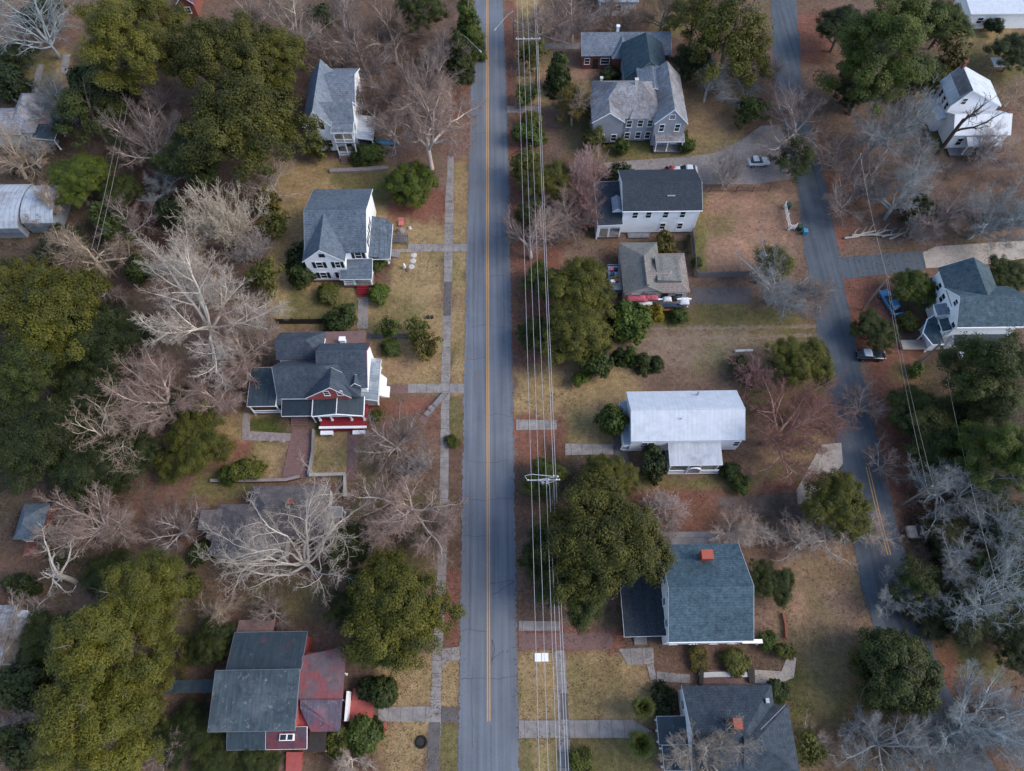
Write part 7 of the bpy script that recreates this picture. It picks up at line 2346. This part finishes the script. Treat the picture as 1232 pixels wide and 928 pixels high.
# ---------------------------------------------------------------- cars
def car(px, py, ang, body, lab, pickup=False, L=4.5, roofm=None, name='parked_car'):
    p = P(px, py, .7)
    T = Thing(name, lab, 'pickup truck' if pickup else 'car', (p.x, p.y))
    T.o.rotation_euler = (0, 0, R(ang))
    T.loc = (0, 0, 0)
    h = L / 2
    W = .88
    if pickup:
        T.part('body', MB().loft([(-h, W * .86, .45, .95), (-h + .1, W, .35, 1.0), (h - 1.2, W, .35, 1.0), (h - .25, W * .96, .35, .92), (h, W * .8, .45, .75)], 20, 6), body, smooth=True)
        T.part('cargo_bed', MB().box(-h + .12, -h + 2.0, -W + .08, W - .08, .9, 1.03), 'steel')
        T.part('bed_side', MB().box(-h + .05, -h + 2.05, -W, -W + .07, 1.0, 1.25).box(-h + .05, -h + 2.05, W - .07, W, 1.0, 1.25).box(-h + .03, -h + .1, -W + .071, W - .071, 1.0, 1.25), body)
        c0, c1 = -h + 2.1, h - 1.25
    else:
        T.part('body', MB().loft([(-h, W * .78, .5, .85), (-h + .12, W * .92, .36, .98), (-h + .7, W, .3, 1.0), (h - 1.3, W, .3, .98), (h - .5, W * .96, .32, .86), (h - .1, W * .84, .38, .74), (h, W * .7, .45, .66)], 20, 5), body, smooth=True)
        c0, c1 = -h + .35, h - 1.35
    # cabin: glass with a body coloured roof on top
    m = c1 - c0
    zc = 1.44 if not pickup else 1.7
    T.part('windscreen', MB().loft([(c0, W * .72, .92, .98), (c0 + m * .2, W * .84, .92, zc - .12), (c0 + m * .35, W * .84, .92, zc - .03), (c1 - m * .4, W * .84, .92, zc - .03), (c1, W * .78, .92, .97)], 16, 5), 'glass', smooth=True)
    T.part('roof', MB().loft([(c0 + m * .2, W * .66, zc - .14, zc - .08), (c0 + m * .32, W * .74, zc - .08, zc), (c1 - m * .45, W * .74, zc - .08, zc), (c1 - m * .34, W * .68, zc - .14, zc - .06)], 16, 4), roofm or body, smooth=True)
    for sx in (-h + .85, h - .85):
        for sy in (-1, 1):
            w = MB()
            y0, y1 = sorted((sy * (W - .2), sy * (W + .02)))
            ring = [(sx + .33 * math.cos(t), .33 + .33 * math.sin(t)) for t in [2 * math.pi * i / 14 for i in range(14)]]
            w.add([(x, y0, z) for x, z in ring] + [(x, y1, z) for x, z in ring], [tuple(range(14)), tuple(reversed(range(14, 28)))] + [(i, i + 14, (i + 1) % 14 + 14, (i + 1) % 14) for i in range(14)])
            o = T.part('wheel', w, 'rubber')
            rr = MB().tube([(sx, sy * (W + .021), .33), (sx, sy * (W + .035), .33)], .2, 10)
            T.part('rim', rr, 'steel', o)
    for sy in (-1, 1):
        T.part('headlight', MB().loft([(h - .12, .16, .58, .70), (h + .005, .12, .60, .69)], 8, 3).xf(Matrix.Translation((0, sy * .52, 0))), 'lamp_clear')
        T.part('tail_light', MB().loft([(-h - .005, .13, .70, .84), (-h + .1, .16, .68, .86)], 8, 3).xf(Matrix.Translation((0, sy * .58, 0))), 'lamp')
        T.part('mirror', MB().loft([(c1 - .35, .05, .95, 1.08), (c1 - .2, .08, .94, 1.1)], 8, 3).xf(Matrix.Translation((0, sy * (W + .06), 0))), body)
    return T


car(1048, 427, -2, 'black_car', 'black hatchback with reflected sky painted on its roof parked beside the side street', L=4.3, roofm='white_car')  # roof painted pale to stand in for reflected sky
car(1072, 364, 105, 'blue_car', 'bright blue car parked below the side street utility pole', L=5.0)
car(824, 205, 180, 'white_car', 'white car partly hidden behind the black roof', L=4.4)
p = P(806, 206)
T = Thing('lawn_tractor', 'red lawn tractor beside the white car behind the black roof', 'lawn tractor', (p.x, p.y))
T.part('body', MB().loft([(-.9, .35, .35, .7), (-.3, .4, .3, .65), (0, .3, .3, .95), (.8, .27, .32, .9), (.95, .18, .4, .75)], 12, 4).xf(Matrix.Translation((p.x, p.y, 0))), 'red_car', smooth=True)
T.part('seat', MB().box(p.x - .75, p.x - .35, p.y - .25, p.y + .25, .66, .78).box(p.x - .85, p.x - .751, p.y - .25, p.y + .25, .7, 1.15), 'rubber')
T.part('steering_wheel', MB().tube([(p.x - .05, p.y, .9), (p.x - .12, p.y, 1.1)], .03, 6).tube([(p.x - .12, p.y, 1.1), (p.x - .13, p.y, 1.14)], .2, 10), 'rubber')
for sx, rr in ((-.6, .32), (.65, .24)):
    for sy in (-.42, .42):
        T.part('wheel', MB().tube([(p.x + sx, p.y + sy - .09, rr), (p.x + sx, p.y + sy + .09, rr)], rr, 12), 'rubber')
car(913, 194, 3, 'white_car', 'small white car parked on the curved gravel drive', L=3.9)
car(1110, 640, 180, 'tan_car', 'old pickup truck with tan cab parked under grey branches', True, L=4.3)


# ---------------------------------------------------------------- fences and walls
def board_fence(pix, h, mat, lab, name='wooden_fence', cat='fence', board=.16, post=2.2, solid=True):
    pts = [P(*p) for p in pix]
    T = Thing(name, lab, cat, (pts[0].x, pts[0].y))
    r = random.Random(int(pix[0][0]))
    m = MB()
    for a, b in zip(pts, pts[1:]):
        L = (b - a).length
        d = (b - a) / L
        nv = Vector((-d.y, d.x, 0))

        def bar(t0, t1, o0, o1, z0, z1):
            q = [a + d * t0 + nv * o0, a + d * t1 + nv * o0, a + d * t1 + nv * o1, a + d * t0 + nv * o1]
            m.add([(k.x, k.y, z0) for k in q] + [(k.x, k.y, z1) for k in q], [(3, 2, 1, 0), (4, 5, 6, 7), (0, 1, 5, 4), (1, 2, 6, 5), (2, 3, 7, 6), (3, 0, 4, 7)])
        if solid:
            t = 0
            while t < L - .05:
                bar(t, min(t + board - .015, L), -.015, .015, .05, h * r.uniform(.95, 1.03))
                t += board
        for z in ((h * .3, h * .8) if solid else (h * .35, h * .62, h * .9)):
            bar(0, L, .017, .06, z, z + .1)
        n = max(1, int(L / post))
        for i in range(n + 1):
            q = a + d * (L * i / n)
            c = MB().box(q.x - .06 + nv.x * .12, q.x + .06 + nv.x * .12, q.y - .06 + nv.y * .12, q.y + .06 + nv.y * .12, -.1, h + .12)
            T.part('post', c, mat)
    T.part('fence_panel', m, mat)


def low_wall(pix, h, th, mat, lab, name='garden_wall', cat='wall', cap=None):
    pts = [P(*p) for p in pix]
    T = Thing(name, lab, cat, (pts[0].x, pts[0].y))
    r = random.Random(int(pix[0][1]))

    def sweep(th, z0, z1):
        m = MB()
        vs, n = [], len(pts)
        for i, p in enumerate(pts):
            d = (pts[min(i + 1, n - 1)] - pts[max(i - 1, 0)]).normalized()
            nv = Vector((-d.y, d.x, 0)) * th / 2
            for (s, z) in ((-1, z0), (1, z0), (1, z1), (-1, z1)):
                vs.append((p.x + nv.x * s, p.y + nv.y * s, z))
        fs = [(0, 1, 2, 3), tuple(4 * (n - 1) + k for k in (3, 2, 1, 0))]
        for i in range(n - 1):
            for k in range(4):
                k2 = (k + 1) % 4
                fs.append((4 * i + k, 4 * (i + 1) + k, 4 * (i + 1) + k2, 4 * i + k2))
        return m.add(vs, fs)
    T.part('wall', sweep(th, -.1, h), mat)
    if cap:
        T.part('coping', sweep(th + .1, h + .002, h + .08), cap)


board_fence([(831, 283), (833, 300), (836, 334)], 1.8, 'wood_grey', 'grey board fence beside the bungalow, between it and the pink bare lawn')
board_fence([(838, 335), (868, 334), (902, 333)], 1.6, 'wood_grey', 'grey board fence along the lower edge of the pink bare lawn')
board_fence([(853, 232), (885, 232), (925, 231)], 1.3, 'wood_brown', 'open rail fence behind the black roofed house', 'rail_fence', solid=False)
board_fence([(333, 390), (375, 390), (424, 389)], 1.5, 'dark_wood', 'dark board fence behind the slate Victorian house roof')
board_fence([(942, 250), (948, 278), (956, 277)], 1.4, 'white_paint', 'pale rail fence corner beside the side street bins', 'rail_fence', solid=False)
board_fence([(1083, 102), (1122, 103)], 1.2, 'white_paint', 'low white fence beside the weathered white house', 'rail_fence', solid=False)
low_wall([(255, 580), (300, 580), (345, 579), (362, 575)], .6, .35, 'wood_brown', 'long brown garden wall above the low brown roof', cap='stone')
low_wall([(374, 574), (416, 573), (417, 600)], .9, .4, 'concrete', 'pale concrete corner wall beside the low brown roof', cap='concrete_pale')
low_wall([(378, 518), (377, 545), (372, 574)], .7, .3, 'concrete', 'pale wall along the brick stair path below the Victorian house')
low_wall([(397, 207), (430, 206), (467, 203)], .45, .8, 'stone', 'stone edged flower bed below the topmost white house')
low_wall([(463, 869), (464, 877), (461, 885), (452, 891), (446, 894)], .3, .3, 'faded_red', 'curved pink edging on the lawn beside the red deck', 'lawn_edging', 'edging')
low_wall([(905, 812), (860, 812), (840, 813)], .5, .5, 'stone', 'stone terrace edge between the teal and dark grey roofs', cap='stone_pale')
low_wall([(843, 806), (842, 824)], .7, .5, 'dark_wood', 'dark timber retaining wall beside the stone terrace')
low_wall([(900, 800), (903, 822)], .7, .7, 'dark_wood', 'dark timber wall at the path end of the stone terrace')
low_wall([(941, 738), (944, 752), (945, 768)], .5, .3, 'brick', 'short brick edging beside the lawn east of the teal roof', 'lawn_edging', 'edging')
low_wall([(938, 626), (970, 625)], .8, .3, 'wood_brown', 'brown timber wall at the gravel yard under pale branches')
low_wall([(884, 424), (905, 423)], .45, .4, 'stone_pale', 'pale stone bench on the lawn below the alley', 'stone_bench', 'bench')
structure('stone_terrace', slab_poly(MB(), [(845, 806), (899, 806), (901, 823), (845, 823)], .22, .2), 'brick_paving')
structure('stair_path', slab_poly(MB(), [(352, 516), (376, 516), (371, 576), (339, 577)], .08, .1), 'brick_paving')
structure('side_path', slab_poly(MB(), [(292, 497), (300, 497), (301, 519), (352, 522), (351, 531), (291, 530)], .06, .1), 'stone')
structure('back_patio', slab_poly(MB(), [(745, 640), (755, 640), (900, 640), (905, 655), (800, 656), (748, 655)], .05, .1), 'concrete')
structure('porch_path', slab_poly(MB(), [(470, 283), (491, 283), (491, 294), (470, 294)], .05, .1), 'concrete_dark')


# ---------------------------------------------------------------- small yard things
def rock(px, py, r_, h, mat, lab, cat='rock', name='boulder', group=None):
    p = P(px, py)
    rr = random.Random(int(px * 7 + py))
    m = MB()
    n, k = 6, 9
    vs = [(p.x, p.y, h)]
    for i in range(1, n):
        t = math.pi / 2 * i / (n - 1)
        for j in range(k):
            a = 2 * math.pi * j / k
            q = r_ * math.sin(t) * rr.uniform(.82, 1.12)
            vs.append((p.x + q * math.cos(a), p.y + q * math.sin(a), h * math.cos(t) * rr.uniform(.9, 1.08) - .03))
    fs = [(0, 1 + j, 1 + (j + 1) % k) for j in range(k)]
    for i in range(n - 2):
        for j in range(k):
            fs.append((1 + i * k + j, 1 + (i + 1) * k + j, 1 + (i + 1) * k + (j + 1) % k, 1 + i * k + (j + 1) % k))
    m.add(vs, fs)
    mesh_thing(name, m, mat, lab, cat, (p.x, p.y), group)


rock(482, 279, .75, .9, 'stone', 'grey mauve boulder beside the side porch of the shuttered white house')
rock(493, 275, .38, .45, 'stone_pale', 'round pale stone on the lawn near the pink garden chair')
rock(491, 325, .42, .3, 'brick_paving', 'reddish flat rock at the end of the stepping stones')
for i, (x, y) in enumerate(((498, 307), (497, 314), (495, 321))):
    rock(x, y, .55, .09, 'stone_pale', ['stepping stone closest to the front walk', 'middle stepping stone on the lawn', 'stepping stone beside the white garden statue'][i], 'stepping stone', 'stepping_stone', 'stepping stones')
for i, (x, y) in enumerate(((300, 522), (312, 524), (326, 525), (340, 526))):
    rock(x, y + 3, .6, .15, 'stone', ['flat garden stone closest to the dark side path corner', 'second flat garden stone along the dark path', 'third flat garden stone along the dark path', 'flat garden stone closest to the brick stair path'][i], 'stone', 'garden_stone', 'flat garden stones')
p = P(487, 323)
T = Thing('garden_statue', 'small white garden statue on the front lawn', 'statue', (p.x, p.y))
T.part('pedestal', MB().box(p.x - .2, p.x + .2, p.y - .2, p.y + .2, 0, .35).box(p.x - .26, p.x + .26, p.y - .26, p.y + .26, .351, .42), 'stone_pale')
T.part('figure', MB().tube([(p.x, p.y, .42), (p.x, p.y, .7), (p.x, p.y, .95), (p.x, p.y, 1.05), (p.x, p.y, 1.2), (p.x, p.y, 1.28)], [.2, .17, .2, .08, .12, .04], 9), 'white_paint', smooth=True)
p = P(483, 271)
T = Thing('garden_chair', 'pink garden chair on the lawn beside the side porch', 'chair', (p.x, p.y))
T.part('seat', MB().box(p.x - .45, p.x + .45, p.y - .4, p.y + .4, .4, .46), 'pink_plastic')
T.part('backrest', MB().add([(p.x - .45, p.y + .38, .46), (p.x + .45, p.y + .38, .46), (p.x + .45, p.y + .7, 1.05), (p.x - .45, p.y + .7, 1.05), (p.x - .45, p.y + .43, .46), (p.x + .45, p.y + .43, .46), (p.x + .45, p.y + .75, 1.05), (p.x - .45, p.y + .75, 1.05)],
                            [(0, 1, 2, 3), (7, 6, 5, 4), (0, 4, 5, 1), (1, 5, 6, 2), (2, 6, 7, 3), (3, 7, 4, 0)]), 'pink_plastic')
for sx in (-.4, .4):
    for sy in (-.34, .34):
        T.part('leg', MB().box(p.x + sx - .03, p.x + sx + .03, p.y + sy - .03, p.y + sy + .03, 0, .399), 'pink_plastic')
# trellis by the side porch
p = P(481, 290)
T = Thing('trellis', 'grey wooden trellis beside the side porch of the shuttered white house', 'trellis', (p.x, p.y))
m = MB()
for i in range(9):
    m.box(p.x - 1.3 + i * .32, p.x - 1.26 + i * .32, p.y - .9, p.y + .9, 1.0, 1.04)
for i in range(6):
    m.box(p.x - 1.35, p.x + 1.35, p.y - .9 + i * .35, p.y - .86 + i * .35, 1.041, 1.08)
T.part('lattice', m, 'wood_grey')
for sx in (-1.3, 1.3):
    for sy in (-.85, .85):
        T.part('post', MB().box(p.x + sx - .05, p.x + sx + .05, p.y + sy - .05, p.y + sy + .05, 0, .999), 'wood_grey')
# blue boat lying upside down
p = P(463, 171, .3)
m = MB().loft([(-2.1, .05, .05, .3), (-1.5, .45, .02, .5), (-.5, .68, .02, .62), (.6, .68, .02, .62), (1.5, .45, .02, .5), (2.1, .05, .05, .3)], 14, 2.2).xf(Matrix.Translation((p.x, p.y, 0)) @ Matrix.Rotation(R(-6), 4, 'Z'))
T = Thing('boat', 'small blue boat lying upturned beside the topmost white house hedge', 'boat', (p.x, p.y))
T.part('hull', m, 'blue_plastic', smooth=True)
T.part('keel', MB().box(p.x - 1.7, p.x + 1.7, p.y - .04, p.y + .04, .55, .68), 'blue_plastic')
# fallen logs
r = random.Random(4)
for i in range(7):
    a, b = P(1016 + 9 * i, 288 - r.uniform(0, 6), .25), P(1036 + 9 * i, 284 - r.uniform(0, 8), .3)
    q = (a + b) / 2
    m = MB().tube([a, a.lerp(b, .3) + Vector((0, r.uniform(-.2, .2), r.uniform(-.05, .15))), a.lerp(b, .7) + Vector((0, r.uniform(-.2, .2), r.uniform(-.05, .2))), b], [.2, .19, .16, .1], 7)
    m.tube([a.lerp(b, .5), a.lerp(b, .6) + Vector((.3, r.uniform(.4, .9), .4)), a.lerp(b, .7) + Vector((.7, r.uniform(.8, 1.4), .5))], [.09, .06, .03], 5)
    labs = ['fallen log at the street end of the log pile', 'second fallen log from the street end of the pile', 'third fallen log from the street end of the pile', 'middle fallen log of the pile under the thin wire', 'fallen log just past the middle of the pile', 'second to last fallen log of the pile', 'fallen log at the far end of the pile from the street']
    mesh_thing('fallen_log', m, M['log'] if 'log' in M else 'stone_pale', labs[i], 'log', (q.x, q.y), 'fallen logs by the asphalt drive')
# leaning boards by the sidewalk
for i, (x, y, an) in enumerate(((519, 493, 50), (524, 487, 48), (529, 482, 55))):
    p = P(x, y)
    m = MB().box(-1.3, 1.3, -.38, .38, 0, .06).box(-1.1, -1.0, -.36, .36, .061, .12).box(1.0, 1.1, -.36, .36, .061, .12)
    m.xf(Matrix.Translation((p.x, p.y, .05 + .13 * i)) @ Matrix.Rotation(R(an), 4, 'Z') @ Matrix.Rotation(R(5), 4, 'Y'))
    mesh_thing('wooden_board', m, ['wood_grey', 'stone', 'wood_grey'][i], ['lowest grey board of the heap, furthest from the sidewalk', 'mauve board in the middle of the heap beside the sidewalk', 'top grey board of the heap touching the sidewalk'][i], 'board', (p.x, p.y, .05), 'heap of boards beside the sidewalk')
# white utility cover on the verge
p = P(651.5, 791)
T = Thing('utility_cover', 'white twin utility cover on the verge lawn under the wires', 'utility cover', (p.x, p.y))
T.part('cover', MB().box(p.x - .85, p.x - .03, p.y - .5, p.y + .5, 0, .12), 'white_paint')
T.part('cover', MB().box(p.x + .03, p.x + .85, p.y - .5, p.y + .5, 0, .12), 'white_paint')
# bins by the side street


def bin_(px, py, mat, lab):
    p = P(px, py)
    T = Thing('wheelie_bin', lab, 'bin', (p.x, p.y), 'bins by the side street')
    m = MB()
    m.add([(p.x - .26, p.y - .3, .08), (p.x + .26, p.y - .3, .08), (p.x + .26, p.y + .3, .08), (p.x - .26, p.y + .3, .08), (p.x - .33, p.y - .38, 1.0), (p.x + .33, p.y - .38, 1.0), (p.x + .33, p.y + .38, 1.0), (p.x - .33, p.y + .38, 1.0)],
          [(3, 2, 1, 0), (4, 5, 6, 7), (0, 1, 5, 4), (1, 2, 6, 5), (2, 3, 7, 6), (3, 0, 4, 7)])
    T.part('body', m, mat)
    T.part('lid', MB().box(p.x - .36, p.x + .36, p.y - .42, p.y + .4, 1.002, 1.07), mat)
    for s in (-1, 1):
        T.part('wheel', MB().tube([(p.x + s * .27, p.y + .3, .12), (p.x + s * .33, p.y + .3, .12)], .12, 10), 'rubber')


bin_(947, 251, 'green_bin', 'green bin at the rail fence corner above the other two')
bin_(961, 277, 'green_bin', 'green bin beside the blue one at the edge of the side street')
bin_(967, 282, 'blue_plastic', 'blue bin at the edge of the side street')
# white canopy above the weathered house
p = P(1205, 74, 2.2)
T = Thing('garden_canopy', 'small white garden canopy above the weathered white house', 'canopy', (p.x, p.y))
T.part('canopy_top', MB().add([(p.x - 1.6, p.y - 1.3, 2.0), (p.x + 1.6, p.y - 1.3, 2.0), (p.x + 1.6, p.y + 1.3, 2.0), (p.x - 1.6, p.y + 1.3, 2.0), (p.x, p.y, 2.8)], [(0, 1, 4), (1, 2, 4), (2, 3, 4), (3, 0, 4), (3, 2, 1, 0)]), 'white_paint')
for sx in (-1.5, 1.5):
    for sy in (-1.2, 1.2):
        T.part('pole', MB().tube([(p.x + sx, p.y + sy, 0), (p.x + sx, p.y + sy, 2.0)], .04, 6), 'steel')
# two dark pots on the lawn by the sidewalk
for i, (x, y) in enumerate(((515, 383), (520, 383))):
    p = P(x, y)
    T = Thing('flower_pot', ['dark pot beside the olive bush, further from the sidewalk', 'dark pot beside the olive bush, next to the sidewalk'][i], 'pot', (p.x, p.y), 'dark pots')
    T.part('pot', MB().tube([(p.x, p.y, 0), (p.x, p.y, .4), (p.x, p.y, .5)], [.16, .26, .28], 10), 'rubber')
    T.part('soil', MB().tube([(p.x, p.y, .501), (p.x, p.y, .52)], .22, 10), 'dark_wood')
# tyre ring planter at the bottom
p = P(507, 893)
m = MB()
n, k = 18, 8
vs = [(p.x + (.6 + .14 * math.cos(b)) * math.cos(a), p.y + (.6 + .14 * math.cos(b)) * math.sin(a), .14 + .14 * math.sin(b)) for a in [2 * math.pi * i / n for i in range(n)] for b in [2 * math.pi * j / k for j in range(k)]]
m.add(vs, [(i * k + j, ((i + 1) % n) * k + j, ((i + 1) % n) * k + (j + 1) % k, i * k + (j + 1) % k) for i in range(n) for j in range(k)])
T = Thing('tyre_planter', 'dark round planter on the lawn beside the dark sidewalk', 'planter', (p.x, p.y))
T.part('ring', m, 'rubber', smooth=True)
T.part('soil', MB().tube([(p.x, p.y, .0), (p.x, p.y, .12)], .5, 14), 'dark_wood')


# ---------------------------------------------------------------- underbrush in the woods: one mass nobody could count
def underbrush():
    rs = np.random.RandomState(77)
    zones = [(0, 60, 210, 330, 190), (110, 300, 330, 480, 120), (0, 560, 220, 700, 110), (40, 840, 240, 928, 60), (180, 640, 400, 760, 60), (380, 0, 570, 110, 190), (300, 0, 400, 75, 80),
             (1030, 190, 1232, 275, 150), (1085, 470, 1232, 780, 200), (1000, 100, 1120, 185, 50), (610, 180, 700, 300, 60), (612, 40, 650, 180, 40), (830, 60, 940, 110, 60), (895, 440, 1000, 580, 50),
             (860, 590, 1010, 660, 60), (625, 560, 760, 750, 60), (440, 560, 530, 660, 25), (620, 300, 660, 450, 40), (1050, 850, 1232, 928, 70), (980, 20, 1160, 110, 50), (500, 70, 560, 140, 30), (660, 0, 900, 30, 60)]
    st = []
    for (x0, y0, x1, y1, n) in zones:
        for _ in range(int(n * 1.7)):
            p = P(rs.uniform(x0, x1), rs.uniform(y0, y1))
            st.append((p.x, p.y, 0))
    st = np.array(st)
    k = 9
    base = np.repeat(st, k, 0) + rs.normal(0, .35, (len(st) * k, 3)) * np.array((1, 1, 0))
    d = nrm(rs.normal(0, .55, base.shape) * np.array((1, 1, 0)) + np.array((0, 0, 1.0)))
    L = rs.uniform(.6, 1.9, len(base))
    P1, R1, v1, f1 = grow(rs, base, d, L, np.full(len(base), .016), np.full(len(base), .008), 4, .16, .0, 3)
    p, d, l, r = children(rs, P1, R1, L, 5, .25, .4, .9, .5, .7)
    P2, R2, v2, f2 = grow(rs, p, d, l, np.maximum(r, .008), np.full(len(p), .006), 2, .2, .02, 3)
    me = np_mesh('underbrush', np.concatenate([v1, v2]), np.concatenate([f1, f2 + len(v1)]), 'bare_bark')
    o = bpy.data.objects.new('underbrush', me)
    o.color = (.22, .18, .155, 1)
    C.objects.link(o)
    o['kind'] = 'stuff'
    # fallen leaves and tufts of grass lying over lawns and verges
    n = 80000
    px, py = rs.uniform(-20, 1250, n), rs.uniform(-20, 950, n)
    dd = np.array([P(a, b)[:2] for a, b in zip(px[:n], py[:n])])
    c = np.concatenate([dd, rs.uniform(.06, .12, (n, 1))], 1)
    keep = vnoise(dd[:, 0], dd[:, 1], 5.0, 41) * .6 + vnoise(dd[:, 0], dd[:, 1], 1.8, 42) * .4 > .47
    # none on the carriageways
    inv = MW.inverted()
    ml = np.interp(py, [q[1] for q in ROADL], [q[0] for q in ROADL]) + 2
    mr = np.interp(py, [q[1] for q in ROADR], [q[0] for q in ROADR]) - 2
    sl = np.interp(py, [q[1] for q in SIDEL], [q[0] for q in SIDEL]) + 3
    sr = np.interp(py, [q[1] for q in SIDER], [q[0] for q in SIDER]) - 3
    keep &= ~((px > ml) & (px < mr)) & ~((px > sl) & (px < sr))
    c = c[keep]
    v, f = leaf_quads(rs, c, rs.normal(0, .5, c.shape) + np.array((0, 0, 1.0)), .055, .09)
    v[:, 2] = np.maximum(v[:, 2], .035)
    me = np_mesh('fallen_leaves', v, f, 'dead_leaf')
    o = bpy.data.objects.new('fallen_leaves', me)
    C.objects.link(o)
    o['kind'] = 'stuff'
    keep2 = (vnoise(dd[:, 0], dd[:, 1], 3.2, 51) * .55 + vnoise(dd[:, 0], dd[:, 1], 1.2, 52) * .45 > .46) & ~((px > ml) & (px < mr)) & ~((px > sl) & (px < sr))
    c = dd[keep2] + rs.normal(0, .4, (keep2.sum(), 2))
    c = np.concatenate([c, np.full((len(c), 1), .07)], 1)
    v, f = leaf_quads(rs, c, rs.normal(0, 1, c.shape) * np.array((1, 1, .5)), .07, .11)
    v[:, 2] = np.maximum(v[:, 2], .0)
    me = np_mesh('grass', v, f, 'dead_grass')
    o = bpy.data.objects.new('grass', me)
    C.objects.link(o)
    o['kind'] = 'stuff'


m_, nt_, b_ = new_mat('dead_leaf')
k_ = N(nt_)
g_ = k_.n('ShaderNodeNewGeometry')
k_.l(k_.ramp(g_.outputs['Random Per Island'], [(0, (.07, .035, .022)), (.35, (.17, .085, .05)), (.7, (.25, .16, .10)), (1, (.10, .095, .04))]), b_.inputs['Base Color'])
b_.inputs['Roughness'].default_value = .9
M['dead_leaf'] = m_
m_, nt_, b_ = new_mat('dead_grass')
k_ = N(nt_)
g_ = k_.n('ShaderNodeNewGeometry')
k_.l(k_.ramp(g_.outputs['Random Per Island'], [(0, (.05, .05, .016)), (.4, (.10, .09, .03)), (.75, (.22, .16, .075)), (1, (.14, .10, .05))]), b_.inputs['Base Color'])
b_.inputs['Roughness'].default_value = .9
M['dead_grass'] = m_
underbrush()

# ---------------------------------------------------------------- light
w = bpy.data.worlds.new('World')
SC.world = w
w.use_nodes = True
nt = w.node_tree
bg = nt.nodes['Background']
sky = nt.nodes.new('ShaderNodeTexSky')
sky.sky_type = 'NISHITA'
sky.sun_disc = False
SUN_EL, SUN_AZ = R(42), R(100)            # azimuth clockwise from +Y
sky.sun_elevation = SUN_EL
sky.sun_rotation = SUN_AZ
sky.air_density = 1.0
sky.dust_density = 1.2
sky.ozone_density = 1.0
nt.links.new(sky.outputs['Color'], bg.inputs['Color'])
bg.inputs['Strength'].default_value = 0.15
sd = bpy.data.lights.new('sun', 'SUN')
sd.energy = 1.25
sd.angle = R(30)
sd.color = (1.0, 0.93, 0.84)
so = bpy.data.objects.new('sun', sd)
C.objects.link(so)
dirv = Vector((math.sin(SUN_AZ) * math.cos(SUN_EL), math.cos(SUN_AZ) * math.cos(SUN_EL), math.sin(SUN_EL)))
so.rotation_euler = dirv.to_track_quat('Z', 'Y').to_euler()
so.location = dirv * 200
SC.view_settings.view_transform = 'Standard'
SC.view_settings.look = 'None'
SC.view_settings.exposure = 0.98
SC.view_settings.gamma = 1.0
SC.view_settings.use_curve_mapping = False
SC.cycles.max_bounces = 5
SC.cycles.diffuse_bounces = 3
SC.cycles.use_denoising = True
dups = {k: v for k, v in LABELS.items() if len(v) > 1}
if dups:
    print('DUP LABELS', dups)
